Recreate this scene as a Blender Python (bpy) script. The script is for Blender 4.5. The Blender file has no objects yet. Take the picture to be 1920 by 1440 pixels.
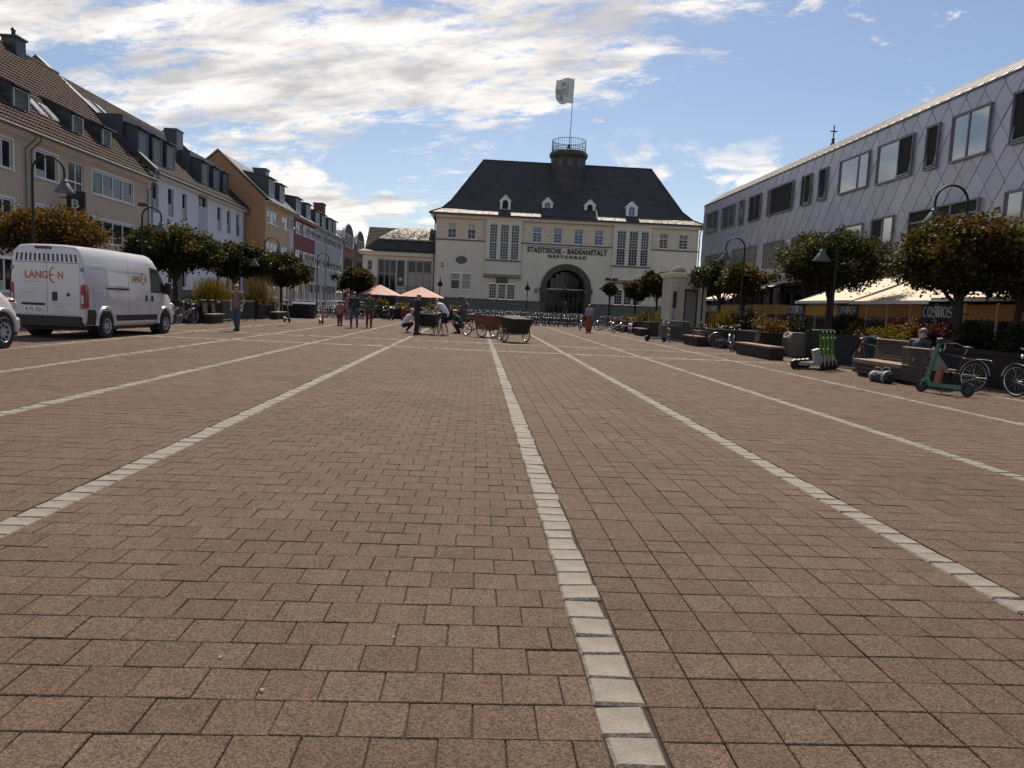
import bpy, bmesh, math, random
import numpy as np
from mathutils import Vector, Matrix, Euler
R = math.radians
random.seed(7)
rng = np.random.default_rng(11)
scene = bpy.context.scene
col = scene.collection

# ------------------------------------------------------------------ camera
cam_d = bpy.data.cameras.new('camera')
cam_d.lens = 26.25; cam_d.sensor_width = 36.0; cam_d.clip_start = 0.1; cam_d.clip_end = 3000
cam = bpy.data.objects.new('camera', cam_d); col.objects.link(cam)
CAM_R = Vector((0.99789, -0.04612, 0.04571)); CAM_D = Vector((0.04066, -0.10502, -0.99364)); CAM_F = Vector((0.05063, 0.99340, -0.10292))
cm = Matrix((CAM_R, -CAM_D, -CAM_F)).transposed().to_4x4(); cm.translation = (0, 0, 1.4)
cam.matrix_world = cm
scene.camera = cam

# ------------------------------------------------------------------ light, sky, exposure
SUN_AZ, SUN_EL = R(4), R(52)           # azimuth measured from +Y towards +X
scene.view_settings.view_transform = 'Standard'
scene.view_settings.look = 'None'
scene.view_settings.exposure = 0.20
scene.view_settings.gamma = 1.0
scene.view_settings.use_curve_mapping = False
sun_d = bpy.data.lights.new('sun', 'SUN'); sun_d.energy = 4.4; sun_d.angle = R(0.6); sun_d.color = (1.0, 0.87, 0.70)
sun = bpy.data.objects.new('sun', sun_d); col.objects.link(sun)
sdir = Vector((math.sin(SUN_AZ) * math.cos(SUN_EL), math.cos(SUN_AZ) * math.cos(SUN_EL), math.sin(SUN_EL)))
sun.rotation_euler = sdir.to_track_quat('Z', 'Y').to_euler()

world = bpy.data.worlds.new('World'); scene.world = world; world.use_nodes = True
def build_world():
    nt = world.node_tree; nt.nodes.clear(); N = nt.nodes.new; L = nt.links.new
    def val(s, x):
        if isinstance(x, (int, float)): s.default_value = x
        else: L(x, s)
    def m(op, a, b=0.0, c=None, clamp=False):
        n = N('ShaderNodeMath'); n.operation = op; n.use_clamp = clamp
        val(n.inputs[0], a); val(n.inputs[1], b)
        if c is not None: val(n.inputs[2], c)
        return n.outputs[0]
    def ss(x, a, b, lo=0.0, hi=1.0):
        n = N('ShaderNodeMapRange'); n.interpolation_type = 'SMOOTHSTEP'
        val(n.inputs[0], x); n.inputs[1].default_value = a; n.inputs[2].default_value = b
        n.inputs[3].default_value = lo; n.inputs[4].default_value = hi
        return n.outputs[0]
    def comb(x, y, z=0.0):
        n = N('ShaderNodeCombineXYZ'); val(n.inputs[0], x); val(n.inputs[1], y); val(n.inputs[2], z); return n.outputs[0]
    def noise(v, sc, det, ro, dist=0.0):
        n = N('ShaderNodeTexNoise'); L(v, n.inputs['Vector']); n.inputs['Scale'].default_value = sc
        n.inputs['Detail'].default_value = det; n.inputs['Roughness'].default_value = ro; n.inputs['Distortion'].default_value = dist
        return n.outputs['Fac']
    tc = N('ShaderNodeTexCoord'); sp = N('ShaderNodeSeparateXYZ'); L(tc.outputs['Generated'], sp.inputs[0])
    x, y, z = sp.outputs
    zz = m('MAXIMUM', z, 0.0)
    sky = N('ShaderNodeTexSky'); sky.sky_type = 'NISHITA'; sky.sun_disc = False
    sky.sun_elevation = SUN_EL; sky.sun_rotation = SUN_AZ
    sky.air_density = 1.0; sky.dust_density = 0.5; sky.ozone_density = 2.0; sky.altitude = 50
    # cloud layers, laid out on a flat deck overhead so that they foreshorten towards the horizon
    den = m('ADD', zz, 0.16)
    u = m('DIVIDE', x, den); v = m('DIVIDE', y, den)
    # streaky high deck running from low left to high right
    a = m('ADD', m('MULTIPLY', u, 0.95), m('MULTIPLY', v, -0.10)); b = m('ADD', m('MULTIPLY', u, 0.30), m('MULTIPLY', v, 1.0))
    n1 = noise(comb(m('MULTIPLY', a, 1.0), m('MULTIPLY', b, 1.6), 3.1), 1.25, 10, 0.66, 0.25)
    n2 = noise(comb(m('MULTIPLY', a, 3.0), m('MULTIPLY', b, 4.6), 7.7), 2.0, 9, 0.68, 0.25)
    az = m('DIVIDE', x, m('MAXIMUM', m('ABSOLUTE', y), 0.05)); el = zz
    q = m('SUBTRACT', el, m('MULTIPLY_ADD', az, 0.20, 0.335))
    band = m('MULTIPLY', ss(m('ABSOLUTE', q), 0.02, 0.17, 1.0, 0.0), ss(az, -0.62, -0.25, 0.75, 1.0))
    clear_right = ss(m('SUBTRACT', az, m('MULTIPLY', el, 1.25)), -0.30, 0.06)
    cov = m('ADD', m('MULTIPLY', band, 0.115), m('MULTIPLY', clear_right, -0.15))
    d1 = m('ADD', m('ADD', m('MULTIPLY', n1, 0.55), m('MULTIPLY', n2, 0.45)), cov)
    mask1 = ss(d1, 0.508, 0.635)
    # heaped fair-weather clouds low over the roofs
    w = noise(comb(m('MULTIPLY', az, 1.0), m('MULTIPLY', el, 2.0), 1.3), 7.5, 8, 0.58, 0.15)
    low = m('MULTIPLY', ss(el, 0.10, 0.21, 1.0, 0.0), ss(az, -0.30, 0.05, 0.20, 0.04))
    d2 = m('ADD', w, low)
    mask2 = m('MULTIPLY', ss(d2, 0.565, 0.66), ss(el, 0.16, 0.24, 1.0, 0.0))
    # a few stray scraps
    w3 = noise(comb(m('MULTIPLY', az, 1.2), m('MULTIPLY', el, 2.6), 9.2), 6.4, 9, 0.62, 0.2)
    mask3 = m('MULTIPLY', ss(w3, 0.60, 0.70), 0.9)
    mask = m('MAXIMUM', m('MAXIMUM', mask1, mask2), mask3)
    mask = m('MULTIPLY', mask, ss(z, -0.02, 0.03))
    shade = noise(comb(m('MULTIPLY', a, 1.7), m('MULTIPLY', b, 3.4), 5.5), 1.7, 6, 0.6, 0.3)
    cr = N('ShaderNodeValToRGB'); e = cr.color_ramp.elements
    e[0].position = 0.36; e[0].color = (4.2, 4.05, 4.05, 1); e[1].position = 0.60; e[1].color = (8.0, 7.5, 6.9, 1)
    L(m('ADD', shade, m('MULTIPLY', m('SUBTRACT', d1, 0.55), -0.35)), cr.inputs[0])
    mix = N('ShaderNodeMix'); mix.data_type = 'RGBA'
    L(m('MULTIPLY', mask, 0.93), mix.inputs[0]); sk = N('ShaderNodeMix'); sk.data_type = 'RGBA'; sk.blend_type = 'MULTIPLY'; sk.inputs[0].default_value = 1.0; sk.inputs[7].default_value = (0.70, 0.67, 0.665, 1); L(sky.outputs[0], sk.inputs[6]); L(sk.outputs[2], mix.inputs[6]); L(cr.outputs[0], mix.inputs[7])
    bg = N('ShaderNodeBackground'); bg.inputs[1].default_value = 0.13; L(mix.outputs[2], bg.inputs[0])
    out = N('ShaderNodeOutputWorld'); L(bg.outputs[0], out.inputs[0])
build_world()
# ------------------------------------------------------------------ helpers
def tag(o, label=None, cat=None, group=None, kind=None):
    if label: o['label'] = label
    if cat: o['category'] = cat
    if group: o['group'] = group
    if kind: o['kind'] = kind
    return o
def thing(name, label, cat, loc=(0, 0, 0), rz=0.0, group=None):
    o = bpy.data.objects.new(name, None); col.objects.link(o)
    o.location = loc; o.rotation_euler = (0, 0, rz); o.empty_display_size = 0.2
    return tag(o, label, cat, group)
def copy_tree(o, parent=None):
    c = o.copy(); col.objects.link(c); c.parent = parent
    for k in ('label', 'category', 'group'):
        if parent is None and k in c: del c[k]
    for ch in o.children: copy_tree(ch, c)
    return c
def place(o, loc, rz, label, cat, group=None, rx=0.0, ry=0.0):
    o.location = loc; o.rotation_euler = (rx, ry, rz); return tag(o, label, cat, group)

def mesh_obj(name, verts, faces, mat=None, parent=None, smooth=None, kind=None):
    me = bpy.data.meshes.new(name)
    me.from_pydata([tuple(v) for v in verts], [], faces); me.update()
    if smooth is not None and len(me.polygons):
        me.polygons.foreach_set('use_smooth', [True] * len(me.polygons))
        me.set_sharp_from_angle(angle=R(smooth))
    if mat: me.materials.append(mat)
    o = bpy.data.objects.new(name, me); col.objects.link(o); o.parent = parent
    if kind: o['kind'] = kind
    return o
def np_mesh(name, V, F, mat=None, parent=None, kind=None, attrs=None):
    """V (n,3) float array, F (m,k) int array with k constant"""
    me = bpy.data.meshes.new(name); n = len(V); mf, k = F.shape
    me.vertices.add(n); me.vertices.foreach_set('co', np.ascontiguousarray(V, dtype=np.float32).ravel())
    me.loops.add(mf * k); me.loops.foreach_set('vertex_index', np.ascontiguousarray(F, dtype=np.int32).ravel())
    me.polygons.add(mf); me.polygons.foreach_set('loop_start', np.arange(0, mf * k, k, dtype=np.int32))
    me.polygons.foreach_set('use_smooth', np.zeros(mf, dtype=bool)); me.update(calc_edges=True); me.validate()
    for an, av in (attrs or {}).items():
        at = me.attributes.new(an, 'FLOAT', 'FACE'); at.data.foreach_set('value', np.ascontiguousarray(av, dtype=np.float32))
    if mat: me.materials.append(mat)
    o = bpy.data.objects.new(name, me); col.objects.link(o); o.parent = parent
    if kind: o['kind'] = kind
    return o

class MB:
    def __init__(s): s.v = []; s.f = []
    def add(s, vs, fs):
        o = len(s.v); s.v += [tuple(v) for v in vs]; s.f += [tuple(i + o for i in f) for f in fs]; return s
    def box(s, x0, x1, y0, y1, z0, z1):
        return s.add([(x0, y0, z0), (x1, y0, z0), (x1, y1, z0), (x0, y1, z0), (x0, y0, z1), (x1, y0, z1), (x1, y1, z1), (x0, y1, z1)],
                     [(0, 3, 2, 1), (4, 5, 6, 7), (0, 1, 5, 4), (1, 2, 6, 5), (2, 3, 7, 6), (3, 0, 4, 7)])
    def bbox(s, x0, x1, y0, y1, z0, z1, b=0.01):
        """box with chamfered edges"""
        bm = bmesh.new(); bmesh.ops.create_cube(bm, size=1.0)
        for v in bm.verts: v.co = Vector(((x0 + x1) / 2 + v.co.x * (x1 - x0), (y0 + y1) / 2 + v.co.y * (y1 - y0), (z0 + z1) / 2 + v.co.z * (z1 - z0)))
        bmesh.ops.bevel(bm, geom=bm.edges[:], offset=b, segments=1, affect='EDGES'); return s.bm(bm)
    def bm(s, bm, M=None):
        bm.verts.index_update()
        s.add([(M @ v.co) if M else v.co for v in bm.verts], [[v.index for v in f.verts] for f in bm.faces]); bm.free(); return s
    def obox(s, c, size, rot=(0, 0, 0)):
        M = Matrix.Translation(c) @ Euler(rot).to_matrix().to_4x4()
        hx, hy, hz = size[0] / 2, size[1] / 2, size[2] / 2
        vs = [M @ Vector(p) for p in ((-hx, -hy, -hz), (hx, -hy, -hz), (hx, hy, -hz), (-hx, hy, -hz), (-hx, -hy, hz), (hx, -hy, hz), (hx, hy, hz), (-hx, hy, hz))]
        return s.add(vs, [(0, 3, 2, 1), (4, 5, 6, 7), (0, 1, 5, 4), (1, 2, 6, 5), (2, 3, 7, 6), (3, 0, 4, 7)])
    def quad(s, *p): return s.add(p, [tuple(range(len(p)))])
    def tube(s, pts, r, n=8, closed=False, caps=True):
        pts = [Vector(p) for p in pts]; m = len(pts)
        rs = r if isinstance(r, (list, tuple)) else [r] * m
        tans = []
        for i in range(m):
            if closed: t = pts[(i + 1) % m] - pts[i - 1]
            else: t = pts[min(i + 1, m - 1)] - pts[max(i - 1, 0)]
            tans.append(t.normalized())
        up = Vector((0, 0, 1)) if abs(tans[0].z) < 0.9 else Vector((1, 0, 0))
        nrm = tans[0].cross(up).normalized(); vs = []
        for i in range(m):
            nrm = (nrm - tans[i] * nrm.dot(tans[i])).normalized(); bn = tans[i].cross(nrm)
            for k in range(n):
                a = 2 * math.pi * k / n; vs.append(pts[i] + (nrm * math.cos(a) + bn * math.sin(a)) * rs[i])
        fs = []
        for i in range(m if closed else m - 1):
            j = (i + 1) % m
            for k in range(n): fs.append((i * n + k, i * n + (k + 1) % n, j * n + (k + 1) % n, j * n + k))
        if caps and not closed: fs += [tuple(range(n))[::-1], tuple((m - 1) * n + k for k in range(n))]
        return s.add(vs, fs)
    def lathe(s, prof, n=16, c=(0, 0, 0), axis='z', cap=True):
        """prof: (radius, height) pairs"""
        vs = []; fs = []; c = Vector(c)
        for r, h in prof:
            for k in range(n):
                a = 2 * math.pi * k / n; p = (r * math.cos(a), r * math.sin(a), h)
                if axis == 'x': p = (p[2], p[0], p[1])
                elif axis == 'y': p = (p[0], p[2], p[1])
                vs.append(c + Vector(p))
        for i in range(len(prof) - 1):
            for k in range(n): fs.append((i * n + k, i * n + (k + 1) % n, (i + 1) * n + (k + 1) % n, (i + 1) * n + k))
        if cap: fs += [tuple(range(n))[::-1], tuple((len(prof) - 1) * n + k for k in range(n))]
        return s.add(vs, fs)
    def prism(s, poly, axis, a, b):
        """extrude a 2-D polygon along an axis between a and b"""
        def P(p, t): return {'x': (t, p[0], p[1]), 'y': (p[0], t, p[1]), 'z': (p[0], p[1], t)}[axis]
        n = len(poly)
        return s.add([P(p, a) for p in poly] + [P(p, b) for p in poly],
                     [tuple(range(n)), tuple(range(n, 2 * n))[::-1]] + [(i, i + n, (i + 1) % n + n, (i + 1) % n) for i in range(n)])
    def torus(s, c, R0, r, axis='y', n=24, k=6):
        c = Vector(c); pts = []
        for i in range(n):
            a = 2 * math.pi * i / n; p = (R0 * math.cos(a), R0 * math.sin(a))
            pts.append(c + Vector({'y': (p[0], 0, p[1]), 'x': (0, p[0], p[1]), 'z': (p[0], p[1], 0)}[axis]))
        return s.tube(pts, r, k, closed=True)
    def ball(s, c, r, n=10, m=6):
        rx, ry, rz = r if isinstance(r, (list, tuple)) else (r, r, r)
        vs = [(c[0], c[1], c[2] - rz)]; fs = []
        for i in range(1, m):
            ph = -math.pi / 2 + math.pi * i / m
            for k in range(n):
                a = 2 * math.pi * k / n; vs.append((c[0] + rx * math.cos(ph) * math.cos(a), c[1] + ry * math.cos(ph) * math.sin(a), c[2] + rz * math.sin(ph)))
        vs.append((c[0], c[1], c[2] + rz)); L = len(vs) - 1
        for k in range(n): fs.append((0, 1 + (k + 1) % n, 1 + k)); fs.append((L, 1 + (m - 2) * n + k, 1 + (m - 2) * n + (k + 1) % n))
        for i in range(m - 2):
            for k in range(n): fs.append((1 + i * n + k, 1 + i * n + (k + 1) % n, 1 + (i + 1) * n + (k + 1) % n, 1 + (i + 1) * n + k))
        return s.add(vs, fs)
    def wall(s, x0, x1, z0, z1, holes, y=0.0, depth=0.2):
        """wall sheet facing -y with rectangular openings (hx0,hx1,hz0,hz1) and reveals"""
        xs = sorted({x0, x1, *[h[0] for h in holes], *[h[1] for h in holes]}); zs = sorted({z0, z1, *[h[2] for h in holes], *[h[3] for h in holes]})
        xs = [x for x in xs if x0 <= x <= x1]; zs = [z for z in zs if z0 <= z <= z1]
        for i in range(len(xs) - 1):
            for j in range(len(zs) - 1):
                cx, cz = (xs[i] + xs[i + 1]) / 2, (zs[j] + zs[j + 1]) / 2
                if any(h[0] < cx < h[1] and h[2] < cz < h[3] for h in holes): continue
                s.quad((xs[i], y, zs[j]), (xs[i + 1], y, zs[j]), (xs[i + 1], y, zs[j + 1]), (xs[i], y, zs[j + 1]))
        for a, b, c, d in holes:
            for p, q in (((a, c), (b, c)), ((b, c), (b, d)), ((b, d), (a, d)), ((a, d), (a, c))):
                s.quad((p[0], y, p[1]), (q[0], y, q[1]), (q[0], y + depth, q[1]), (p[0], y + depth, p[1]))
        return s
    def build(s, name, mat=None, parent=None, smooth=None, kind=None): return mesh_obj(name, s.v, s.f, mat, parent, smooth, kind)

# ------------------------------------------------------------------ materials
MATS = {}
def mat(name, c=(0.5, 0.5, 0.5), rough=0.7, var=0.12, vs=3.0, bump=0.0, bs=40.0, metal=0.0, spec=0.5, coat=0.0, stain=0.0, emit=None):
    if name in MATS: return MATS[name]
    m = bpy.data.materials.new(name); m.use_nodes = True; nt = m.node_tree; N = nt.nodes.new; L = nt.links.new
    p = nt.nodes['Principled BSDF']; p.inputs['Roughness'].default_value = rough; p.inputs['Metallic'].default_value = metal
    p.inputs['Specular IOR Level'].default_value = spec; p.inputs['Coat Weight'].default_value = coat; p.inputs['Coat Roughness'].default_value = 0.05
    tc = N('ShaderNodeTexCoord')
    n = N('ShaderNodeTexNoise'); n.inputs['Scale'].default_value = vs; n.inputs['Detail'].default_value = 6; n.inputs['Roughness'].default_value = 0.65
    L(tc.outputs['Object'], n.inputs['Vector'])
    mx = N('ShaderNodeMix'); mx.data_type = 'RGBA'
    mx.inputs[6].default_value = (*[max(0, x * (1 - var)) for x in c], 1); mx.inputs[7].default_value = (*[min(1, x * (1 + var)) for x in c], 1)
    mr = N('ShaderNodeMapRange'); mr.inputs[1].default_value = 0.3; mr.inputs[2].default_value = 0.7; L(n.outputs['Fac'], mr.inputs[0]); L(mr.outputs[0], mx.inputs[0])
    cout = mx.outputs[2]
    if stain:
        n3 = N('ShaderNodeTexNoise'); n3.inputs['Scale'].default_value = 0.7; n3.inputs['Detail'].default_value = 8; n3.inputs['Roughness'].default_value = 0.7
        mp = N('ShaderNodeMapping'); mp.inputs['Scale'].default_value = (1.6, 1.6, 0.35); L(tc.outputs['Object'], mp.inputs[0]); L(mp.outputs[0], n3.inputs['Vector'])
        m3 = N('ShaderNodeMapRange'); m3.inputs[1].default_value = 0.45; m3.inputs[2].default_value = 0.75; m3.inputs[3].default_value = 0; m3.inputs[4].default_value = stain; L(n3.outputs['Fac'], m3.inputs[0])
        mx3 = N('ShaderNodeMix'); mx3.data_type = 'RGBA'; L(m3.outputs[0], mx3.inputs[0]); L(cout, mx3.inputs[6]); mx3.inputs[7].default_value = (*[x * 0.45 for x in c], 1); cout = mx3.outputs[2]
    L(cout, p.inputs['Base Color'])
    rr = N('ShaderNodeMapRange'); rr.inputs[3].default_value = max(0.02, rough - 0.08); rr.inputs[4].default_value = min(1, rough + 0.08); L(n.outputs['Fac'], rr.inputs[0]); L(rr.outputs[0], p.inputs['Roughness'])
    if bump:
        nb = N('ShaderNodeTexNoise'); nb.inputs['Scale'].default_value = bs; nb.inputs['Detail'].default_value = 5; L(tc.outputs['Object'], nb.inputs['Vector'])
        b = N('ShaderNodeBump'); b.inputs['Strength'].default_value = bump; b.inputs['Distance'].default_value = 0.01; L(nb.outputs['Fac'], b.inputs['Height']); L(b.outputs[0], p.inputs['Normal'])
    if emit:
        p.inputs['Emission Color'].default_value = (*emit[0], 1); p.inputs['Emission Strength'].default_value = emit[1]
    MATS[name] = m; return m
def glass(name='window_glass', c=(0.018, 0.019, 0.020), rough=0.05, spec=0.4):
    """dark reflecting pane: the room behind is unlit"""
    return mat(name, c, rough, var=0.35, vs=0.6, spec=spec)
def setup_mats():
    mat('render_cream', (0.80, 0.735, 0.595), 0.85, 0.06, 0.8, 0.15, 90, stain=0.16)
    mat('render_cream_light', (0.80, 0.74, 0.61), 0.85, 0.04, 0.8, 0.12, 90)
    mat('stone_grey', (0.17, 0.16, 0.145), 0.85, 0.22, 3, 0.5, 30, stain=0.3)
    mat('stone_dark', (0.125, 0.105, 0.085), 0.85, 0.3, 4, 0.6, 30)
    mat('beige', (0.60, 0.46, 0.345), 0.88, 0.05, 0.8, 0.2, 120, stain=0.10)
    mat('white_render', (0.76, 0.755, 0.77), 0.85, 0.03, 0.8, 0.1, 120, stain=0.06)
    mat('orange_render', (0.50, 0.27, 0.135), 0.88, 0.06, 0.8, 0.15, 90, stain=0.15)
    mat('orange_lit', (0.62, 0.41, 0.24), 0.88, 0.06, 0.8, 0.15, 90, stain=0.12)  # front of the same render, extra skylight brightness put into the colour
    mat('red_render', (0.25, 0.065, 0.06), 0.88, 0.08, 1, 0.15, 90, stain=0.15)
    mat('grey_render', (0.46, 0.44, 0.42), 0.88, 0.05, 1, 0.15, 90, stain=0.15)
    mat('white_paint', (0.80, 0.79, 0.76), 0.45, 0.03)
    mat('pvc_white', (0.78, 0.78, 0.77), 0.35, 0.03)
    mat('zinc_dark', (0.075, 0.08, 0.092), 0.45, 0.12, 2, 0.1, 20, metal=0.4)
    mat('metal_grey', (0.20, 0.21, 0.22), 0.4, 0.1, 4, metal=0.6)
    mat('metal_dark', (0.035, 0.037, 0.04), 0.45, 0.15, 4, metal=0.3)
    mat('metal_light', (0.55, 0.56, 0.57), 0.32, 0.06, 4, metal=0.8)
    mat('lamp_green', (0.018, 0.022, 0.020), 0.6, 0.15, 5, spec=0.25)
    mat('shade_grey', (0.085, 0.10, 0.09), 0.5, 0.1, 5)
    mat('copper', (0.30, 0.19, 0.13), 0.45, 0.15, 5, metal=0.5)
    mat('gutter', (0.22, 0.21, 0.20), 0.45, 0.15, 5, metal=0.5)
    mat('rubber', (0.018, 0.018, 0.019), 0.8, 0.2, 20)
    mat('black_plastic', (0.022, 0.022, 0.024), 0.5, 0.15, 10)
    mat('chrome', (0.72, 0.72, 0.72), 0.18, 0.05, metal=1.0)
    mat('wood_slat', (0.060, 0.045, 0.036), 0.7, 0.3, 9, 0.3, 60)
    mat('wood_light', (0.27, 0.19, 0.135), 0.7, 0.25, 9, 0.3, 60)
    mat('corten', (0.020, 0.012, 0.010), 0.75, 0.3, 5, 0.2, 60)
    mat('planter_dark', (0.012, 0.0115, 0.011), 0.8, 0.25, 5, 0.2, 60)
    mat('soil', (0.05, 0.035, 0.025), 0.95, 0.3, 20, 0.5, 80)
    mat('bark', (0.035, 0.028, 0.022), 0.9, 0.35, 14, 0.8, 60)
    mat('skin', (0.50, 0.30, 0.22), 0.55, 0.06, 12)
    mat('awning', (0.78, 0.66, 0.51), 0.8, 0.04, 3)
    mat('letter_black', (0.03, 0.026, 0.022), 0.6, 0.2, 5)
    glass()
    glass('window_blue', (0.05, 0.08, 0.19), 0.12, 0.5)
    mat('curtain_and_reflection', (0.46, 0.41, 0.33), 0.8, 0.10, 14)
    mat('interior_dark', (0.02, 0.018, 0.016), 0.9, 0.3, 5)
setup_mats()
MT = MATS
# ------------------------------------------------------------------ the square: paving
def paver_mat(name, per_object):
    m = bpy.data.materials.new(name); m.use_nodes = True; nt = m.node_tree; N = nt.nodes.new; L = nt.links.new
    p = nt.nodes['Principled BSDF']; p.inputs['Roughness'].default_value = 0.85; p.inputs['Specular IOR Level'].default_value = 0.3
    geo = N('ShaderNodeNewGeometry')
    if per_object:
        t = N('ShaderNodeObjectInfo').outputs['Random']
    else:
        a = N('ShaderNodeAttribute'); a.attribute_name = 'tint'; t = a.outputs['Fac']
    cr = N('ShaderNodeValToRGB'); cr.color_ramp.interpolation = 'LINEAR'; e = cr.color_ramp.elements
    e[0].position = 0.0; e[0].color = (0.097, 0.0625, 0.042, 1); e[1].position = 1.0; e[1].color = (0.117, 0.080, 0.056, 1)
    x = e.new(0.35); x.color = (0.105, 0.068, 0.046, 1); x = e.new(0.7); x.color = (0.112, 0.072, 0.0485, 1)
    L(t, cr.inputs[0])
    def noise(sc, det, ro=0.6):
        n = N('ShaderNodeTexNoise'); n.inputs['Scale'].default_value = sc; n.inputs['Detail'].default_value = det; n.inputs['Roughness'].default_value = ro
        L(geo.outputs['Position'], n.inputs['Vector']); return n.outputs['Fac']
    def mr(x, a, b, c, d):
        n = N('ShaderNodeMapRange'); n.inputs[1].default_value = a; n.inputs[2].default_value = b; n.inputs[3].default_value = c; n.inputs[4].default_value = d; L(x, n.inputs[0]); return n.outputs[0]
    vor = N('ShaderNodeTexVoronoi'); vor.inputs['Scale'].default_value = 150; L(geo.outputs['Position'], vor.inputs['Vector'])
    sp = N('ShaderNodeSeparateColor'); L(vor.outputs['Color'], sp.inputs[0])
    f1 = mr(sp.outputs[0], 0, 1, 0.45, 1.62); f2 = mr(noise(0.55, 6), 0.3, 0.7, 0.86, 1.14); f3 = mr(noise(9, 5), 0.3, 0.7, 0.88, 1.12)
    mm = N('ShaderNodeMath'); mm.operation = 'MULTIPLY'; L(f1, mm.inputs[0]); L(f2, mm.inputs[1])
    m2 = N('ShaderNodeMath'); m2.operation = 'MULTIPLY'; L(mm.outputs[0], m2.inputs[0]); L(f3, m2.inputs[1])
    # chewing-gum dots and worn, oily traffic patches
    gv = N('ShaderNodeTexVoronoi'); gv.inputs['Scale'].default_value = 1.7; L(geo.outputs['Position'], gv.inputs['Vector'])
    gum = mr(gv.outputs['Distance'], 0.030, 0.042, 0.62, 1.0)
    pt = mr(noise(0.23, 7, 0.7), 0.56, 0.72, 1.0, 0.80)
    for ex in (gum, pt):
        m5 = N('ShaderNodeMath'); m5.operation = 'MULTIPLY'; L(m2.outputs[0], m5.inputs[0]); L(ex, m5.inputs[1]); m2 = m5
    vm = N('ShaderNodeVectorMath'); vm.operation = 'SCALE'; L(cr.outputs[0], vm.inputs[0]); L(m2.outputs[0], vm.inputs['Scale'])
    L(vm.outputs[0], p.inputs['Base Color'])
    b = N('ShaderNodeBump'); b.inputs['Strength'].default_value = 0.55; b.inputs['Distance'].default_value = 0.004
    ad = N('ShaderNodeMath'); ad.operation = 'ADD'; L(noise(260, 3), ad.inputs[0]); L(vor.outputs['Distance'], ad.inputs[1]); L(ad.outputs[0], b.inputs['Height']); L(b.outputs[0], p.inputs['Normal'])
    return m
PAVER_O, PAVER_A = paver_mat('paver_concrete', True), paver_mat('paver_concrete_field', False)
mat('sett_granite', (0.215, 0.190, 0.158), 0.75, 0.35, 5, 0.8, 55)
mat('joint_sand', (0.030, 0.024, 0.019), 0.95, 0.4, 30, 0.3, 90)
mat('asphalt', (0.055, 0.053, 0.052), 0.9, 0.2, 8, 0.4, 120)
mat('sidewalk', (0.22, 0.20, 0.18), 0.85, 0.12, 5, 0.3, 80)
mat('kerb', (0.42, 0.40, 0.37), 0.8, 0.15, 6, 0.3, 60)

def sheet(name, x0, x1, y0, y1, z, m, kind='structure', parent=None):
    return MB().quad((x0, y0, z), (x1, y0, z), (x1, y1, z), (x0, y1, z)).build(name, m, parent, kind=kind)
sheet('ground', -900, 900, -300, 2000, -0.05, MT['asphalt'])
square = sheet('square_paving', -16.5, 17.6, -12, 62, -0.012, MT['joint_sand'])
sheet('street', -21.0, -16.5, -12, 140, -0.02, MT['asphalt'])
MB().box(-23.6, -21.0, -12, 160, -0.05, 0.10).build('sidewalk', MT['sidewalk'], kind='structure')
MB().box(-16.5, 40, 74.5, 80.2, -0.05, 0.10).build('bathhouse_sidewalk', MT['sidewalk'], kind='structure')
MB().box(-16.5, 17.6, 62.0, 62.35, -0.05, 0.03).build('kerb', MT['kerb'], kind='structure')

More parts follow.
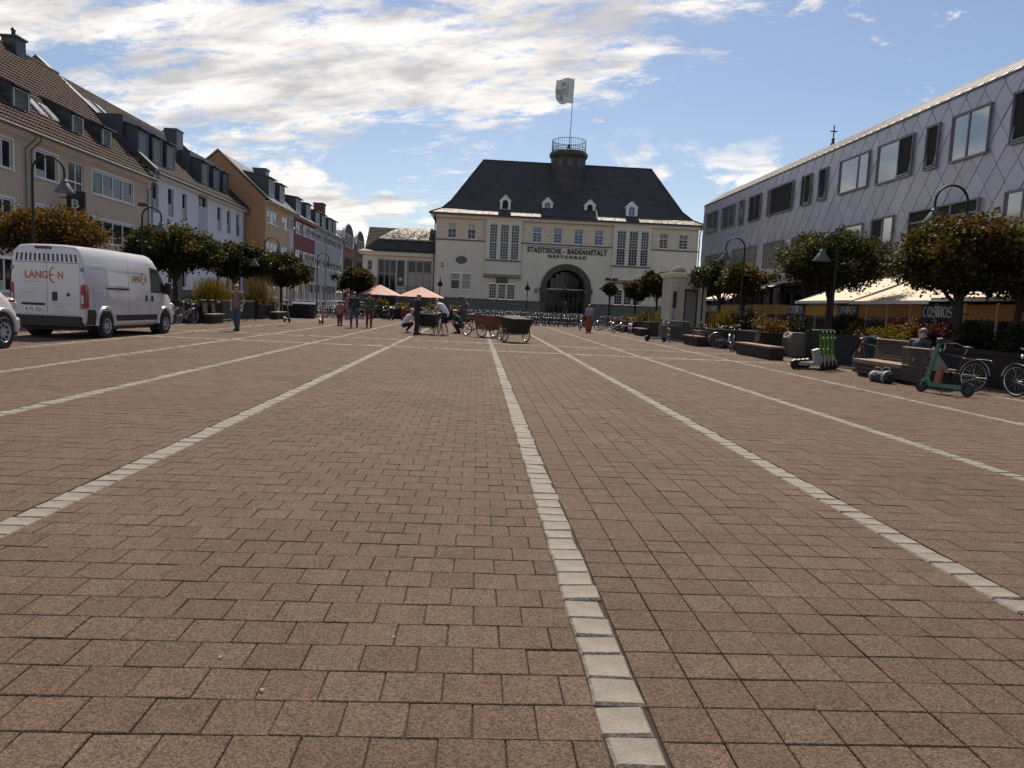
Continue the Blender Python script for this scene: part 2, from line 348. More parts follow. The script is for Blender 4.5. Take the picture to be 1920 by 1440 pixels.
PITCH = 0.2157; JOINT = 0.0045; SETT = 0.19
LINES = [-12.65, -10.1, -7.55, -5.08, -2.67, 0.57, 2.84, 5.25, 8.2, 10.9]
BANDS = [(23.2, 23.58), (27.7, 28.08)]
YMAX = 41.0
def in_view(x, y, pad=0.0):
    v = Vector((x, y, -1.4)); d = v.dot(CAM_F)
    if d < 0.3: return False
    return abs(v.dot(CAM_R) / d) < 0.70 + pad / d and v.dot(CAM_D) / d < 0.53 + pad / d
def make_paving():
    tiles = []; setts = []            # (x0,x1,y0,y1)
    def split(y0, y1):
        segs = [(y0, y1)]
        for a, b in BANDS: segs = [t for s0, s1 in segs for t in ((s0, min(s1, a)), (max(s0, b), s1)) if t[1] - t[0] > 0.05] if any(s0 < b and s1 > a for s0, s1 in segs) else segs
        return segs
    edges = [-16.4] + LINES + [16.0]
    for pi in range(len(edges) - 1):
        x0 = edges[pi] + (SETT / 2 if pi else 0); x1 = edges[pi + 1] - (SETT / 2 if pi < len(edges) - 2 else 0)
        ncol = max(1, round((x1 - x0) / PITCH)); w = (x1 - x0) / ncol
        running = pi < 6
        for sy0, sy1 in ((1.0, BANDS[0][0]), (BANDS[0][1], BANDS[1][0]), (BANDS[1][1], YMAX)):
            nr = round((sy1 - sy0) / PITCH); h = (sy1 - sy0) / nr
            for r in range(nr):
                y = sy0 + r * h
                off = (w / 2 if (r % 2 and running) else 0)
                xs = [x0 + off + k * w for k in range(ncol + 1)]
                if off: xs = [x0] + [x for x in xs if x < x1 - 0.02] + [x1]
                for k in range(len(xs) - 1):
                    if in_view((xs[k] + xs[k + 1]) / 2, y + h / 2, 2.0): tiles.append((xs[k], xs[k + 1], y, y + h))
    for x in LINES:
        y = 1.0; wj = 0
        while y < 61.8:
            h = random.uniform(0.165, 0.215)
            if not any(a - 0.02 < y + h / 2 < b + 0.02 for a, b in BANDS) and in_view(x, y + h / 2, 2.5):
                setts.append((x - SETT / 2 + random.uniform(-.006, .006), x + SETT / 2 + random.uniform(-.006, .006), y, y + h))
            y += h
    for a, b in BANDS:
        x = -16.0
        while x < 15.9:
            h = random.uniform(0.16, 0.20); mid = (a + b) / 2; setts.append((x, x + h, a + random.uniform(-.006, .006), mid)); setts.append((x + .09, x + .09 + h, mid, b + random.uniform(-.006, .006))); x += h
    T = np.array(tiles); S = np.array(setts)
    def block_mesh(A, tint, jit, cham, joint, irr):
        n = len(A); x0 = A[:, 0] + joint / 2; x1 = A[:, 1] - joint / 2; y0 = A[:, 2] + joint / 2; y1 = A[:, 3] - joint / 2
        z = rng.normal(0, jit, n); tx = rng.normal(0, jit * 0.7, n); ty = rng.normal(0, jit * 0.7, n)
        c = cham
        j = rng.normal(0, irr, (n, 8)) if irr else np.zeros((n, 8))
        X = np.stack([x0 + j[:, 0], x1 + j[:, 1], x1 + j[:, 2], x0 + j[:, 3]], 1); Y = np.stack([y0 + j[:, 4], y0 + j[:, 5], y1 + j[:, 6], y1 + j[:, 7]], 1)
        cx = X.mean(1, keepdims=True); cy = Y.mean(1, keepdims=True)
        Xi = X - np.sign(X - cx) * c; Yi = Y - np.sign(Y - cy) * c
        zi = z[:, None] + np.sign(X - cx) * tx[:, None] + np.sign(Y - cy) * ty[:, None]
        V = np.zeros((n, 12, 3))
        V[:, 0:4, 0] = Xi; V[:, 0:4, 1] = Yi; V[:, 0:4, 2] = zi
        V[:, 4:8, 0] = X; V[:, 4:8, 1] = Y; V[:, 4:8, 2] = zi - c
        V[:, 8:12, 0] = X; V[:, 8:12, 1] = Y; V[:, 8:12, 2] = -0.02
        fq = [[0, 1, 2, 3]] + [[a + 4, (a + 1) % 4 + 4, (a + 1) % 4, a] for a in range(4)] + [[a + 8, (a + 1) % 4 + 8, (a + 1) % 4 + 4, a + 4] for a in range(4)]
        F = (np.arange(n)[:, None, None] * 12 + np.array(fq)[None]).reshape(-1, 4)
        return V, F, np.repeat(tint, 9)
    def emit(A, n_each, jit, cham, joint, irr, nm, plural, m_each, m_field, parent, use_tint):
        cx = (A[:, 0] + A[:, 1]) / 2; cy = (A[:, 2] + A[:, 3]) / 2
        vis = np.array([in_view(a, b, 0.1) for a, b in zip(cx, cy)]); d = np.where(vis, np.hypot(cx, cy), 1e9)
        order = np.argsort(d); near = order[:n_each]; far = order[n_each:]
        V, F, _ = block_mesh(A[near], np.zeros(len(near)), jit, cham, joint, irr)
        Fl = F[:9].tolist()
        for i, k in enumerate(near):
            me = bpy.data.meshes.new(nm); o3 = np.array([cx[k], cy[k], 0.0])
            me.from_pydata((V[i] - o3).tolist(), [], Fl); me.update(); me.materials.append(m_each)
            o = bpy.data.objects.new(nm, me); col.objects.link(o); o.parent = parent; o.location = o3.tolist()
        V, F, t = block_mesh(A[far], rng.random(len(far)), jit, cham, joint, irr)
        np_mesh(plural, V.reshape(-1, 3), F, m_field, parent, 'stuff', {'tint': t} if use_tint else None)
    emit(T, 300, 0.0010, 0.0035, JOINT, 0.0006, 'paver', 'paver_field', PAVER_O, PAVER_A, square, True)
    emit(S, 200, 0.002, 0.010, 0.010, 0.004, 'sett', 'sett_lines', MT['sett_granite'], MT['sett_granite'], square, False)
make_paving()
far_field = sheet('far_paving', -16.4, 17.6, YMAX, 61.9, -0.004, PAVER_A, None, square); far_field['kind'] = 'stuff'
def litter():
    V = []; F = []
    for i in range(70):
        y = random.uniform(2.5, 30); x = random.uniform(-0.65, 0.65) * y; a = random.random() * 6.28; l = random.uniform(.004, .011); w = l * random.uniform(.25, .7); o = len(V)
        for p, q in ((-l, -w), (l, -w), (l, w), (-l, w)): V.append((x + p * math.cos(a) - q * math.sin(a), y + p * math.sin(a) + q * math.cos(a), 0.006 + random.random() * .004))
        F.append((o, o + 1, o + 2, o + 3))
    o = mesh_obj('litter', V, F, mat('litter_bits', (0.34, 0.28, 0.20), 0.8, 0.5, 2)); tag(o, 'small scraps and dry leaf bits scattered over the brown pavers', 'litter', kind='stuff')
litter()
# ------------------------------------------------------------------ shared building parts
def slate_mat(name, c, rough, sc=5.0, tilt=0.10):
    m = mat(name, c, rough, 0.35, 5.0, 0.4, 60, spec=0.5); nt = m.node_tree; N = nt.nodes.new; L = nt.links.new
    p = nt.nodes['Principled BSDF']; tc = N('ShaderNodeTexCoord'); mp = N('ShaderNodeMapping'); mp.inputs['Scale'].default_value = (sc, sc, sc * 1.3); L(tc.outputs['Object'], mp.inputs[0])
    v = N('ShaderNodeTexVoronoi'); v.inputs['Scale'].default_value = 1.0; L(mp.outputs[0], v.inputs['Vector'])
    sb = N('ShaderNodeVectorMath'); sb.operation = 'SUBTRACT'; L(v.outputs['Color'], sb.inputs[0]); sb.inputs[1].default_value = (.5, .5, .5)
    scl = N('ShaderNodeVectorMath'); scl.operation = 'SCALE'; L(sb.outputs[0], scl.inputs[0]); scl.inputs['Scale'].default_value = tilt * 2
    g = N('ShaderNodeNewGeometry'); ad = N('ShaderNodeVectorMath'); ad.operation = 'ADD'; L(g.outputs['Normal'], ad.inputs[0]); L(scl.outputs[0], ad.inputs[1])
    nm = N('ShaderNodeVectorMath'); nm.operation = 'NORMALIZE'; L(ad.outputs[0], nm.inputs[0])
    for l in list(p.inputs['Normal'].links): nt.links.remove(l)
    L(nm.outputs[0], p.inputs['Normal'])
    src = p.inputs['Base Color'].links[0].from_socket; m2 = N('ShaderNodeMapping'); m2.inputs['Scale'].default_value = (1.1, 1.1, 9.0); L(tc.outputs['Object'], m2.inputs[0])
    nz = N('ShaderNodeTexNoise'); nz.inputs['Scale'].default_value = 1.0; nz.inputs['Detail'].default_value = 4; L(m2.outputs[0], nz.inputs['Vector'])
    mr = N('ShaderNodeMapRange'); mr.inputs[1].default_value = .3; mr.inputs[2].default_value = .7; mr.inputs[3].default_value = .62; mr.inputs[4].default_value = 1.45; L(nz.outputs['Fac'], mr.inputs[0])
    vs = N('ShaderNodeVectorMath'); vs.operation = 'SCALE'; L(src, vs.inputs[0]); L(mr.outputs[0], vs.inputs['Scale']); L(vs.outputs[0], p.inputs['Base Color'])
    return m
slate_mat('slate', (0.048, 0.043, 0.041), 0.62, 5.0, 0.06)
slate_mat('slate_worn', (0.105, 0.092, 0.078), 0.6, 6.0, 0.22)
slate_mat('slate_brown', (0.055, 0.048, 0.044), 0.55, 5.0, 0.10)

def window(parent, x0, x1, z0, z1, y, nx=1, frame=0.06, fm='pvc_white', bars=(0, 0), transom=None, gm='window_glass', sill=None, bar=0.022, name='window', split=None, low=None):
    """frame with nx sashes; each sash pane is a child; bars=(v,h) glazing bars per sash; transom = height of a cross bar"""
    w = MB(); d = 0.06
    w.box(x0, x0 + frame, y, y + d, z0, z1); w.box(x1 - frame, x1, y, y + d, z0, z1)
    w.box(x0 + frame, x1 - frame, y, y + d, z0, z0 + frame); w.box(x0 + frame, x1 - frame, y, y + d, z1 - frame, z1)
    ix0, ix1, iz0, iz1 = x0 + frame, x1 - frame, z0 + frame, z1 - frame
    rows = [(iz0, iz1)]
    if transom is not None:
        w.box(ix0, ix1, y, y + d, transom - frame * .6, transom + frame * .6); rows = [(iz0, transom - frame * .6), (transom + frame * .6, iz1)]
    sx = split or [k / nx for k in range(nx + 1)]
    cells = []
    for i in range(len(sx) - 1):
        a = ix0 + (ix1 - ix0) * sx[i] + (frame * .55 if i else 0); b = ix0 + (ix1 - ix0) * sx[i + 1] - (frame * .55 if i < len(sx) - 2 else 0)
        if i: w.box(a - frame * 1.1, a, y + .003, y + d - .003, iz0, iz1)
        for (c, e) in rows:
            cells.append((a, b, c, e))
            for k in range(1, bars[0] + 1): t = a + (b - a) * k / (bars[0] + 1); w.box(t - bar / 2, t + bar / 2, y + .012, y + d - .02, c, e)
            for k in range(1, bars[1] + 1): t = c + (e - c) * k / (bars[1] + 1); w.box(a, b, y + .014, y + d - .022, t - bar / 2, t + bar / 2)
    o = w.build(name, MT[fm], parent)
    for i, (a, b, c, e) in enumerate(cells):
        g = gm[i % len(gm)] if isinstance(gm, (list, tuple)) else gm
        MB().quad((a, y + .045, c), (b, y + .045, c), (b, y + .045, e), (a, y + .045, e)).build('pane', MT[g], o)
        if low and low[i % len(low)]:
            t = c + (e - c) * low[i % len(low)]
            MB().quad((a, y + .038, c), (b, y + .038, c), (b, y + .038, t), (a, y + .038, t)).build('curtain_and_reflection', MT['curtain_and_reflection'], o)
    if sill: MB().box(x0 - .06, x1 + .06, y - sill, y + .02, z0 - .07, z0 - .005).build('sill', MT[fm] if fm == 'pvc_white' else MT['stone_grey'], o)
    return o

def text_obj(name, s, width, height, m, parent, loc, rot=(0, 0, 0), bold=0.0, depth=0.02, spacing=1.0, shear=0.0):
    """lettering as a mesh fitted to width x height, centred at loc; local x to the right, local y up before rotation"""
    c = bpy.data.curves.new(name, 'FONT'); c.body = s; c.align_x = 'CENTER'; c.align_y = 'CENTER'; c.offset = bold; c.extrude = depth / 2; c.space_character = spacing; c.shear = shear; c.resolution_u = 3
    t = bpy.data.objects.new(name, c); col.objects.link(t)
    dg = bpy.context.evaluated_depsgraph_get(); me = bpy.data.meshes.new_from_object(t.evaluated_get(dg))
    bpy.data.objects.remove(t); bpy.data.curves.remove(c)
    co = np.zeros(len(me.vertices) * 3); me.vertices.foreach_get('co', co); co = co.reshape(-1, 3)
    mn, mxx = co.min(0), co.max(0); sz = mxx - mn
    co[:, 0] = (co[:, 0] - (mn[0] + mxx[0]) / 2) * width / sz[0]; co[:, 1] = (co[:, 1] - (mn[1] + mxx[1]) / 2) * (height / sz[1] if height else width / sz[0])
    me.vertices.foreach_set('co', co.ravel()); me.update(); me.materials.clear(); me.materials.append(m)
    o = bpy.data.objects.new(name, me); col.objects.link(o); o.parent = parent; o.location = loc; o.rotation_euler = rot
    return o

# ------------------------------------------------------------------ the bathhouse at the far end
mat('render_attic', (0.75, 0.66, 0.51), 0.85, 0.05, 0.8, 0.12, 90, stain=0.08)
def bathhouse():
    B = thing('bathhouse', 'white bathhouse with steep dark slate roof, round tower and arched stone entrance', 'building', (0, 80, 0))
    attic = [(-3.41, -2.51), (-1.35, -0.47), (5.53, 6.5), (7.76, 8.69), (9.96, 10.92), (12.12, 13.1), (19.1, 20.05), (21.22, 22.21)]
    bays = ((0.63, 4.34, [(1.01, 1.82), (2.13, 3.03), (3.27, 4.12)]), (14.1, 18.12, [(14.5, 15.45), (15.78, 16.75), (17.05, 17.9)]))
    low = [(-2.92, -1.98), (-1.74, -0.79)]
    under = [(1.17, 1.94), (2.15, 2.92), (3.11, 3.91), (14.62, 15.45), (15.66, 16.45), (16.66, 17.4)]
    side_low = [(19.6, 20.5), (20.9, 21.8)]
    H = [(a, b, 8.27, 9.88) for a, b in attic]
    w = MB().wall(-4.65, 23.3, 8.15, 10.4, H, depth=.22); w.build('attic_wall', MT['render_attic'], B)
    h2 = [(a, b, 2.96, 4.73) for a, b in low + side_low] + [(a, b, 2.12, 3.78) for a, b in under]
    ax, az, ro, ri = 9.33, 3.45, 2.72, 2.09
    w = MB().wall(-4.65, 23.3, 0.0, 8.15, h2 + [(ax - ri - .3, ax + ri + .3, 0.0, az + ri + .3)], depth=.25)
    # spandrels round the arch
    n = 20; x0, x1, zt = ax - ri - .3, ax + ri + .3, az + ri + .3; rr = ri + .3
    for k in range(n):
        a0, a1 = math.pi * k / n, math.pi * (k + 1) / n
        p, q = (ax + rr * math.cos(a0), az + rr * math.sin(a0)), (ax + rr * math.cos(a1), az + rr * math.sin(a1))
        w.quad((p[0], 0, p[1]), (p[0], 0, zt), (q[0], 0, zt), (q[0], 0, q[1]))
    w.quad((-4.65, 0, 0), (-4.65, 10, 0), (-4.65, 10, 10.4), (-4.65, 0, 10.4)); w.quad((23.3, 0, 0), (23.3, 10, 0), (23.3, 10, 10.4), (23.3, 0, 10.4))
    w.build('wall', MT['render_cream'], B)
    # string courses, cornice, gutter
    for a, b in ((-4.7, .6), (4.37, 14.07), (18.15, 23.35)): MB().box(a, b, -.09, .0, 8.07, 8.19).build('string_course', MT['stone_grey'], B)
    MB().box(5.0, 13.6, -.05, 0, 7.86, 7.92).build('sign_moulding', MT['stone_grey'], B)
    MB().box(-5.15, 23.8, -.5, 0, 10.4, 10.62).box(-5.25, 23.9, -.72, 0.2, 10.62, 10.74).build('cornice', MT['render_cream_light'], B)
    MB().box(-5.4, 24.05, -.92, -.72, 10.66, 10.83).build('gutter', MT['metal_dark'], B)
    # attic windows and relief panels
    blue = {4: 'window_blue', 5: 'window_blue', 2: 'window_blue', 3: 'window_blue'}
    for i, (a, b) in enumerate(attic):
        op = i in (0, 1)
        window(B, a, b, 8.29, 9.86, .12, 1, .07, 'pvc_white', (1, 2) if not op else (1, 1), 9.32, ['window_glass', 'curtain_and_reflection'] if op else blue.get(i, 'window_glass'), sill=.18, bar=.035)
    prev = None
    zones = [(-4.45, -3.55), (-2.38, -1.5), (-.33, .5), (4.5, 5.4), (6.63, 7.63), (8.82, 9.83), (11.05, 12.0), (13.23, 14.0), (18.2, 18.98), (20.18, 21.1), (22.33, 23.2)]
    for a, b in zones:
        c = (a + b) / 2; hw = min(.26, (b - a) / 2 - .1)
        for z in (8.45, 8.95, 9.45): MB().bbox(c - hw, c + hw, -.05, .01, z, z + .38, .02).build('relief_panel', MT['render_attic'], B)
        for x in (a + .03, b - .08): MB().box(x, x + .05, -.03, 0, 8.25, 9.95).build('fillet', MT['render_attic'], B)
    # projecting window bays
    for x0, x1, ws in bays:
        hh = [(a, b, 6.27, 9.92) for a, b in ws]
        w = MB().wall(x0, x1, 4.75, 10.4, hh, y=-.42, depth=.25)
        w.quad((x0, -.42, 4.75), (x0, 0, 4.75), (x0, 0, 10.4), (x0, -.42, 10.4)); w.quad((x1, -.42, 4.75), (x1, 0, 4.75), (x1, 0, 10.4), (x1, -.42, 10.4))
        bay = w.build('bay', MT['render_cream'], B)
        for i, (a, b) in enumerate(ws): window(bay, a, b, 6.29, 9.90, -.30, 1, .06, 'pvc_white', (2, 5), 8.05, 'window_glass', bar=.03)
        MB().box(x0 - .08, x1 + .08, -.56, -.415, 6.12, 6.25).build('bay_sill', MT['stone_grey'], bay)
        MB().prism([(-.62, 4.75), (-.42, 4.45), (0, 4.35), (0, 4.75)], 'x', x0 - .12, x1 + .12).build('bay_base', mat('bay_stone', (.46, .40, .32), .85, .15, 3), bay)
        c = (x0 + x1) / 2; MB().prism([(-.45, 4.36), (-.3, 3.95), (0, 3.85), (0, 4.36)], 'x', c - .6, c + .6).build('bracket', MT['stone_grey'], bay)
    for i, (a, b) in enumerate(low): window(B, a, b, 2.98, 4.71, .12, 1, .06, 'pvc_white', (0, 0), 3.95, ['window_glass', 'curtain_and_reflection'] if i == 0 else ['curtain_and_reflection', 'curtain_and_reflection'], sill=.2)
    for a, b in side_low: window(B, a, b, 2.98, 4.71, .12, 1, .06, 'pvc_white', (1, 2), 3.95, 'window_glass', sill=.2)
    for a, b in under: window(B, a, b, 2.14, 3.76, .15, 1, .05, 'pvc_white', (2, 4), None, 'window_glass', bar=.03)
    o = MB(); o.lathe([(.0, -.04), (.58, -.04), (.60, 0.02)], 28, (-1.88, 0, 6.07), 'y', cap=False); ov = o.build('oval_relief', MT['stone_grey'], B)
    for v in ov.data.vertices: v.co.z = 6.07 + (v.co.z - 6.07) * .66
    t = MB().torus((-1.88, -.04, 6.07), .57, .045, 'y', 28, 6).build('oval_rim', MT['stone_grey'], B)
    for v in t.data.vertices: v.co.z = 6.07 + (v.co.z - 6.07) * .66
    for z in (5.55, 5.25): MB().box(-3.95, -3.78, -.1, 0, z, z + .14).build('wall_lamp', MT['metal_dark'], B)
    MB().box(6.02, 6.3, -.14, 0, 3.0, 3.45).build('wall_plaque', MT['copper'], B)
    # plinth with coursed stone blocks
    for a, b in ((-4.72, 6.52), (12.14, 23.38)):
        pl = MB().box(a, b, -.12, .02, 0.05, 1.98).build('plinth', MT['stone_grey'], B)
        z = 0.07
        for r in range(4):
            x = a - random.random() * .6
            while x < b:
                l = random.uniform(1.0, 1.7); xa, xb = max(a + .01, x + .012), min(b - .01, x + l - .012)
                if xb - xa > .15: MB().bbox(xa, xb, -.15 - random.random() * .02, -.10, z + .012, z + .46, .015).build('stone', MT['stone_grey'], pl)
                x += l
            z += .475
        MB().box(a - .05, b + .05, -.22, .0, 1.98, 2.1).build('plinth_cap', MT['stone_grey'], pl)
    # arched entrance
    portal = MB()
    n = 28
    for (r0, r1, y0) in ((ri, ri + .16, -.12), (ri + .16, ro - .16, -.22), (ro - .16, ro, -.30)):
        for k in range(n):
            a0, a1 = math.pi * k / n, math.pi * (k + 1) / n
            P = lambda r, a, y: (ax + r * math.cos(a), y, az + r * math.sin(a))
            portal.quad(P(r0, a0, y0), P(r1, a0, y0), P(r1, a1, y0), P(r0, a1, y0)); portal.quad(P(r1, a0, y0), P(r1, a0, .1), P(r1, a1, .1), P(r1, a1, y0)); portal.quad(P(r0, a0, y0), P(r0, a0, 1.3), P(r0, a1, 1.3), P(r0, a1, y0))
    po = portal.build('stone_arch', MT['stone_dark'], B)
    for s in (-1, 1):
        xa, xb = sorted((ax + s * ri, ax + s * ro))
        MB().box(xa, xb, -.26, 1.3, .1, az - .25).build('jamb', MT['stone_dark'], po)
        MB().box(xa - .12, xb + .12, -.42, .2, az - .25, az + .12).box(xa - .06, xb + .06, -.36, .2, az - .42, az - .25).build('capital', MT['stone_dark'], po)
        MB().lathe([(.16, .8), (.13, .95), (.12, az - .5), (.17, az - .42)], 10, ((xa + xb) / 2, -.3, 0)).build('column', MT['stone_dark'], po, 40)
        for k in range(4): MB().bbox(xa + .06, xb - .06, -.31, -.25, .95 + k * .58, 1.42 + k * .58, .02).build('stone', MT['stone_dark'], po)
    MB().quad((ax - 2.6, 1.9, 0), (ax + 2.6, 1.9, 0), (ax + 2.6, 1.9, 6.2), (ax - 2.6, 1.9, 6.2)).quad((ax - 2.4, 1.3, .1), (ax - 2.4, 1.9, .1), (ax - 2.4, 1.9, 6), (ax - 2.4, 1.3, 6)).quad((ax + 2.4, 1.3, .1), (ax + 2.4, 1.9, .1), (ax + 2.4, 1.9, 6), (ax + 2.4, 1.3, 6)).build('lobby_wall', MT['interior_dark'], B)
    door = MB()
    for x in np.linspace(ax - 2.05, ax + 2.05, 9): door.box(x - .045, x + .045, 1.2, 1.3, .85, az + math.sqrt(max(.05, (ri - .05) ** 2 - (x - ax) ** 2)) - .05)
    for z in (1.0, 1.75, 2.5, 3.25): door.box(ax - 2.05, ax + 2.05, 1.21, 1.29, z - .04, z + .04)
    door.box(ax - 2.08, ax + 2.08, 1.12, 1.2, 3.42, 3.6)
    dr = door.build('entrance_door', mat('door_wood', (0.05, 0.035, 0.025), .5, .3, 6), B)
    xs = np.linspace(ax - 2.05, ax + 2.05, 9)
    for i in range(8):
        top = az + math.sqrt(max(.02, (ri - .06) ** 2 - max(abs(xs[i] - ax), abs(xs[i + 1] - ax)) ** 2)) - .06
        MB().quad((xs[i], 1.26, .9), (xs[i + 1], 1.26, .9), (xs[i + 1], 1.26, 3.4), (xs[i], 1.26, 3.4)).build('pane', MT['window_glass'], dr)
        if top > 3.7: MB().quad((xs[i], 1.26, 3.6), (xs[i + 1], 1.26, 3.6), (xs[i + 1], 1.26, top), (xs[i], 1.26, top)).build('pane', MT['window_glass'], dr)
    MB().box(ax - 2.0, ax + 2.0, 1.08, 1.12, 3.47, 3.55).build('door_rail', MT['metal_light'], dr)
    MB().lathe([(0, -.06), (.22, -.05), (.26, .02)], 16, (ax, 1.1, 3.62), 'y').build('door_emblem', MT['stone_grey'], dr)
    for k in range(5): MB().box(ax - 3.1 + k * .06, ax + 3.1 - k * .06, -1.9 + k * .36, 1.3, .1 + k * .15, .1 + (k + 1) * .15).build('step', MT['stone_grey'], B)
    # lettering
    text_obj('lettering', 'STADTISCHE - BADEANSTALT', 8.5, .56, MT['letter_black'], B, (9.3, -.06, 7.50), (R(90), 0, 0), .032, .06, 1.12)
    text_obj('lettering', 'NEPTUNBAD', 4.1, .33, MT['letter_black'], B, (9.33, -.06, 6.90), (R(90), 0, 0), .035, .06, 1.5)
    # roof
    rings = [(-5.3, 23.9, -.85, 10.85, 10.80), (-4.1, 22.7, .45, 9.55, 11.42), (-3.2, 21.7, 1.25, 8.75, 12.35), (.05, 18.85, 4.98, 5.02, 17.4)]
    V = []; F = []
    for x0, x1, y0, y1, z in rings: V += [(x0, y0, z), (x1, y0, z), (x1, y1, z), (x0, y1, z)]
    for i in range(3):
        for k in range(4): F.append((i * 4 + k, i * 4 + (k + 1) % 4, i * 4 + 4 + (k + 1) % 4, i * 4 + 4 + k))
    F += [(12, 13, 14, 15), (3, 2, 1, 0)]
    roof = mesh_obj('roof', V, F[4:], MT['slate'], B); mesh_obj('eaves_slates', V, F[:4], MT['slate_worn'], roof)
    MB().tube([(-.0, 5, 17.42), (18.9, 5, 17.42)], .09, 6).build('ridge_cap', MT['slate_brown'], roof)
    for sx in ((-5.3, -4.1, -3.2, .05), (23.9, 22.7, 21.7, 18.85)):
        MB().tube([(sx[0], -.85, 10.83), (sx[1], .45, 11.45), (sx[2], 1.25, 12.38), (sx[3], 4.98, 17.42)], .07, 6).build('hip_cap', MT['slate_brown'], roof)
    MB().prism([(-.62, 10.98), (1.3, 12.55), (1.3, 11.5), (-.5, 10.88)], 'x', 6.35, 12.3).build('apron', MT['slate'], roof)
    for i, (a, b) in enumerate(((1.95, 3.1), (6.44, 7.59), (10.95, 12.15), (15.45, 16.7))):
        c = (a + b) / 2; hw = (b - a) / 2 * .98; yf = .62; zb, ze, zp = 11.5, 12.55, 13.1
        d = MB(); d.prism([(c - hw, zb), (c + hw, zb), (c + hw, ze), (c, zp), (c - hw, ze)], 'y', yf, 1.9)
        do = d.build('dormer', MT['white_paint'], roof)
        ar = [(c - .3, zb + .16), (c + .3, zb + .16), (c + .3, ze - .25)] + [(c + .3 * math.cos(t), ze - .25 + .3 * math.sin(t)) for t in np.linspace(0.3, math.pi - .3, 6)] + [(c - .3, ze - .25)]
        MB().prism(ar, 'y', yf - .006, yf + .1).build('dormer_window', MT['interior_dark' if i in (0, 2) else 'window_blue'], do)
        if i in (1, 3):
            g = MB().box(c - .02, c + .02, yf - .02, yf - .008, zb + .16, ze + .03)
            for z in (11.85, 12.15): g.box(c - .29, c + .29, yf - .022, yf - .009, z - .015, z + .015)
            g.build('glazing_bar', MT['white_paint'], do)
        rf = MB()
        for s in (-1, 1): rf.add([(c, yf - .1, zp + .06), (c + s * (hw + .1), yf - .1, ze - .06), (c + s * (hw + .1), 2.2, ze - .06), (c, 2.2, zp + .06)] + [(c, yf - .1, zp + .0), (c + s * (hw + .1), yf - .1, ze - .12), (c + s * (hw + .1), 2.2, ze - .12), (c, 2.2, zp)], [(0, 1, 2, 3), (4, 5, 6, 7), (0, 1, 5, 4), (1, 2, 6, 5)])
        rf.build('dormer_roof', MT['white_paint'], do)
        if i in (0, 3): MB().prism([(-.62, 10.98), (.70, 11.55), (1.3, 12.5), (1.3, 11.5), (-.5, 10.88)], 'x', c - hw - .04, c + hw + .04).build('apron', MT['slate'], roof)
        MB().box(c - hw - .03, c + hw + .03, yf - .02, yf + .05, zb - .5, zb).build('dormer_apron', MT['slate'], do)
    # tower with railing
    tx, ty = 9.4, 4.4
    tw = MB().lathe([(1.92, 12.8), (1.92, 17.85)], 36, (tx, ty, 0)).build('tower', MT['slate'], B, 40)
    MB().lathe([(1.92, 17.85), (2.04, 17.95), (2.14, 18.2), (2.14, 18.35), (2.02, 18.5), (1.9, 18.62), (.0, 18.66)], 36, (tx, ty, 0), cap=False).build('tower_cornice', MT['slate_brown'], tw, 30)
    for a in (-32, 0, 32):
        th = R(a); cx, cy = tx + 1.95 * math.sin(th), ty - 1.95 * math.cos(th)
        M4 = Matrix.Translation((cx, cy, 17.25)) @ Matrix.Rotation(th, 4, 'Z')
        g = MB(); g.torus((0, 0, 0), .3, .04, 'y', 18, 5); g.box(-.02, .02, -.02, .02, -.3, .3); g.box(-.3, .3, -.02, .02, -.02, .02)
        g.v = [tuple(M4 @ Vector((v[0] * .82, v[1], v[2] * 1.15))) for v in g.v]; po2 = g.build('porthole', MT['metal_grey'], tw)
        g = MB().lathe([(0, -.01), (.28, 0)], 16, (0, 0, 0), 'y'); g.v = [tuple(M4 @ Vector((v[0] * .82, v[1], v[2] * 1.15))) for v in g.v]; g.build('pane', MT['window_glass'], po2)
    rl = MB()
    for z in (18.75, 19.0, 19.85): rl.torus((tx, ty, z), 1.86, .03, 'z', 36, 5)
    for k in range(48): a = 2 * math.pi * k / 48; rl.tube([(tx + 1.86 * math.cos(a), ty + 1.86 * math.sin(a), 18.55), (tx + 1.86 * math.cos(a), ty + 1.86 * math.sin(a), 19.85)], .014 if k % 6 else .03, 4)
    rl.build('railing', MT['metal_dark'], tw)
    # rain pipes
    for x in (-4.75, 23.4): MB().tube([(x, -.75, 10.7), (x, -.12, 10.0), (x, -.12, .1)], .06, 6).build('downpipe', MT['metal_dark'], B)
    return B
bathhouse()
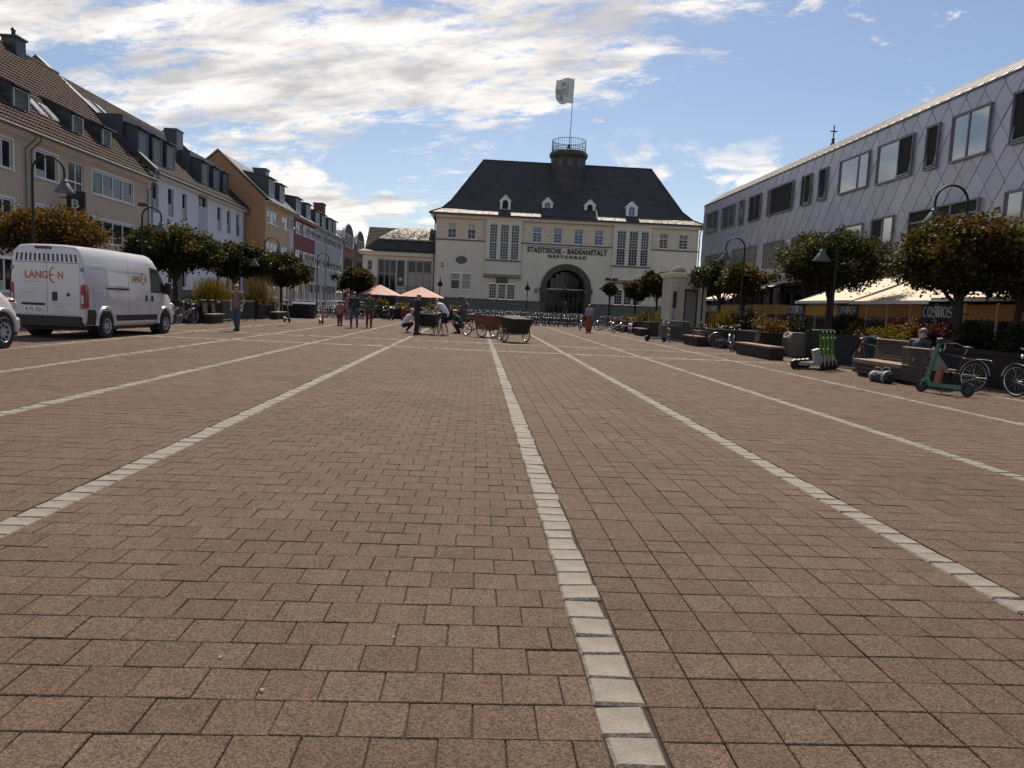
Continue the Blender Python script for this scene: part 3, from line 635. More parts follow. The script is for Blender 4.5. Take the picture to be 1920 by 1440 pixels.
def flagpole():
    P = thing('flagpole', 'tall thin flagpole on the round roof tower flying a pale flag', 'flagpole', (9.4, 84.4, 18.6))
    MB().tube([(0, 0, 0), (.1, 0, 4.2), (.2, 0, 8.0)], [.07, .055, .035], 8).build('pole', MT['metal_light'], P, 40)
    MB().lathe([(.2, 0), (.16, .5), (.1, .9)], 10).build('pole_foot', MT['metal_dark'], P, 40)
    n, m_ = 22, 18; V = []; F = []
    for i in range(n + 1):
        for j in range(m_ + 1):
            u, v = i / n, j / m_
            x = .17 - 1.95 * u; z = 7.85 - 2.6 * v + .10 * math.sin(u * 6) - .10 * u - .15 * math.sin(u * 3.1) * (v - .5)
            if u > .5: z += (u - .5) * .9 * (v ** 2) * .9
            V.append((x + .06 * math.sin(v * 5 + u * 2), .22 * math.sin(u * 8.5 + v * 2.4) * (.2 + u), z))
    for i in range(n):
        for j in range(m_): F.append((i * (m_ + 1) + j, (i + 1) * (m_ + 1) + j, (i + 1) * (m_ + 1) + j + 1, i * (m_ + 1) + j + 1))
    fm = mat('flag_cloth', (0.70, 0.72, 0.70), .8, .12, 2); nt = fm.node_tree; p = nt.nodes['Principled BSDF']
    p.inputs['Subsurface Weight'].default_value = 0.0
    fl = mesh_obj('flag', V, F, fm, P, 60)
    for k, (u0, u1, v0, v1, c) in enumerate(((.45, .92, .40, .50, (.45, .28, .30)), (.40, .9, .54, .6, (.32, .34, .35)), (.55, .75, .62, .86, (.34, .38, .38)), (.3, .42, .2, .75, (.45, .5, .48)), (.5, .7, .14, .3, (.28, .36, .36)))):
        mv = []; mf = []
        for a in range(9):
            for b in range(5):
                u = u0 + (u1 - u0) * a / 8; v = v0 + (v1 - v0) * b / 4
                x = .17 - 1.95 * u; z = 7.85 - 2.6 * v + .10 * math.sin(u * 6) - .10 * u - .15 * math.sin(u * 3.1) * (v - .5)
                if u > .5: z += (u - .5) * .9 * (v ** 2) * .9
                mv.append((x + .06 * math.sin(v * 5 + u * 2), .22 * math.sin(u * 8.5 + v * 2.4) * (.2 + u) - .02, z))
        for a in range(8):
            for b in range(4): mf.append((a * 5 + b, (a + 1) * 5 + b, (a + 1) * 5 + b + 1, a * 5 + b + 1))
        mesh_obj('print', mv, mf, mat('flag_print_%d' % k, c, .8, .2, 4), fl, 60)
flagpole()

def wing():
    W = thing('restaurant_wing', 'low cream side wing with tall dark windows and bell-shaped slate roof', 'building', (0, 80.6, 0))
    holes = [(-10.72, -8.72, 2.2, 5.78), (-7.61, -4.99, 2.2, 5.8), (-11.8, -11.3, 4.6, 5.6)]
    MB().wall(-12.3, -4.66, 0, 6.45, holes, depth=.35).quad((-12.3, 0, 0), (-12.3, 8, 0), (-12.3, 8, 6.45), (-12.3, 0, 6.45)).build('wall', MT['render_cream'], W)
    fr = 'metal_grey'
    window(W, -10.72, -8.72, 2.2, 5.78, .2, 3, .13, fr, (0, 0), 4.3, 'window_glass')
    window(W, -7.61, -4.99, 2.2, 5.8, .2, 3, .15, fr, (0, 0), 4.5, ['curtain_and_reflection', 'window_glass', 'curtain_and_reflection', 'window_glass', 'curtain_and_reflection', 'window_glass'])  # pale panes here paint in bright reflections, no curtains hang behind
    window(W, -11.8, -11.3, 4.6, 5.6, .2, 1, .05, 'pvc_white', (0, 1), None)
    for x in (-8.72, -7.75): MB().lathe([(.1, 2.2), (.09, 5.7)], 10, (x + .04, -.05, 0)).build('column', MT['render_cream'], W, 40)
    MB().box(-12.35, -4.66, -.12, 0, 0, 2.1).build('plinth', MT['stone_grey'], W)
    MB().box(-12.6, -4.66, -.45, 0, 6.2, 6.45).box(-12.7, -4.66, -.6, .1, 6.45, 6.55).build('cornice', MT['render_cream_light'], W)
    rings = [(-12.75, -4.62, -.65, 8.5, 6.55), (-12.2, -4.62, .1, 8, 6.82), (-10.9, -4.62, .35, 8, 7.85)]
    V = []; F = []
    for x0, x1, y0, y1, z in rings: V += [(x0, y0, z), (x1, y0, z), (x1, y1, z), (x0, y1, z)]
    for i in range(2):
        for k in range(4): F.append((i * 4 + k, i * 4 + (k + 1) % 4, i * 4 + 4 + (k + 1) % 4, i * 4 + 4 + k))
    F.append((8, 9, 10, 11)); roof = mesh_obj('roof', V, F, MT['slate'], W)
    V = []; F = []
    for t in range(7):
        u = t / 6; x0 = -10.7 + 2.6 * u; y = .25 + 2.6 * u; z = 7.98 + 1.5 * math.sin(u * 1.45) / math.sin(1.45); V += [(x0, y, z), (-5.2, y, z), (-5.2, 8, z), (x0, 8, z)]
    for i in range(6):
        for k in range(4): F.append((i * 4 + k, i * 4 + (k + 1) % 4, i * 4 + 4 + (k + 1) % 4, i * 4 + 4 + k))
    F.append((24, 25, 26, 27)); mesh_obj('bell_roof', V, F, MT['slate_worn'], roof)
    MB().box(-10.95, -4.62, .1, .4, 7.86, 7.97).build('ledge', MT['metal_grey'], roof)
    b = MB().box(-8.62, -7.9, -.22, -.2, 3.1, 5.72).build('banner', mat('banner_blue', (.075, .08, .10), .7, .15), W)
    MB().torus((-8.26, -.24, 3.75), .17, .03, 'y', 20, 5).box(-8.34, -8.18, -.235, -.225, 3.66, 3.84).build('emblem', MT['white_paint'], b)
    t = MB()
    for z in (2.35, 2.75, 3.0): t.tube([(-12.2, -.55, z), (-4.7, -.55, z)], .02, 5)
    for k in range(16): t.tube([(-12.2 + k * .5, -.55, 2.1), (-12.2 + k * .5, -.55, 3.0)], .018, 5)
    t.build('terrace_railing', MT['metal_dark'], W)
    MB().box(-12.3, -4.7, -2.6, -.13, 0.1, 2.1).build('terrace', MT['stone_grey'], W)
    for k in range(4):
        x = -11.6 + k * 1.75; window(W, x, x + 1.4, .5, 1.9, -2.66, 2, .06, 'metal_dark', gm='window_glass')
wing()
# ------------------------------------------------------------------ houses along the left side (local x runs away from the camera, -y faces the square)
mat('roof_tile', (0.095, 0.066, 0.054), 0.85, 0.45, 5, 0.3, 40, spec=0.15)
mat('roof_tile_dark', (0.085, 0.068, 0.060), 0.85, 0.3, 3, 0.3, 40, spec=0.15)
slate_mat('slate_blue', (0.05, 0.053, 0.06), 0.5, 5.0, 0.08)
mat('brick_red', (0.16, 0.065, 0.045), 0.85, 0.3, 6, 0.3, 60)
def tile_roof(parent, x0, x1, y0, z0, y1, z1, m, row=0.36, colw=0.30, wave=0.05, step=0.06, name='roof_tiles'):
    """courses of pantiles as real relief on the roof slope"""
    L = math.hypot(y1 - y0, z1 - z0); uy, uz = (y1 - y0) / L, (z1 - z0) / L; ny, nz = -uz, uy
    nr = int(L / row); nc = int((x1 - x0) / colw); k = 4
    xs = np.linspace(x0, x1, nc * k + 1); ph = np.arange(nc * k + 1) % k; wv = np.array([0, .75, 1, .55])[ph] * wave
    V = []; F = []; W = len(xs)
    for r in range(nr):
        for e, h in ((0, step), (1, 0.0)):
            s = (r + e) * L / nr; jit = rng.normal(0, .004, W)
            V.append(np.stack([xs, np.full(W, y0 + uy * s) + ny * (wv + h + jit), np.full(W, z0 + uz * s) + nz * (wv + h + jit)], 1))
    V = np.concatenate(V); i = np.arange(W - 1)
    for r in range(2 * nr - 1): F.append(np.stack([r * W + i, r * W + i + 1, (r + 1) * W + i + 1, (r + 1) * W + i], 1))
    return np_mesh(name, V, np.concatenate(F), m, parent, 'stuff')
def back_roof(parent, x0, x1, y1, z1, z0, m):
    return MB().quad((x0, y1, z1), (x1, y1, z1), (x1, y1 * 2 + .5, z0), (x0, y1 * 2 + .5, z0)).build('rear_roof', m, parent)
def box_dormer(parent, a, b, yf, zb, zt, yb, zbk, m, wm=1, tilt=False, fm='pvc_white', over=.14):
    """shed dormer: cheeks, front with window, thin overhanging roof slab"""
    d = MB().prism([(yf, zb), (yf, zt), (yb, zbk), (yb, zb)], 'x', a, b).build('dormer', m, parent)
    window(d, a + .16, b - .16, zb + .22, zt - .14, yf - .04, wm, .05, fm, gm='window_glass')
    L = math.hypot(yb - yf, zbk - zt); u = ((yb - yf) / L, (zbk - zt) / L)
    MB().prism([(yf - .3 * u[0], zt - .3 * u[1]), (yf - .3 * u[0], zt - .3 * u[1] + .1), (yb, zbk + .1), (yb, zbk)], 'x', a - over, b + over).build('dormer_roof', MT['zinc_dark'], d)
    return d
def gutter_pipe(parent, x0, x1, y, z, pipes, zb=0.1):
    g = MB().tube([(x0, y, z), (x1, y, z)], .085, 8).build('gutter', MT['gutter'], parent, 40)
    for x in pipes: MB().tube([(x, y, z - .05), (x, y + .02, z - .3), (x, -.1, z - .75), (x, -.1, zb)], .05, 7).build('downpipe', MT['gutter'], parent, 40)

def house_beige():
    A = thing('beige_house', 'beige rendered house with brown tiled roof and dark dormers, nearest on the left', 'house', (-23.5, 30, 0), R(90))
    top = [(2.4, 4.4, 2), (7.9, 9.45, 2), (11.37, 13.5, 2), (17.2, 22.6, 4)]
    H = [(a, b, 7.05, 8.5) for a, b, n in top] + [(a, b, 4.15, 5.62) for a, b, n in top] + [(14.6, 16.25, 6.2, 8.55), (14.6, 16.25, 3.2, 5.6)] + [(a, b, 1.0, 2.7) for a, b, n in top]
    MB().wall(0, 25, 0, 9.3, H, depth=.16).quad((25, 0, 0), (25, 6, 0), (25, 6, 15), (25, 0, 9.3)).build('wall', MT['beige'], A)
    for a, b, n in top:
        for z0, z1 in ((7.05, 8.5), (4.15, 5.62), (1.0, 2.7)):
            window(A, a + .02, b - .02, z0 + .02, z1 - .02, .06, n, .08, 'pvc_white', gm='window_glass', sill=.16, low=[0, .4, 0, .45] if n == 4 else [.3, 0])
            MB().box(a - .1, b + .1, -.025, .0, z1 + .002, z1 + .1).box(a - .1, a - .002, -.025, 0, z0 - .1, z1).box(b + .002, b + .1, -.025, 0, z0 - .1, z1).build('window_surround', MT['white_paint'], A)
    for z0, z1, t in ((6.2, 8.55, 7.4), (3.2, 5.6, 4.5)): window(A, 14.62, 16.23, z0 + .02, z1 - .02, .06, 2, .07, 'pvc_white', transom=t, gm='window_glass')
    roof = tile_roof(A, 0, 24.9, -.55, 9.05, 6.06, 15.9, MT['roof_tile'])
    back_roof(A, 0, 24.9, 6.06, 15.9, 9, MT['roof_tile']); MB().tube([(0, 6.06, 15.95), (24.9, 6.06, 15.95)], .13, 6).build('ridge_tiles', MT['roof_tile'], A)
    MB().box(0, 25, -.5, 0, 9.0, 9.08).box(0, 25, -.02, .0, 8.9, 9.0).build('soffit', MT['white_paint'], A)
    gutter_pipe(A, 0, 25, -.62, 9.1, (10.4, 10.9, 24.75))
    for a, b in ((2.6, 4.2), (10.7, 12.35), (16.35, 17.85), (19.9, 21.3)):
        box_dormer(A, a, b, .75, 9.95, 11.6, 3.1, 12.5, MT['slate_blue'])
    for a, y in ((6.4, 2.2), (13.6, 1.4), (14.9, 1.4)):
        z = 9.05 + (y + .55) * 1.036; sk = MB().obox((a + .4, y, z + .12), (.8, 1.25, .1), (R(46), 0, 0)).build('skylight', MT['metal_grey'], A)
        MB().obox((a + .4, y - .05, z + .17), (.66, 1.08, .02), (R(46), 0, 0)).build('pane', glass('sky_glint_glass', (.5, .52, .55), .12, .8), sk)  # pale pane colour stands in for the sky reflected in the glass
    ch = MB().box(19.3, 20.3, 5.5, 6.4, 14.6, 16.5).box(19.2, 20.4, 5.4, 6.5, 16.5, 16.62).build('chimney', MT['slate_blue'], A)
    MB().lathe([(.12, 16.7), (.12, 17.1), (.17, 17.15), (.05, 17.3)], 8, (19.8, 5.95, -.08)).build('chimney_pot', MT['metal_dark'], ch)
house_beige()
def hanging_sign():
    S = thing('blade_sign', 'dark vertical blade sign with white letters B and O above the tree', 'sign', (-23.5, 43.75, 3.3), R(90))
    MB().bbox(-.09, .09, -1.35, -.35, 0, 3.4, .02).build('board', mat('sign_dark', (.022, .022, .024), .5, .1), S)
    
    for z in (.4, 3.0): MB().box(-.03, .03, -.4, 0, z, z + .06).build('bracket', MT['metal_dark'], S)
    wm = mat('sign_white', (.62, .62, .62), .5, .05)
    text_obj('letter_b', 'B', .42, .5, wm, S, (-.1, -.85, 2.7), (R(90), 0, R(-90)), .02, .02)
    text_obj('letter_o', 'O', .46, .5, wm, S, (-.1, -.85, 2.05), (R(90), 0, R(-90)), .02, .02)
    for k in range(5):
        MB().torus((-.1, -.85 + (k - 2) * .15, 3.2 - (.07 if k % 2 else 0)), .085, .012, 'x', 16, 4).build('ring', MT['metal_grey'], S)
hanging_sign()

def house_white():
    A = thing('white_house', 'white rendered house with narrow tall windows and dark zinc dormers', 'house', (-23.5, 55, 0), R(90))
    cols = [(.68, 1.68), (3.34, 4.4), (6.07, 7.05), (14.04, 15.1), (16.64, 17.7), (19.34, 20.35)]
    H = [(a, b, 7.0, 9.07) for a, b in cols] + [(a, b, 4.1, 6.1) for a, b in cols] + [(9.45, 11.6, 8.58, 9.45), (9.45, 11.6, 5.4, 6.2)] + [(a, b, 1.75, 3.3) for a, b in cols]
    MB().wall(0, 21.75, 1.55, 9.75, H, depth=.28).quad((21.75, 0, 0), (21.75, 6, 0), (21.75, 6, 15), (21.75, 0, 9.75)).build('wall', MT['white_render'], A)
    for a, b in cols:
        for z0, z1 in ((7.0, 9.07), (4.1, 6.1), (1.75, 3.3)):
            w = window(A, a + .02, b - .02, z0 + .02, z1 - .02, .2, 1, .06, 'metal_dark', gm='window_glass')
            if z0 > 3: MB().box(a + .05, b - .05, .05, .09, z0 + .05, z0 + .95).build('guard', mat('guard_grey', (.15, .155, .17), .4, .1, metal=.4), w)
    for z0, z1 in ((8.58, 9.45), (5.4, 6.2)): window(A, 9.47, 11.58, z0 + .02, z1 - .02, .2, 2, .07, 'metal_dark', gm='window_glass')
    MB().box(9.45, 11.6, -.012, 0, 6.35, 8.5).build('facade_panel', mat('panel_grey', (.5, .5, .53), .8, .05), A)
    MB().box(0, 21.75, -.06, .1, 0, 1.55).build('plinth', mat('plinth_slate', (.07, .065, .068), .8, .2, 3), A)
    MB().box(4.8, 6.0, -.075, -.05, .1, 2.6).build('door', MT['metal_dark'], A)
    tile_roof(A, .5, 21.4, -.5, 9.55, 7.5, 16.6, MT['roof_tile_dark'], .36, .30, .04, .05)
    back_roof(A, 0, 21.75, 7.5, 16.6, 9.5, MT['roof_tile_dark'])
    MB().box(0, 21.75, -.45, 0, 9.5, 9.72).build('soffit', MT['white_paint'], A)
    for x0, x1 in ((-.15, .5), (21.4, 21.9)):
        MB().prism([(-.55, 9.5), (-.55, 9.95), (7.5, 17.15), (15.5, 9.95), (15.5, 9.4), (7.5, 16.4)], 'x', x0, x1).build('verge', MT['zinc_dark'], A)
    MB().prism([(-.3, 9.4), (7.5, 16.4), (15.3, 9.4)], 'x', .0, .2).build('gable', MT['zinc_dark'], A)
    gutter_pipe(A, .3, 21.6, -.58, 9.68, (.35, 21.5))
    g = MB()
    for z in (0.06, .2): g.tube([(.8, -.30 + z * .2, 9.9 + z), (21.2, -.30 + z * .2, 9.9 + z)], .025, 5)
    for k in range(60): g.obox((.9 + k * .34, -.28, 9.95), (.05, .05, .3))
    g.build('snow_guard', MT['metal_dark'], A)
    for a in (.35, 2.75, 5.2, 12.6, 15.5, 18.1):
        box_dormer(A, a - .1, a + 1.65, .85, 10.72, 12.75, 3.9, 13.6, MT['zinc_dark'], 1, fm='metal_grey', over=.1)
    MB().box(-.1, 7.25, 1.7, 4.5, 10.9, 13.5).build('dormer_body', MT['zinc_dark'], A); MB().box(12.2, 20.1, 1.7, 4.5, 10.9, 13.5).build('dormer_body', MT['zinc_dark'], A)
    for a, y in ((2.0, 5.0), (3.5, 5.0)):
        z = 9.55 + (y + .5) * .881; sk = MB().obox((a + .4, y, z + .1), (.8, 1.4, .1), (R(41.4), 0, 0)).build('skylight', MT['metal_dark'], A)
        MB().obox((a + .4, y - .04, z + .16), (.66, 1.2, .02), (R(41.4), 0, 0)).build('pane', MT['sky_glint_glass'], sk)
    MB().box(11.6, 13.0, 2.6, 3.6, 11.5, 15.0).box(11.55, 13.05, 2.55, 3.65, 15.0, 15.15).build('chimney', MT['zinc_dark'], A)
house_white()

def house_row():
    # orange house with its gable towards the camera
    O = thing('orange_house', 'orange rendered house with bare gable wall facing the square', 'house', (-21.5, 77, 0), R(90))
    H = [(.55, 4.9, 8.7, 10.02), (6.5, 9.3, 8.75, 10.05), (.6, 5.0, 5.5, 6.83), (6.5, 9.3, 5.5, 6.8), (.6, 5.0, 1.2, 3.2), (6.5, 9.3, 1.0, 3.2)]
    MB().wall(0, 9.9, 0, 10.85, H, depth=.16).build('front_wall', MT['orange_lit'], O)
    MB().add([(0, 0, 0), (0, 9.5, 0), (0, 9.5, 11), (0, 4.65, 15.35), (0, 0.0, 11)], [(0, 1, 2, 3, 4)]).build('gable_wall', MT['orange_render'], O)
    for i, (a, b, z0, z1) in enumerate(H): window(O, a + .02, b - .02, z0 + .02, z1 - .02, .06, 3 if i % 2 == 0 else 2, .09, 'pvc_white', gm='window_glass', sill=.15, low=[.5, 0, .4])
    roof = MB().quad((-.05, -.5, 10.8), (12, -.5, 10.8), (12, 4.65, 15.45), (-.05, 4.65, 15.45)).quad((-.05, 4.65, 15.45), (12, 4.65, 15.45), (12, 10, 10.8), (-.05, 10, 10.8)).build('roof', MT['slate_blue'], O)
    MB().prism([(-.55, 10.72), (-.55, 10.9), (4.65, 15.6), (10, 10.9), (10, 10.7), (4.65, 15.4)], 'x', -.14, .12).build('verge', MT['metal_grey'], O)
    gutter_pipe(O, 0, 12, -.55, 10.75, ()); MB().box(0, 12, -.45, 0, 10.7, 10.8).build('soffit', MT['white_paint'], O)
    for a in (2.2, 6.4): box_dormer(O, a, a + 2.2, .3, 11.5, 13.4, 2.9, 13.9, MT['zinc_dark'], 2, fm='pvc_white')
    H2 = [(10.15, 11.75, 8.9, 10.3), (10.15, 11.75, 5.4, 6.9), (10.15, 11.75, .3, 2.7)]
    MB().wall(9.9, 12.0, 0, 10.85, H2, y=.08, depth=.16).build('stair_wall', mat('stair_white', (.6, .6, .6), .8, .06), O)
    for a, b, z0, z1 in H2: window(O, a, b, z0, z1, .14, 2, .08, 'pvc_white', gm='window_glass')
    # red house
    D = thing('red_house', 'dark red rendered house between the orange and grey houses', 'house', (-21.5, 89, 0), R(90))
    H = [(.65, 3.45, 8.8, 10.02), (4.4, 7.05, 8.8, 10.0), (7.8, 10.7, 8.8, 10.0)]; H += [(a, b, 5.45, 6.75) for a, b, _, _ in H] + [(a, b, 1.0, 3.2) for a, b, _, _ in H]
    MB().wall(0, 11, 0, 10.7, H, depth=.16).build('wall', MT['red_render'], D)
    for a, b, z0, z1 in H:
        window(D, a + .1, b - .1, z0 + .02, z1 - .02, .06, 2, .09, 'pvc_white', gm='window_glass', sill=.15, low=[.5, .45])
        MB().box(a - .1, b + .1, -.03, .0, z1 + .002, z1 + .14).box(a - .1, a - .002, -.03, 0, z0 - .1, z1).box(b + .002, b + .1, -.03, 0, z0 - .1, z1).build('window_surround', MT['white_paint'], D)
    MB().quad((0, -.5, 10.65), (11, -.5, 10.65), (11, 5, 14.6), (0, 5, 14.6)).quad((0, 5, 14.6), (11, 5, 14.6), (11, 10, 10.6), (0, 10, 10.6)).build('roof', MT['slate_blue'], D)
    gutter_pipe(D, 0, 11, -.55, 10.62, ()); MB().box(0, 11, -.45, 0, 10.55, 10.66).build('soffit', MT['white_paint'], D)
    for a in (1.5, 6.8): box_dormer(D, a, a + 2.6, .25, 11.2, 13.0, 2.6, 13.3, MT['zinc_dark'], 2)
    MB().box(-.6, .8, 3.2, 4.6, 12.5, 15.6).box(-.7, .9, 3.1, 4.7, 15.6, 15.8).build('chimney', MT['zinc_dark'], D)
    # grey house
    G = thing('grey_house', 'long light grey house with white window bands beyond the red one', 'house', (-21.5, 100, 0), R(90))
    H = [(.3, 3.9, 8.75, 9.97), (5, 6.9, 8.75, 9.95), (7.9, 14.6, 8.75, 9.97), (15.1, 19.5, 8.75, 9.97)]; H += [(a, b, 5.4, 6.65) for a, b, _, _ in H] + [(a, b, 1.0, 3.3) for a, b, _, _ in H]
    MB().wall(0, 20.4, 0, 10.6, H, depth=.16).quad((20.4, 0, 0), (20.4, 8, 0), (20.4, 8, 12), (20.4, 0, 10.6)).build('wall', MT['grey_render'], G)
    for a, b, z0, z1 in H: window(G, a + .02, b - .02, z0 + .02, z1 - .02, .06, max(2, round((b - a) / 1.2)), .1, 'pvc_white', gm='window_glass', sill=.15, low=[.5, 0, .45, 0])
    MB().quad((0, -.5, 10.5), (20.4, -.5, 10.5), (20.4, 5, 14.0), (0, 5, 14.0)).quad((0, 5, 14.0), (20.4, 5, 14.0), (20.4, 10, 10.6), (0, 10, 10.6)).build('roof', MT['slate_blue'], G)
    gutter_pipe(G, 0, 20.4, -.55, 10.5, (6.9,)); MB().box(0, 20.4, -.45, 0, 10.42, 10.52).build('soffit', MT['white_paint'], G)
    for a in (1.2, 5.2, 9.8, 13.2): box_dormer(G, a, a + 2.6, .25, 11.0, 12.8, 2.6, 13.1, MT['zinc_dark'], 2)
    MB().box(17.2, 19.2, 2.6, 4.0, 11.5, 15.6).box(17.1, 19.3, 2.5, 4.1, 15.6, 15.8).build('chimney', MT['brick_red'], G)
    # brick house with round gables
    K = thing('brick_house', 'dark red brick house with two round-topped gables at the street end', 'house', (-21.5, 120.6, 0), R(90))
    for g0 in (0, 12.0):
        n = 12; c = g0 + 5.0; w = MB(); hw = 4.4
        poly = [(g0, 0), (g0 + 11, 0), (g0 + 11, 10.0), (c + hw, 10.0)] + [(c + hw * math.cos(t), 11.0 + 2.4 * math.sin(t)) for t in np.linspace(0.05, math.pi - .05, n)] + [(c - hw, 10.0), (g0, 10.0)]
        w.prism(poly, 'y', 0, .4).build('gable_wall', MT['brick_red'], K)
        cap = MB().tube([(c + (hw + .15) * math.cos(t), .1, 11.0 + 2.55 * math.sin(t)) for t in np.linspace(0, math.pi, n)], .2, 6).build('gable_cap', MT['metal_light'], K)
        MB().prism([(c - hw, 10.2)] + [(c + hw * math.cos(t), 11.0 + 2.3 * math.sin(t)) for t in np.linspace(math.pi, 0, n)] + [(c + hw, 10.2)], 'y', .4, 6).build('barrel_roof', MT['metal_light'], K)
        for x in (-2.6, -.1, 2.4):
            for z0, z1 in ((9.8, 11.9), (5.6, 8.2), (1.5, 4.4)): window(K, c + x - .8, c + x + .8, z0, z1, -.05, 1, .12, 'pvc_white' if z0 > 9 else 'metal_dark', gm='window_glass')
    MB().quad((0, 0, 0), (0, 9, 0), (0, 9, 10), (0, 0, 10)).build('side_wall', MT['brick_red'], K)
    # tiled house closing the side street
    T = thing('tiled_roof_house', 'house with brown tiled roof behind the slate-roofed wing', 'house', (-22, 150, 0))
    MB().box(0, 13, 0, 10, 0, 11.0).build('wall', MT['brick_red'], T)
    tile_roof(T, -.5, 13.5, -.6, 11.0, 5.5, 16.2, MT['roof_tile_dark'], .5, .5, .05, .05)
    MB().quad((-.5, 5.5, 16.2), (13.5, 5.5, 16.2), (13.5, 11, 11), (-.5, 11, 11)).build('rear_roof', MT['roof_tile_dark'], T)
    for k in range(4): window(T, 1 + k * 3, 2.6 + k * 3, 7.5, 9.5, -.05, 1, .1, 'pvc_white', gm='window_glass')
house_row()
# ------------------------------------------------------------------ zinc-clad building on the right (local x runs towards the camera, -y faces the square)
mat('zinc_panel', (0.45, 0.44, 0.485), 0.42, 0.10, 1.6, 0.08, 8, metal=0.35)
mat('zinc_light', (0.80, 0.75, 0.67), 0.5, 0.06, 2)
mat('zinc_seam', (0.12, 0.12, 0.14), 0.5, 0.1, metal=0.3)
mat('band_yellow', (0.42, 0.24, 0.035), 0.3, 0.1, 2)
mat('band_orange', (0.34, 0.14, 0.02), 0.3, 0.1, 2)
glass('shop_glass', (0.012, 0.012, 0.013), 0.06, 0.6)
mat('clad_glass', (0.34, 0.35, 0.35), 0.03, 0.1, 0.6, metal=0.75)
def tone_zinc():
    m = MT['zinc_panel']; nt = m.node_tree; p = nt.nodes['Principled BSDF']; src = p.inputs['Base Color'].links[0].from_socket
    oi = nt.nodes.new('ShaderNodeObjectInfo'); mr = nt.nodes.new('ShaderNodeMapRange'); mr.inputs[3].default_value = .92; mr.inputs[4].default_value = 1.08; nt.links.new(oi.outputs['Random'], mr.inputs[0])
    vm = nt.nodes.new('ShaderNodeVectorMath'); vm.operation = 'SCALE'; nt.links.new(src, vm.inputs[0]); nt.links.new(mr.outputs[0], vm.inputs['Scale']); nt.links.new(vm.outputs[0], p.inputs['Base Color'])
tone_zinc()
def clad_building():
    B = thing('zinc_clad_building', 'long modern building clad in lavender grey zinc rhombs with flush windows', 'building', (17.5, 59, 0), R(-90))
    L0, L1, z0, z1 = 0.0, 46.0, 3.6, 9.92
    MB().box(L0, L1, .03, 14, z0, z1).build('wall', MT['zinc_seam'], B)
    # rhombic sheets, lapped: lower edges stand proud
    pw, ph = 1.02, 1.36; sl = .55
    cells = []
    nz = int((z1 - z0) / (ph / 2)) + 2; nx = int((L1 - L0) / pw) + 4
    def clip(poly):
        for ax, lim, s in ((0, L0, 1), (0, L1, -1), (1, z0, 1), (1, z1, -1)):
            out = []
            for i in range(len(poly)):
                p, q = poly[i - 1], poly[i]; a, b = s * (p[ax] - lim) >= 0, s * (q[ax] - lim) >= 0
                if a != b: t = (lim - p[ax]) / (q[ax] - p[ax]); out.append((p[0] + (q[0] - p[0]) * t, p[1] + (q[1] - p[1]) * t))
                if b: out.append(q)
            poly = out
            if len(poly) < 3: return None
        return poly
    for j in range(-1, nz):
        for i in range(-2, nx):
            cx = L0 + (i + (j % 2) * .5) * pw; cz = z0 + j * ph / 2; g = .012
            # skewed rhomb: long edges run up to the right as seen from the square
            k_ = .016; P = clip([(cx + g - k_, cz - ph / 2 + g * 2 + k_), (cx + pw / 2 - g - k_, cz + k_), (cx - g, cz + ph / 2 - g * 2), (cx - pw / 2 + g, cz)])
            if P: cells.append(P)
    cells.sort(key=lambda P: -min(p[0] for p in P))
    rp = random.Random(3)
    def panel(P, mb):
        t1, t2 = rp.uniform(-.005, .005), rp.uniform(-.005, .005)
        zb, zt = min(p[1] for p in P), max(p[1] for p in P); n = len(P)
        xl, xr = min(p[0] for p in P), max(p[0] for p in P)
        f = [(x, -.028 + .022 * (z - zb) / max(.1, zt - zb) + (.010 + t1) * (x - xl) / max(.1, xr - xl) + t2, z) for x, z in P]
        mb.add(f + [(x, .03, z) for x, z in P], [tuple(range(n))] + [(i, i + n, (i + 1) % n + n, (i + 1) % n) for i in range(n)])
    vis = [c for c in cells if max(p[0] for p in c) < 37]; beyond = [c for c in cells if max(p[0] for p in c) >= 37]
    vis.sort(key=lambda P: -max(p[0] for p in P))
    for P in vis[:300]: mb = MB(); panel(P, mb); mb.build('zinc_sheet', MT['zinc_panel'], B)
    mb = MB()
    for P in vis[300:] + beyond: panel(P, mb)
    mb.build('zinc_sheets', MT['zinc_panel'], B, kind='stuff')
    # sloped bright roof edge with standing seams
    rf = MB().quad((L0, -.05, z1 + .02), (L1, -.05, z1 + .02), (L1, 1.5, z1 + 1.05), (L0, 1.5, z1 + 1.05)).quad((L0, 1.5, z1 + 1.05), (L1, 1.5, z1 + 1.05), (L1, 14, z1 + 1.3), (L0, 14, z1 + 1.3)).quad((L0, -.05, z1 + .02), (L0, 1.5, z1 + 1.05), (L0, 14, z1 + 1.3), (L0, 14, z1)).build('roof', MT['zinc_light'], B)
    for k in range(int(L1 / .62)):
        x = .3 + k * .62; MB().add([(x, -.05, z1 + .03), (x + .025, -.05, z1 + .03), (x + .025, -.05, z1 + .08), (x, -.05, z1 + .08), (x, 1.5, z1 + 1.06), (x + .025, 1.5, z1 + 1.06), (x + .025, 1.5, z1 + 1.11), (x, 1.5, z1 + 1.11)], [(0, 1, 2, 3), (0, 3, 7, 4), (1, 2, 6, 5), (3, 2, 6, 7)]).build('roof_seam', MT['zinc_light'], rf)
    MB().box(L0, L1, -.07, -.035, z1 - .03, z1 + .03).build('roof_edge', MT['metal_grey'], rf)
    MB().box(L0, L1, -.10, .2, z0 - .14, z0).build('lower_edge', MT['metal_light'], B)
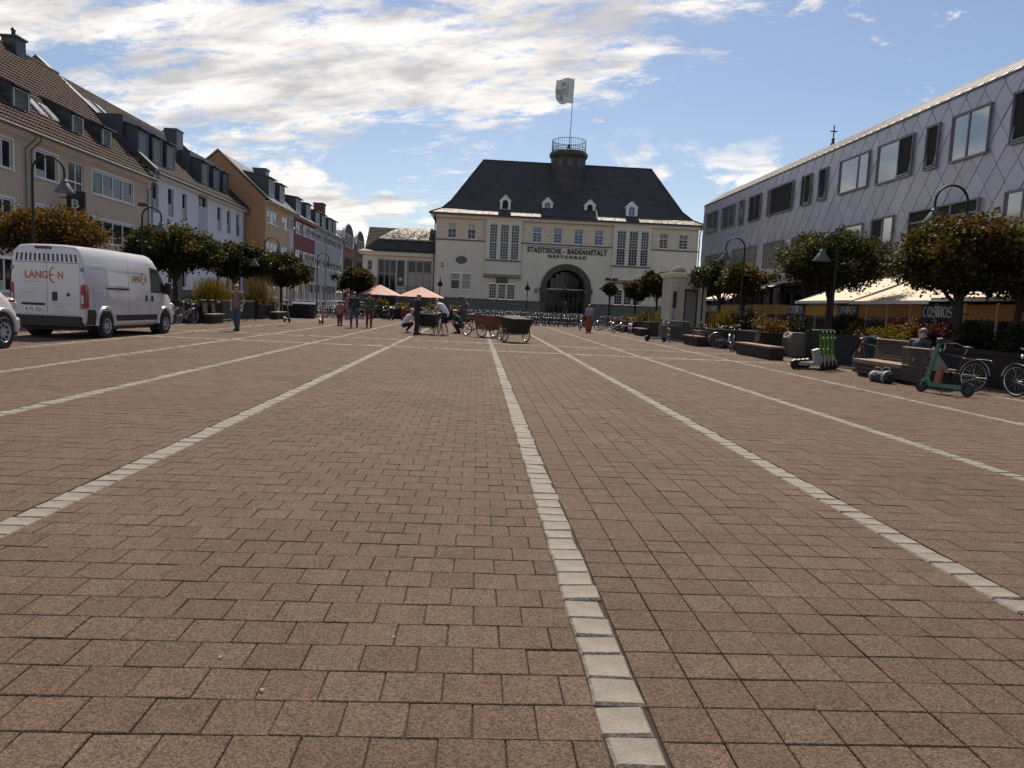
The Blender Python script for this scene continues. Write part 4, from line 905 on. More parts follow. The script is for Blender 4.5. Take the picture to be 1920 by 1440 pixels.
    # windows: (Ynear-based) x = 59 - Y
    def W(Ya, Yb, za, zb, split=None, gm='clad_glass', tilt=None):
        a, b = 59 - Ya, 59 - Yb
        w = window(B, a, b, za, zb, -.10, 1, .045, 'metal_grey', split=split, gm=gm)
        fr = MB(); t = .03
        fr.box(a - t, b + t, -.125, .0, zb + .001, zb + t).box(a - t, b + t, -.125, 0, za - t, za - .001).box(a - t, a - .001, -.125, 0, za, zb).box(b + .001, b + t, -.125, 0, za, zb); fr.build('window_surround', MT['metal_grey'], w)
        if tilt:
            s0, s1 = tilt; xa = a + .06 + (b - a - .12) * s0; xb = a + .06 + (b - a - .12) * s1; h = zb - za - .12
            sash = MB()
            def bar(u0, u1, v0, v1):
                P = lambda u, v, d: (u, -.10 - .0 * v + d + (v / h) * .22, za + .06 + v)
                sash.add([P(u0, v0, -.03), P(u1, v0, -.03), P(u1, v1, -.03), P(u0, v1, -.03), P(u0, v0, .03), P(u1, v0, .03), P(u1, v1, .03), P(u0, v1, .03)], [(0, 1, 2, 3), (4, 5, 6, 7), (0, 1, 5, 4), (1, 2, 6, 5), (2, 3, 7, 6), (3, 0, 4, 7)])
            bar(xa, xa + .06, 0, h); bar(xb - .06, xb, 0, h); bar(xa, xb, 0, .06); bar(xa, xb, h - .06, h)
            sash.build('tilted_sash', MT['metal_grey'], w)
    D = 'interior_dark'  # near-black panes: shade inside the open windows is put into the colour
    T0, T1, U0, U1 = 7.58, 9.15, 4.42, 5.92
    W(58.0, 55.4, 7.68, 9.14, [0, .6, 1]); W(54.3, 51.7, 7.7, 9.12, [0, .55, 1]); W(50.7, 49.9, T0, T1, gm='clad_glass'); W(48.8, 46.9, T0, T1, [0, .5, 1], D)
    W(45.7, 42.1, T0, T1, [0, .12, 1], ['clad_glass', D]); W(40.9, 39.8, T0, T1, [0, .3, 1], D, (.3, 1)); W(38.8, 38.0, T0, T1, gm=D, tilt=(0, 1))
    W(36.6, 33.9, T0, T1, [0, .66, 1]); W(33.1, 30.45, 7.5, T1, [0, .62, 1], ['clad_glass', D], (.62, 1)); W(29.5, 28.75, 7.5, T1, gm=D, tilt=(0, 1))
    W(27.9, 25.85, 7.5, T1, [0, .45, 1]); W(24.7, 23.7, 7.5, T1, gm=D, tilt=(0, 1)); W(22.4, 20.0, T0, T1, [0, .6, 1])
    W(57.5, 54.6, U0, U1, [0, .5, 1]); W(54.0, 52.8, U0, U1); W(51.4, 47.1, 4.6, U1, [0, .33, .66, 1]); W(45.7, 42.9, U0, U1, [0, .15, 1]); W(41.6, 38.6, U0, U1, [0, .5, 1])
    W(36.4, 33.95, 4.5, U1, [0, .3, 1], [D, 'clad_glass']); W(33.1, 31.4, 4.39, 5.97, [0, .5, 1], [D, 'clad_glass'], (0, .5)); W(24.6, 22.0, 4.43, U1, [0, .3, 1])
    # loggia in the upper floor, its deep shade a flat near-black sheet
    a, b = 59 - 30.1, 59 - 25.95
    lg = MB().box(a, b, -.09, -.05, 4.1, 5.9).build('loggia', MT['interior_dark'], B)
    MB().box(a - .05, b + .05, -.16, .0, 5.901, 5.96).box(a - .05, a, -.16, 0, 4.1, 5.9).box(b, b + .05, -.16, 0, 4.1, 5.9).build('loggia_frame', MT['metal_grey'], lg)
    for t in (.34, .62): MB().box(a + (b - a) * t, a + (b - a) * t + .08, -.13, -.09, 4.1, 5.9).build('post', MT['metal_grey'], lg)
    for z in (5.0, 5.45): MB().box(a, b, -.12, -.092, z, z + .07).build('rail', MT['metal_grey'], lg)
    # glazed ground floor
    gf = MB().box(L0, L1, 1.2, 1.3, 0, z0 - .14).build('shop_front', MT['shop_glass'], B)
    for k in range(28): MB().box(.2 + k * 1.65, .28 + k * 1.65, 1.08, 1.2, 0, z0 - .14).build('mullion', MT['metal_grey'], gf)
    MB().box(L0, L1, 0, 1.3, z0 - .14, z0 - .02).build('soffit', MT['metal_grey'], B)
    MB().quad((L0, 0, 0), (L0, 14, 0), (L0, 14, z0), (L0, 0, z0)).quad((L0, 14, 0), (L1, 14, 0), (L1, 14, z1), (L0, 14, z1)).build('end_wall', MT['shop_glass'], B)
clad_building()

def terrace():
    T = thing('terrace_screen', 'glazed terrace screen with yellow bands and white COSMOS lettering', 'screen', (14.6, 50, 0), R(-90))
    s = MB()
    xs = [2.6 + k * 1.42 for k in range(24)]
    for x in xs: MB().box(x - .025, x + .025, -.03, .03, 0.0, 2.12).build('post', MT['metal_light'], T)
    signs = [(3.2, 5.2), (8.5, 10.0), (15.3, 17.2), (20.2, 21.9), (26.0, 27.75)]
    for i in range(len(xs) - 1):
        a, b = xs[i] + .026, xs[i + 1] - .026
        MB().quad((a, 0, .35), (b, 0, .35), (b, 0, 1.6), (a, 0, 1.6)).build('pane', MT['shop_glass'], T)
        MB().box(a, b, -.02, .02, .02, .35).build('kick_panel', MT['metal_dark'], T)
    edges = [2.6] + [v for s_ in signs for v in s_] + [35.0]; k = 0
    for i in range(0, len(edges), 2):
        a, b = edges[i], edges[i + 1]
        if b - a > .1: MB().box(a + .005, b - .005, -.012, .012, 1.62, 2.08).build('band', MT['band_orange' if i in (0, 8, 10) else 'band_yellow'], T)
    lm = mat('letter_white', (.66, .65, .62), .5, .05)
    def stroke(pts, w=.085):
        mb = MB()
        for i in range(len(pts) - 1):
            p, q = Vector(pts[i]), Vector(pts[i + 1]); d = (q - p); L = max(d.length, 1e-5); n = Vector((-d.y, d.x)) / L * w / 2; e = d / L * w * .18
            p, q = p - e, q + e; mb.prism([tuple(p + n), tuple(p - n), tuple(q - n), tuple(q + n)], 'y', -.045, -.03)
        return mb
    def arc(cx, cz, rx, rz, a0, a1, n=9): return [(cx + rx * math.cos(R(a0 + (a1 - a0) * k / n)), cz + rz * math.sin(R(a0 + (a1 - a0) * k / n))) for k in range(n + 1)]
    GL = {'C': [arc(.2, .5, .2, .45, 70, 290, 10)], 'O': [arc(.22, .5, .2, .45, 0, 360, 14)],
          'S': [[(.36, .93), (.2, .93)] + arc(.2, .76, .16, .17, 90, 200, 5)[1:] + [(.12, .6), (.34, .38)] + arc(.18, .24, .19, .2, 20, -90, 6) + [(.02, .05)]],
          'M': [[(.04, .03), (.04, .95), (.2, .95), (.26, .85), (.26, .03)], [(.26, .85), (.34, .95), (.44, .95), (.5, .85), (.5, .03)]]}
    for a, b in signs:
        p = MB().box(a + .0, b - .0, -.03, .02, 1.60, 2.10).build('sign_panel', mat('sign_dark', (.022, .022, .024), .5, .1), T)
        x = a + .12; adv = {'C': .46, 'O': .52, 'S': .46, 'M': .62}; tot = sum(adv[c] for c in 'COSMOS'); sc = (b - a - .24) / tot; h = .33
        for ch in 'COSMOS':
            allm = MB()
            for st in GL[ch]:
                m_ = stroke([(px * sc + x, 1.685 + pz * h) for px, pz in st], .05); allm.add(m_.v, m_.f)
            x += adv[ch] * sc
            allm.build('letter', lm, p)
terrace()
def awnings():
    for i, (Ya, Yb, zf, lab) in enumerate(((48.2, 42.6, 2.42, 'cream awning at the far end of the terrace, half hidden by a tree'), (33.4, 28.45, 2.22, 'cream awning over the middle of the terrace, far half of the pair'), (28.4, 23.4, 2.18, 'cream awning over the terrace, near half of the pair'), (23.2, 16.5, 2.26, 'cream awning at the right edge of the picture'))):
        A = thing('awning', lab, 'awning', (17.35, Ya, 0), R(-90), 'cream awnings over the terrace')
        L = Ya - Yb; n = 8; V = []; F = []
        for k in range(n + 1):
            for t in range(9):
                u = t / 8; y = -.02 - 2.95 * u; z = 3.42 + (zf - 3.42) * u - .06 * math.sin(u * math.pi)
                V.append((L * k / n, y, z))
        for k in range(n):
            for t in range(8): F.append((k * 9 + t, (k + 1) * 9 + t, (k + 1) * 9 + t + 1, k * 9 + t + 1))
        mesh_obj('canvas', V, F, MT['awning'], A, 60)
        MB().box(0, L, -3.0, -2.94, zf - .09, zf + .03).build('front_rail', MT['white_paint'], A)
        MB().box(0, L, -.12, .12, 3.38, 3.52).build('cassette', MT['metal_light'], A)
        for x in (.05, L - .05): MB().tube([(x, -.05, 3.36), (x, -1.5, 3.36 + (zf - 3.36) * .5 - .02), (x, -2.95, zf - .03)], .03, 6).build('arm', MT['metal_grey'], A)
awnings()
def spire():
    S = thing('church_spire', 'dark church spire tip with a cross rising behind the zinc roof', 'spire', (45, 97.2, 0))
    MB().lathe([(3.2, 10), (2.6, 14), (.85, 21.5), (.28, 24.2), (.12, 24.6)], 8).build('spire_roof', MT['slate'], S)
    MB().ball((0, 0, 24.75), .22).build('finial', MT['metal_dark'], S); MB().box(-.06, .06, -.06, .06, 24.8, 26.5).box(-.45, .45, -.06, .06, 25.7, 25.83).build('cross', MT['metal_dark'], S)
spire()
# ------------------------------------------------------------------ trees, shrubs, planters
def leaf_mat(name, stops, trans=0.35):
    m = bpy.data.materials.new(name); m.use_nodes = True; nt = m.node_tree; N = nt.nodes.new; L = nt.links.new; nt.nodes.remove(nt.nodes['Principled BSDF'])
    a = N('ShaderNodeAttribute'); a.attribute_name = 'tint'; cr = N('ShaderNodeValToRGB'); e = cr.color_ramp.elements
    e[0].position, e[0].color = stops[0][0], (*stops[0][1], 1); e[1].position, e[1].color = stops[-1][0], (*stops[-1][1], 1)
    for p, c in stops[1:-1]: x = e.new(p); x.color = (*c, 1)
    L(a.outputs['Fac'], cr.inputs[0])
    d = N('ShaderNodeBsdfPrincipled'); d.inputs['Roughness'].default_value = .55; d.inputs['Specular IOR Level'].default_value = .12; L(cr.outputs[0], d.inputs['Base Color'])
    t = N('ShaderNodeBsdfTranslucent'); hs = N('ShaderNodeHueSaturation'); hs.inputs['Value'].default_value = 1.25; hs.inputs['Saturation'].default_value = 1.15; L(cr.outputs[0], hs.inputs['Color']); L(hs.outputs[0], t.inputs[0])
    mx = N('ShaderNodeMixShader'); mx.inputs[0].default_value = trans; L(d.outputs[0], mx.inputs[1]); L(t.outputs[0], mx.inputs[2]); L(mx.outputs[0], nt.nodes['Material Output'].inputs[0])
    MATS[name] = m; return m
leaf_mat('leaf_maple', [(0, (.018, .023, .009)), (.5, (.034, .042, .013)), (.75, (.058, .058, .017)), (.9, (.10, .068, .020)), (1, (.15, .09, .03))])
leaf_mat('leaf_maple_gold', [(0, (.022, .027, .009)), (.4, (.042, .044, .013)), (.7, (.085, .064, .018)), (1, (.18, .10, .028))])
leaf_mat('leaf_maple_brown', [(0, (.035, .028, .010)), (.4, (.085, .055, .016)), (.7, (.15, .085, .022)), (1, (.24, .13, .035))])
leaf_mat('leaf_yellow', [(0, (.06, .055, .014)), (.5, (.14, .11, .022)), (1, (.28, .21, .05))])
leaf_mat('leaf_green', [(0, (.03, .045, .014)), (.5, (.06, .075, .022)), (1, (.12, .12, .04))])
leaf_mat('leaf_orange', [(0, (.06, .03, .012)), (.5, (.14, .07, .02)), (1, (.30, .16, .05))])
leaf_mat('leaf_red', [(0, (.035, .012, .010)), (.5, (.075, .022, .016)), (1, (.14, .05, .03))])
leaf_mat('leaf_dark', [(0, (.012, .014, .008)), (.5, (.025, .025, .012)), (1, (.06, .045, .02))])
leaf_mat('leaf_straw', [(0, (.08, .06, .025)), (.5, (.15, .11, .045)), (1, (.26, .20, .09))], .25)
LEAF = np.array([[0, -.5, 0], [.30, -.28, .05], [.52, .02, .10], [.20, .12, .04], [0, .55, 0], [-.20, .12, .04], [-.52, .02, .10], [-.30, -.28, .05]])
def leaves(name, C, size, m, parent, up=0.35, clump_tint=None, seed=0):
    """C (n,3) leaf centres -> one mesh of folded lobed leaves"""
    r = np.random.default_rng(seed); n = len(C)
    nrm = r.normal(0, 1, (n, 3)); nrm[:, 2] += up * 2.0; nrm /= np.linalg.norm(nrm, axis=1, keepdims=True)
    t = r.normal(0, 1, (n, 3)); t -= nrm * (t * nrm).sum(1, keepdims=True); t /= np.linalg.norm(t, axis=1, keepdims=True); b = np.cross(nrm, t)
    s = size * r.uniform(.6, 1.25, n)
    P = C[:, None, :] + s[:, None, None] * (LEAF[None, :, 0:1] * t[:, None] + LEAF[None, :, 1:2] * b[:, None] + LEAF[None, :, 2:3] * nrm[:, None])
    k = np.arange(n)[:, None, None] * 8; F = (k + np.array([[0, 1, 2, 3], [0, 3, 4, 5], [0, 5, 6, 7]])[None]).reshape(-1, 4)
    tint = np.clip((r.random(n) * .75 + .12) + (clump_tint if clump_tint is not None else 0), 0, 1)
    return np_mesh(name, P.reshape(-1, 3), F, m, parent, None, {'tint': np.repeat(tint, 3)})
def tree(loc, rx, ry, z0, z1, label, seed, n=5200, m='leaf_maple', leaf=.15, trunk_r=.13, clumps=60, name='plane_tree', lean=0.0, group='clipped trees round the square', zbase=0.0, gap=0.0):
    r = np.random.default_rng(seed); T = thing(name, label, 'tree', loc, 0, group)
    cz, rz = (z0 + z1) / 2, (z1 - z0) / 2
    # clump centres through a flattened crown, denser to the rim
    cc = []
    while len(cc) < clumps:
        p = r.uniform(-1, 1, 3); q = np.linalg.norm(p)
        if q > 1 or q < .25: continue
        if p[2] < -.55 and abs(p[0]) < .9 and r.random() < .4: continue
        lump = 1 + .16 * math.sin(3.1 * math.atan2(p[1], p[0]) + seed) + .10 * r.normal()
        cc.append((p[0] * rx * lump * .86, p[1] * ry * lump * .86, cz + p[2] * rz * .84))
    cc = np.array(cc); pick = r.integers(0, clumps, n); sg = .16 * (rx + rz) * .46
    C = cc[pick] + r.normal(0, 1, (n, 3)) * np.array([sg, sg, sg * .72]); C[:, 2] = np.maximum(C[:, 2], z0 - .1 - r.random(n) * .12)
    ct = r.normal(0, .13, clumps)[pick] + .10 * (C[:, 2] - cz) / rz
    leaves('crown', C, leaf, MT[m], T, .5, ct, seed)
    tr = MB(); pts = [(0, 0, zbase), (.02, .01, z0 * .45), (lean * .5, .03, z0 * .8), (lean, 0, z0 + rz * .55)]
    tr.tube(pts, [trunk_r * 1.25, trunk_r, trunk_r * .85, trunk_r * .5], 9).build('trunk', MT['bark'], T, 60)
    for k in range(9):
        a = k * 2.4 + seed; c = cc[r.integers(0, clumps)]; s0 = Vector((lean * .6, 0, z0 * .82 + r.random() * rz * .5)); e = Vector((c[0] * .85, c[1] * .85, c[2]))
        mid = s0.lerp(e, .5) + Vector((0, 0, .15)); MB().tube([s0, mid, e], [trunk_r * .5, trunk_r * .32, trunk_r * .12], 6).build('limb', MT['bark'], T, 60)
    return T
TREES = [
 ((-14.75, 26.9, 0), 1.85, 1.85, 2.3, 4.05, 'golden brown clipped tree behind the white van', 3, 6500, 'leaf_maple_brown'),
 ((-14.75, 37.4, 0), 2.25, 2.1, 2.2, 4.55, 'dark clipped tree with thick trunk just right of the van', 5, 7500, 'leaf_maple'),
 ((-14.75, 46.3, 0), 1.9, 1.9, 2.3, 4.5, 'second clipped tree along the left row, above the walking man', 8, 5200, 'leaf_maple'),
 ((-14.75, 57.2, 0), 2.15, 2.0, 2.1, 4.55, 'clipped tree farther along the left row before the orange house', 13, 4800, 'leaf_maple'),
 ((-11.5, 72.4, 0), 1.85, 1.8, 1.9, 4.4, 'round bushy tree beside the salmon parasols', 17, 4200, 'leaf_maple'),
 ((13.1, 27.4, 0), 1.95, 1.95, 2.3, 4.72, 'broad dark tree in front of the COSMOS awnings, left of the pair', 21, 8500, 'leaf_maple'),
 ((13.0, 19.7, 0), 1.65, 1.7, 2.2, 4.4, 'broad tree in front of the near awning with golden upper leaves', 26, 9500, 'leaf_maple_gold'),
 ((14.3, 19.2, 0), 1.15, 1.3, 2.1, 4.15, 'tree cut off by the right edge of the picture', 29, 4200, 'leaf_maple_gold'),
 ((12.5, 38.3, 0), 1.45, 1.6, 2.2, 4.4, 'loose ragged tree above the cream kiosk', 31, 2600, 'leaf_maple'),
 ((13.0, 36.2, 0), 1.5, 1.5, 2.3, 4.1, 'loose tree with golden leaf tips right of the kiosk', 34, 2900, 'leaf_maple_gold'),
 ((13.2, 54.8, 0), 1.35, 1.4, 2.5, 4.6, 'dark tree left of the cream kiosk', 37, 3200, 'leaf_maple'),
 ((12.4, 58.6, 0), 1.15, 1.2, 2.2, 3.9, 'smaller tree next to the dark tree left of the kiosk', 39, 2400, 'leaf_maple'),
 ((12.9, 73.2, 0), .85, .85, 2.7, 4.3, 'young thin tree with sparse golden leaves before the bathhouse wall', 41, 700, 'leaf_maple_gold'),
]
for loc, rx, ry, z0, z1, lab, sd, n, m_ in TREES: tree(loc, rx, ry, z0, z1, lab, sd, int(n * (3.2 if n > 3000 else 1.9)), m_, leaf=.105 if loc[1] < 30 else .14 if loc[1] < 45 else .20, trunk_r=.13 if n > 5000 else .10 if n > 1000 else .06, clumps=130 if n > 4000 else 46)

def shrub(loc, rx, ry, h, m, label, seed, n=900, leaf=.10, name='shrub', group='plants in the planters', z=0.0):
    r = np.random.default_rng(seed); T = thing(name, label, 'shrub', (loc[0], loc[1], z), 0, group); k = 26
    p = r.normal(0, 1, (k, 3)); p /= np.linalg.norm(p, axis=1, keepdims=True); p[:, 2] = np.abs(p[:, 2]); rad = r.uniform(.35, .95, (k, 1)); cc = p * rad * np.array([rx, ry, h])
    pk = r.integers(0, k, n); C = cc[pk] + r.normal(0, .13, (n, 3)) * np.array([rx, ry, h]) * 1.2; C[:, 2] = np.abs(C[:, 2]) + .02
    leaves('foliage', C, leaf, MT[m], T, .3, r.normal(0, .12, k)[pk], seed)
    st = MB()
    for i in range(7): e = cc[r.integers(0, k)]; st.tube([(e[0] * .2, e[1] * .2, -.05), tuple(e * .95)], [.012, .006], 4)
    st.build('stems', MT['bark'], T, kind='stuff'); return T
def tall_grass(loc, rx, ry, h, m, label, seed, n=420, z=0.0):
    r = np.random.default_rng(seed); T = thing('ornamental_grass', label, 'grass plant', (loc[0], loc[1], z), 0, 'plants in the planters')
    V = []; F = []; tint = []
    for i in range(n):
        x, y = r.normal(0, .35, 2) * (rx, ry); hh = h * r.uniform(.5, 1.05); a = r.uniform(0, 6.28); d = np.array([math.cos(a), math.sin(a)]) * hh * r.uniform(.05, .42); w = .011; o = len(V); px, py = -math.sin(a) * w, math.cos(a) * w
        for t in (0, .4, .75, 1.0):
            q = (x + d[0] * t * t, y + d[1] * t * t, hh * (t - .12 * t * t)); ww = (1 - .7 * t)
            V += [(q[0] - px * ww, q[1] - py * ww, q[2]), (q[0] + px * ww, q[1] + py * ww, q[2])]
        for k in range(3): F.append((o + 2 * k, o + 2 * k + 1, o + 2 * k + 3, o + 2 * k + 2)); tint.append(r.random())
    np_mesh('blades', np.array(V), np.array(F), MT[m], T, 'stuff', {'tint': np.array(tint)}); return T
# ------------------------------------------------------------------ lamps, planters, benches and other street furniture
def arch_lamp(x, y, ztop, reach, ang, label, zbase=0.0, flood=False):
    Lp = thing('street_lamp', label, 'street lamp', (x, y, zbase), ang, 'arched street lamps round the square'); zt = ztop - zbase; r = reach / 2; zs = zt - r
    MB().tube([(0, 0, 0), (0, 0, .9), (0, 0, .95), (0, 0, zs)] + [(r - r * math.cos(t), 0, zs + r * math.sin(t)) for t in np.linspace(.15, math.pi, 12)] + [(reach, 0, zs - .18)], [.07, .065, .042, .036] + [.033] * 12 + [.03], 9).build('pole', MT['lamp_green'], Lp, 40)
    sh = MB().lathe([(.05, 0), (.075, -.06), (.10, -.08), (.10, -.14), (.13, -.18), (.28, -.40), (.285, -.43), (.26, -.43), (.11, -.22)], 20, (reach, 0, zs - .15), cap=False).build('lamp_shade', MT['shade_grey'], Lp, 35)
    MB().ball((reach, 0, zs - .42), (.10, .10, .09), 12, 6).build('bulb_globe', mat('globe', (.55, .55, .5), .3, .05), Lp, 60)
    MB().lathe([(.11, 0), (.11, .1), (.085, .16), (.085, .8), (.06, .9)], 12).build('pole_foot', MT['lamp_green'], Lp, 40)
    if flood:
        for s in (0,): MB().bbox(-.14, .2, -.1, .1, zt + .02, zt + .16, .02).build('floodlight', MT['metal_dark'], Lp)
arch_lamp(-13.5, 23.6, 5.25, .94, 0, 'arched lamp at the left edge before the beige house')
arch_lamp(-13.5, 31.0, 4.68, .75, 0, 'arched lamp with a floodlight on top before the white house', flood=True)
arch_lamp(-13.3, 47.5, 4.95, .9, 0, 'arched lamp before the orange house')
arch_lamp(-13.2, 62.5, 5.05, .9, 0, 'farthest arched lamp on the left, before the grey house')
arch_lamp(-13.5, 43.4, 4.0, .8, 0, 'arched lamp half buried in tree leaves above the walking man')
arch_lamp(13.85, 21.1, 5.4, .96, math.pi, 'arched lamp over the nearest tree on the right')
arch_lamp(12.1, 25.1, 4.3, .66, R(200), 'arched lamp before the broad dark tree, its pole in the planter')
arch_lamp(12.0, 33.8, 4.95, .86, math.pi, 'arched lamp before the zinc building, far side of the dark tree')
arch_lamp(11.8, 39.0, 3.9, .62, math.pi, 'arched lamp directly before the cream kiosk')
def cone_lamp(x, y, h, label):
    Lp = thing('post_lamp', label, 'street lamp', (x, y, .1), 0, 'cone-topped post lamps at the bathhouse')
    MB().tube([(0, 0, 0), (0, 0, h - .9)], [.055, .04], 8).build('post', MT['lamp_green'], Lp, 40)
    MB().lathe([(.05, h - 1.0), (.30, h - .85), (.28, h - .78), (.10, h - .5), (.05, h - .42), (.03, h)], 12).build('cone_cap', MT['lamp_green'], Lp, 40)
cone_lamp(-3.75, 74.6, 3.95, 'cone-topped post lamp at the left corner of the bathhouse'); cone_lamp(4.9, 74.6, 3.95, 'cone-topped post lamp left of the arched entrance')
def flood_post():
    P = thing('floodlight_post', 'post with two boxy floodlights right of the arched entrance', 'street lamp', (12.95, 73.0, 0))
    MB().tube([(0, 0, 0), (0, 0, 4.2)], .04, 8).tube([(-.45, 0, 3.4), (-.45, 0, 3.95), (-.3, 0, 4.15), (0, 0, 4.22), (.3, 0, 4.15), (.45, 0, 3.95), (.45, 0, 3.2)], .035, 7).build('post', MT['lamp_green'], P, 40)
    for x in (-.33, .33): MB().bbox(x - .26, x + .26, -.2, .1, 4.35, 4.62, .02).build('floodlight', MT['metal_dark'], P)
flood_post()

def planter(x0, x1, y0, y1, h, label, m='planter_dark', soil=True):
    P = thing('planter', label, 'planter', ((x0 + x1) / 2, (y0 + y1) / 2, 0), 0, 'planter boxes round the square'); hx, hy = (x1 - x0) / 2, (y1 - y0) / 2
    MB().bbox(-hx, hx, -hy, hy, 0, h, .02).build('box', MT[m], P)
    MB().box(-hx - .03, hx + .03, -hy - .03, -hy + .05, h - .08, h + .02).box(-hx - .03, hx + .03, hy - .05, hy + .03, h - .08, h + .02).box(-hx - .03, -hx + .05, -hy + .05, hy - .05, h - .08, h + .02).box(hx - .05, hx + .03, -hy + .05, hy - .05, h - .08, h + .02).build('rim', MT[m], P)
    MB().box(-hx + .05, hx - .05, -hy + .05, hy - .05, h, h + .012).build('soil', MT['soil'], P); return P
def bench(x, y, rz, length, label, backs=((0, 1),), depth=.55, seat_z=.45, legs='corten', group='wooden benches at the planters', back_h=.55, nsl=8, rail=True):
    """local x along the bench, -y is the front; backs = list of (from,to) fractions with a slatted backrest"""
    Bn = thing('bench', label, 'bench', (x, y, 0), rz, group); hl = length / 2
    MB().bbox(-hl + .05, hl - .05, -depth + .06, depth * .1, 0, seat_z - .08, .01).build('base', MT[legs], Bn)
    n = 6; w = depth * 1.1 / n
    for i in range(n): MB().bbox(-hl, hl, -depth + i * w + .006, -depth + (i + 1) * w - .006, seat_z - .05, seat_z, .006).build('seat_slat', MT['wood_light'], Bn)
    for a, b in backs:
        xa, xb = -hl + length * a, -hl + length * b; t = .17
        for k in range(nsl):
            z = seat_z + .04 + k * back_h / nsl; yy = .03 + t * (z - seat_z)
            MB().bbox(xa, xb, yy, yy + .035, z, z + back_h / nsl - .014, .005).build('back_slat', MT['wood_slat'], Bn)
        if rail: MB().bbox(xa - .01, xb + .01, .03 + t * back_h - .03, .03 + t * back_h + .09, seat_z + .04 + back_h, seat_z + .08 + back_h, .008).build('top_rail', MT['wood_light'], Bn)
        for xx in (xa + .08, xb - .12): MB().prism([(.07, seat_z - .3), (.12, seat_z - .3), (.12 + t * back_h, seat_z + back_h), (.07 + t * back_h, seat_z + back_h)], 'x', xx, xx + .04).build('back_support', MT['corten'], Bn)
    return Bn
RZ = R(-90)   # benches on the right: front towards -X
# right-hand row, near to far
planter(12.3, 13.9, 14.0, 19.6, .85, 'low planter behind the slatted bench, with red and yellow shrubs', 'corten')
planter(12.1, 13.8, 20.2, 26.9, .95, 'long dark planter behind the row of lime scooters')
planter(10.9, 12.6, 28.0, 31.6, .85, 'planter box with orange shrubs beside the litter bin', 'corten')
planter(10.6, 12.8, 32.6, 36.0, .8, 'planter box with a yellow bush behind parked bicycles', 'corten')
planter(10.3, 12.6, 44.2, 47.6, .85, 'planter box left of the kiosk with straw-coloured grass', 'corten')
planter(10.4, 12.6, 49.6, 56.8, .75, 'long planter box far right before the bathhouse', 'corten')
bench(10.4, 26.5, RZ, 3.4, 'wooden bench on a rust-brown base left of the litter bin', ((.16, .30),), .5, .46)
bench(10.3, 34.2, RZ, 2.2, 'wooden bench end with narrow backrest behind the barrier', ((.3, .5),), .45, .46)
bench(10.2, 45.3, RZ, 2.0, 'dark bench at the planter left of the kiosk', (), .45, .46)
bench(10.5, 52.4, RZ, 3.0, 'small bench with a pale backrest far right near the woman', ((.3, .5),), .45, .46)
def big_bench():
    Bn = thing('slatted_bench', 'big slatted double bench with dark wooden backrests, a man on it', 'bench', (10.1, 18.0, 0), RZ)
    # local x: towards the camera, -y: towards the square
    MB().bbox(-1.45, 1.75, .12, 1.0, 0, .36, .01).build('base', MT['corten'], Bn)
    for i in range(7): MB().bbox(-1.55, .8, i * .1 + .004, (i + 1) * .1 - .006, .40, .45, .006).build('seat_slat', MT['wood_light'], Bn)
    for i in range(3): MB().bbox(-1.5, .78, -.012, .02, .10 + i * .1, .18 + i * .1, .005).build('apron_slat', MT['wood_slat'], Bn)
    for k in range(8):
        z = .47 + k * .062; y = .62 + .17 * (z - .45)
        MB().bbox(-1.65, .55, y, y + .035, z, z + .05, .005).build('back_slat', MT['wood_slat'], Bn)
    MB().bbox(-1.67, .56, .66, .8, .965, 1.0, .008).build('top_rail', MT['wood_light'], Bn)
    for k in range(12): MB().bbox(.82 + (.0 if k < 6 else 0), 1.85, -.03 + .0 * k, .01, .10 + k * .0625, .10 + k * .0625 + .05, .005).build('back_slat', MT['wood_slat'], Bn)
    MB().bbox(.8, 1.87, -.04, .12, .855, .89, .008).build('top_rail', MT['wood_light'], Bn)
    MB().prism([(.012, .42), (.4, .42), (.4, .5), (.12, .84), (.012, .84)], 'x', 1.86, 1.89).build('end_panel', MT['metal_grey'], Bn)
    for i in range(6): MB().bbox(.82, 1.84, .12 + i * .1, .21 + i * .1, .40, .45, .006).build('seat_slat', MT['wood_light'], Bn)
    MB().lathe([(0, -.003), (.06, 0)], 14, (1.3, -.034, .62), 'y').build('sticker', MT['metal_grey'], Bn)
big_bench()
def litter_bin():
    Bn = thing('litter_bin', 'grey-brown litter bin with slanted top and oval white-rimmed opening', 'bin', (12.1, 27.7, 0), R(-90))
    bm_ = mat('bin_grey', (.24, .21, .18), .5, .12, 4, metal=.3)
    MB().prism([(-.42, .04), (.30, .04), (.30, .92), (-.30, .92), (-.46, .70)], 'x', -.34, .34).build('body', bm_, Bn)
    MB().box(-.30, .30, -.36, .26, 0, .05).build('foot', MT['metal_dark'], Bn)
    o = MB().torus((0, 0, 0), .2, .03, 'z', 22, 6); M4 = Matrix.Translation((0, -.385, .82)) @ Matrix.Rotation(R(54), 4, 'X') @ Matrix.Diagonal((1.15, .62, 1, 1)); o.v = [tuple(M4 @ Vector(v)) for v in o.v]; o.build('opening_rim', MT['white_paint'], Bn, 50)
    o = MB().lathe([(0, .004), (.19, .004)], 20, cap=False); o.v = [tuple(M4 @ Vector(v)) for v in o.v]; o.build('opening', MT['interior_dark'], Bn)
    MB().box(-.345, -.341, -.3, -.1, .15, .6).build('sticker', MT['metal_light'], Bn)
litter_bin()
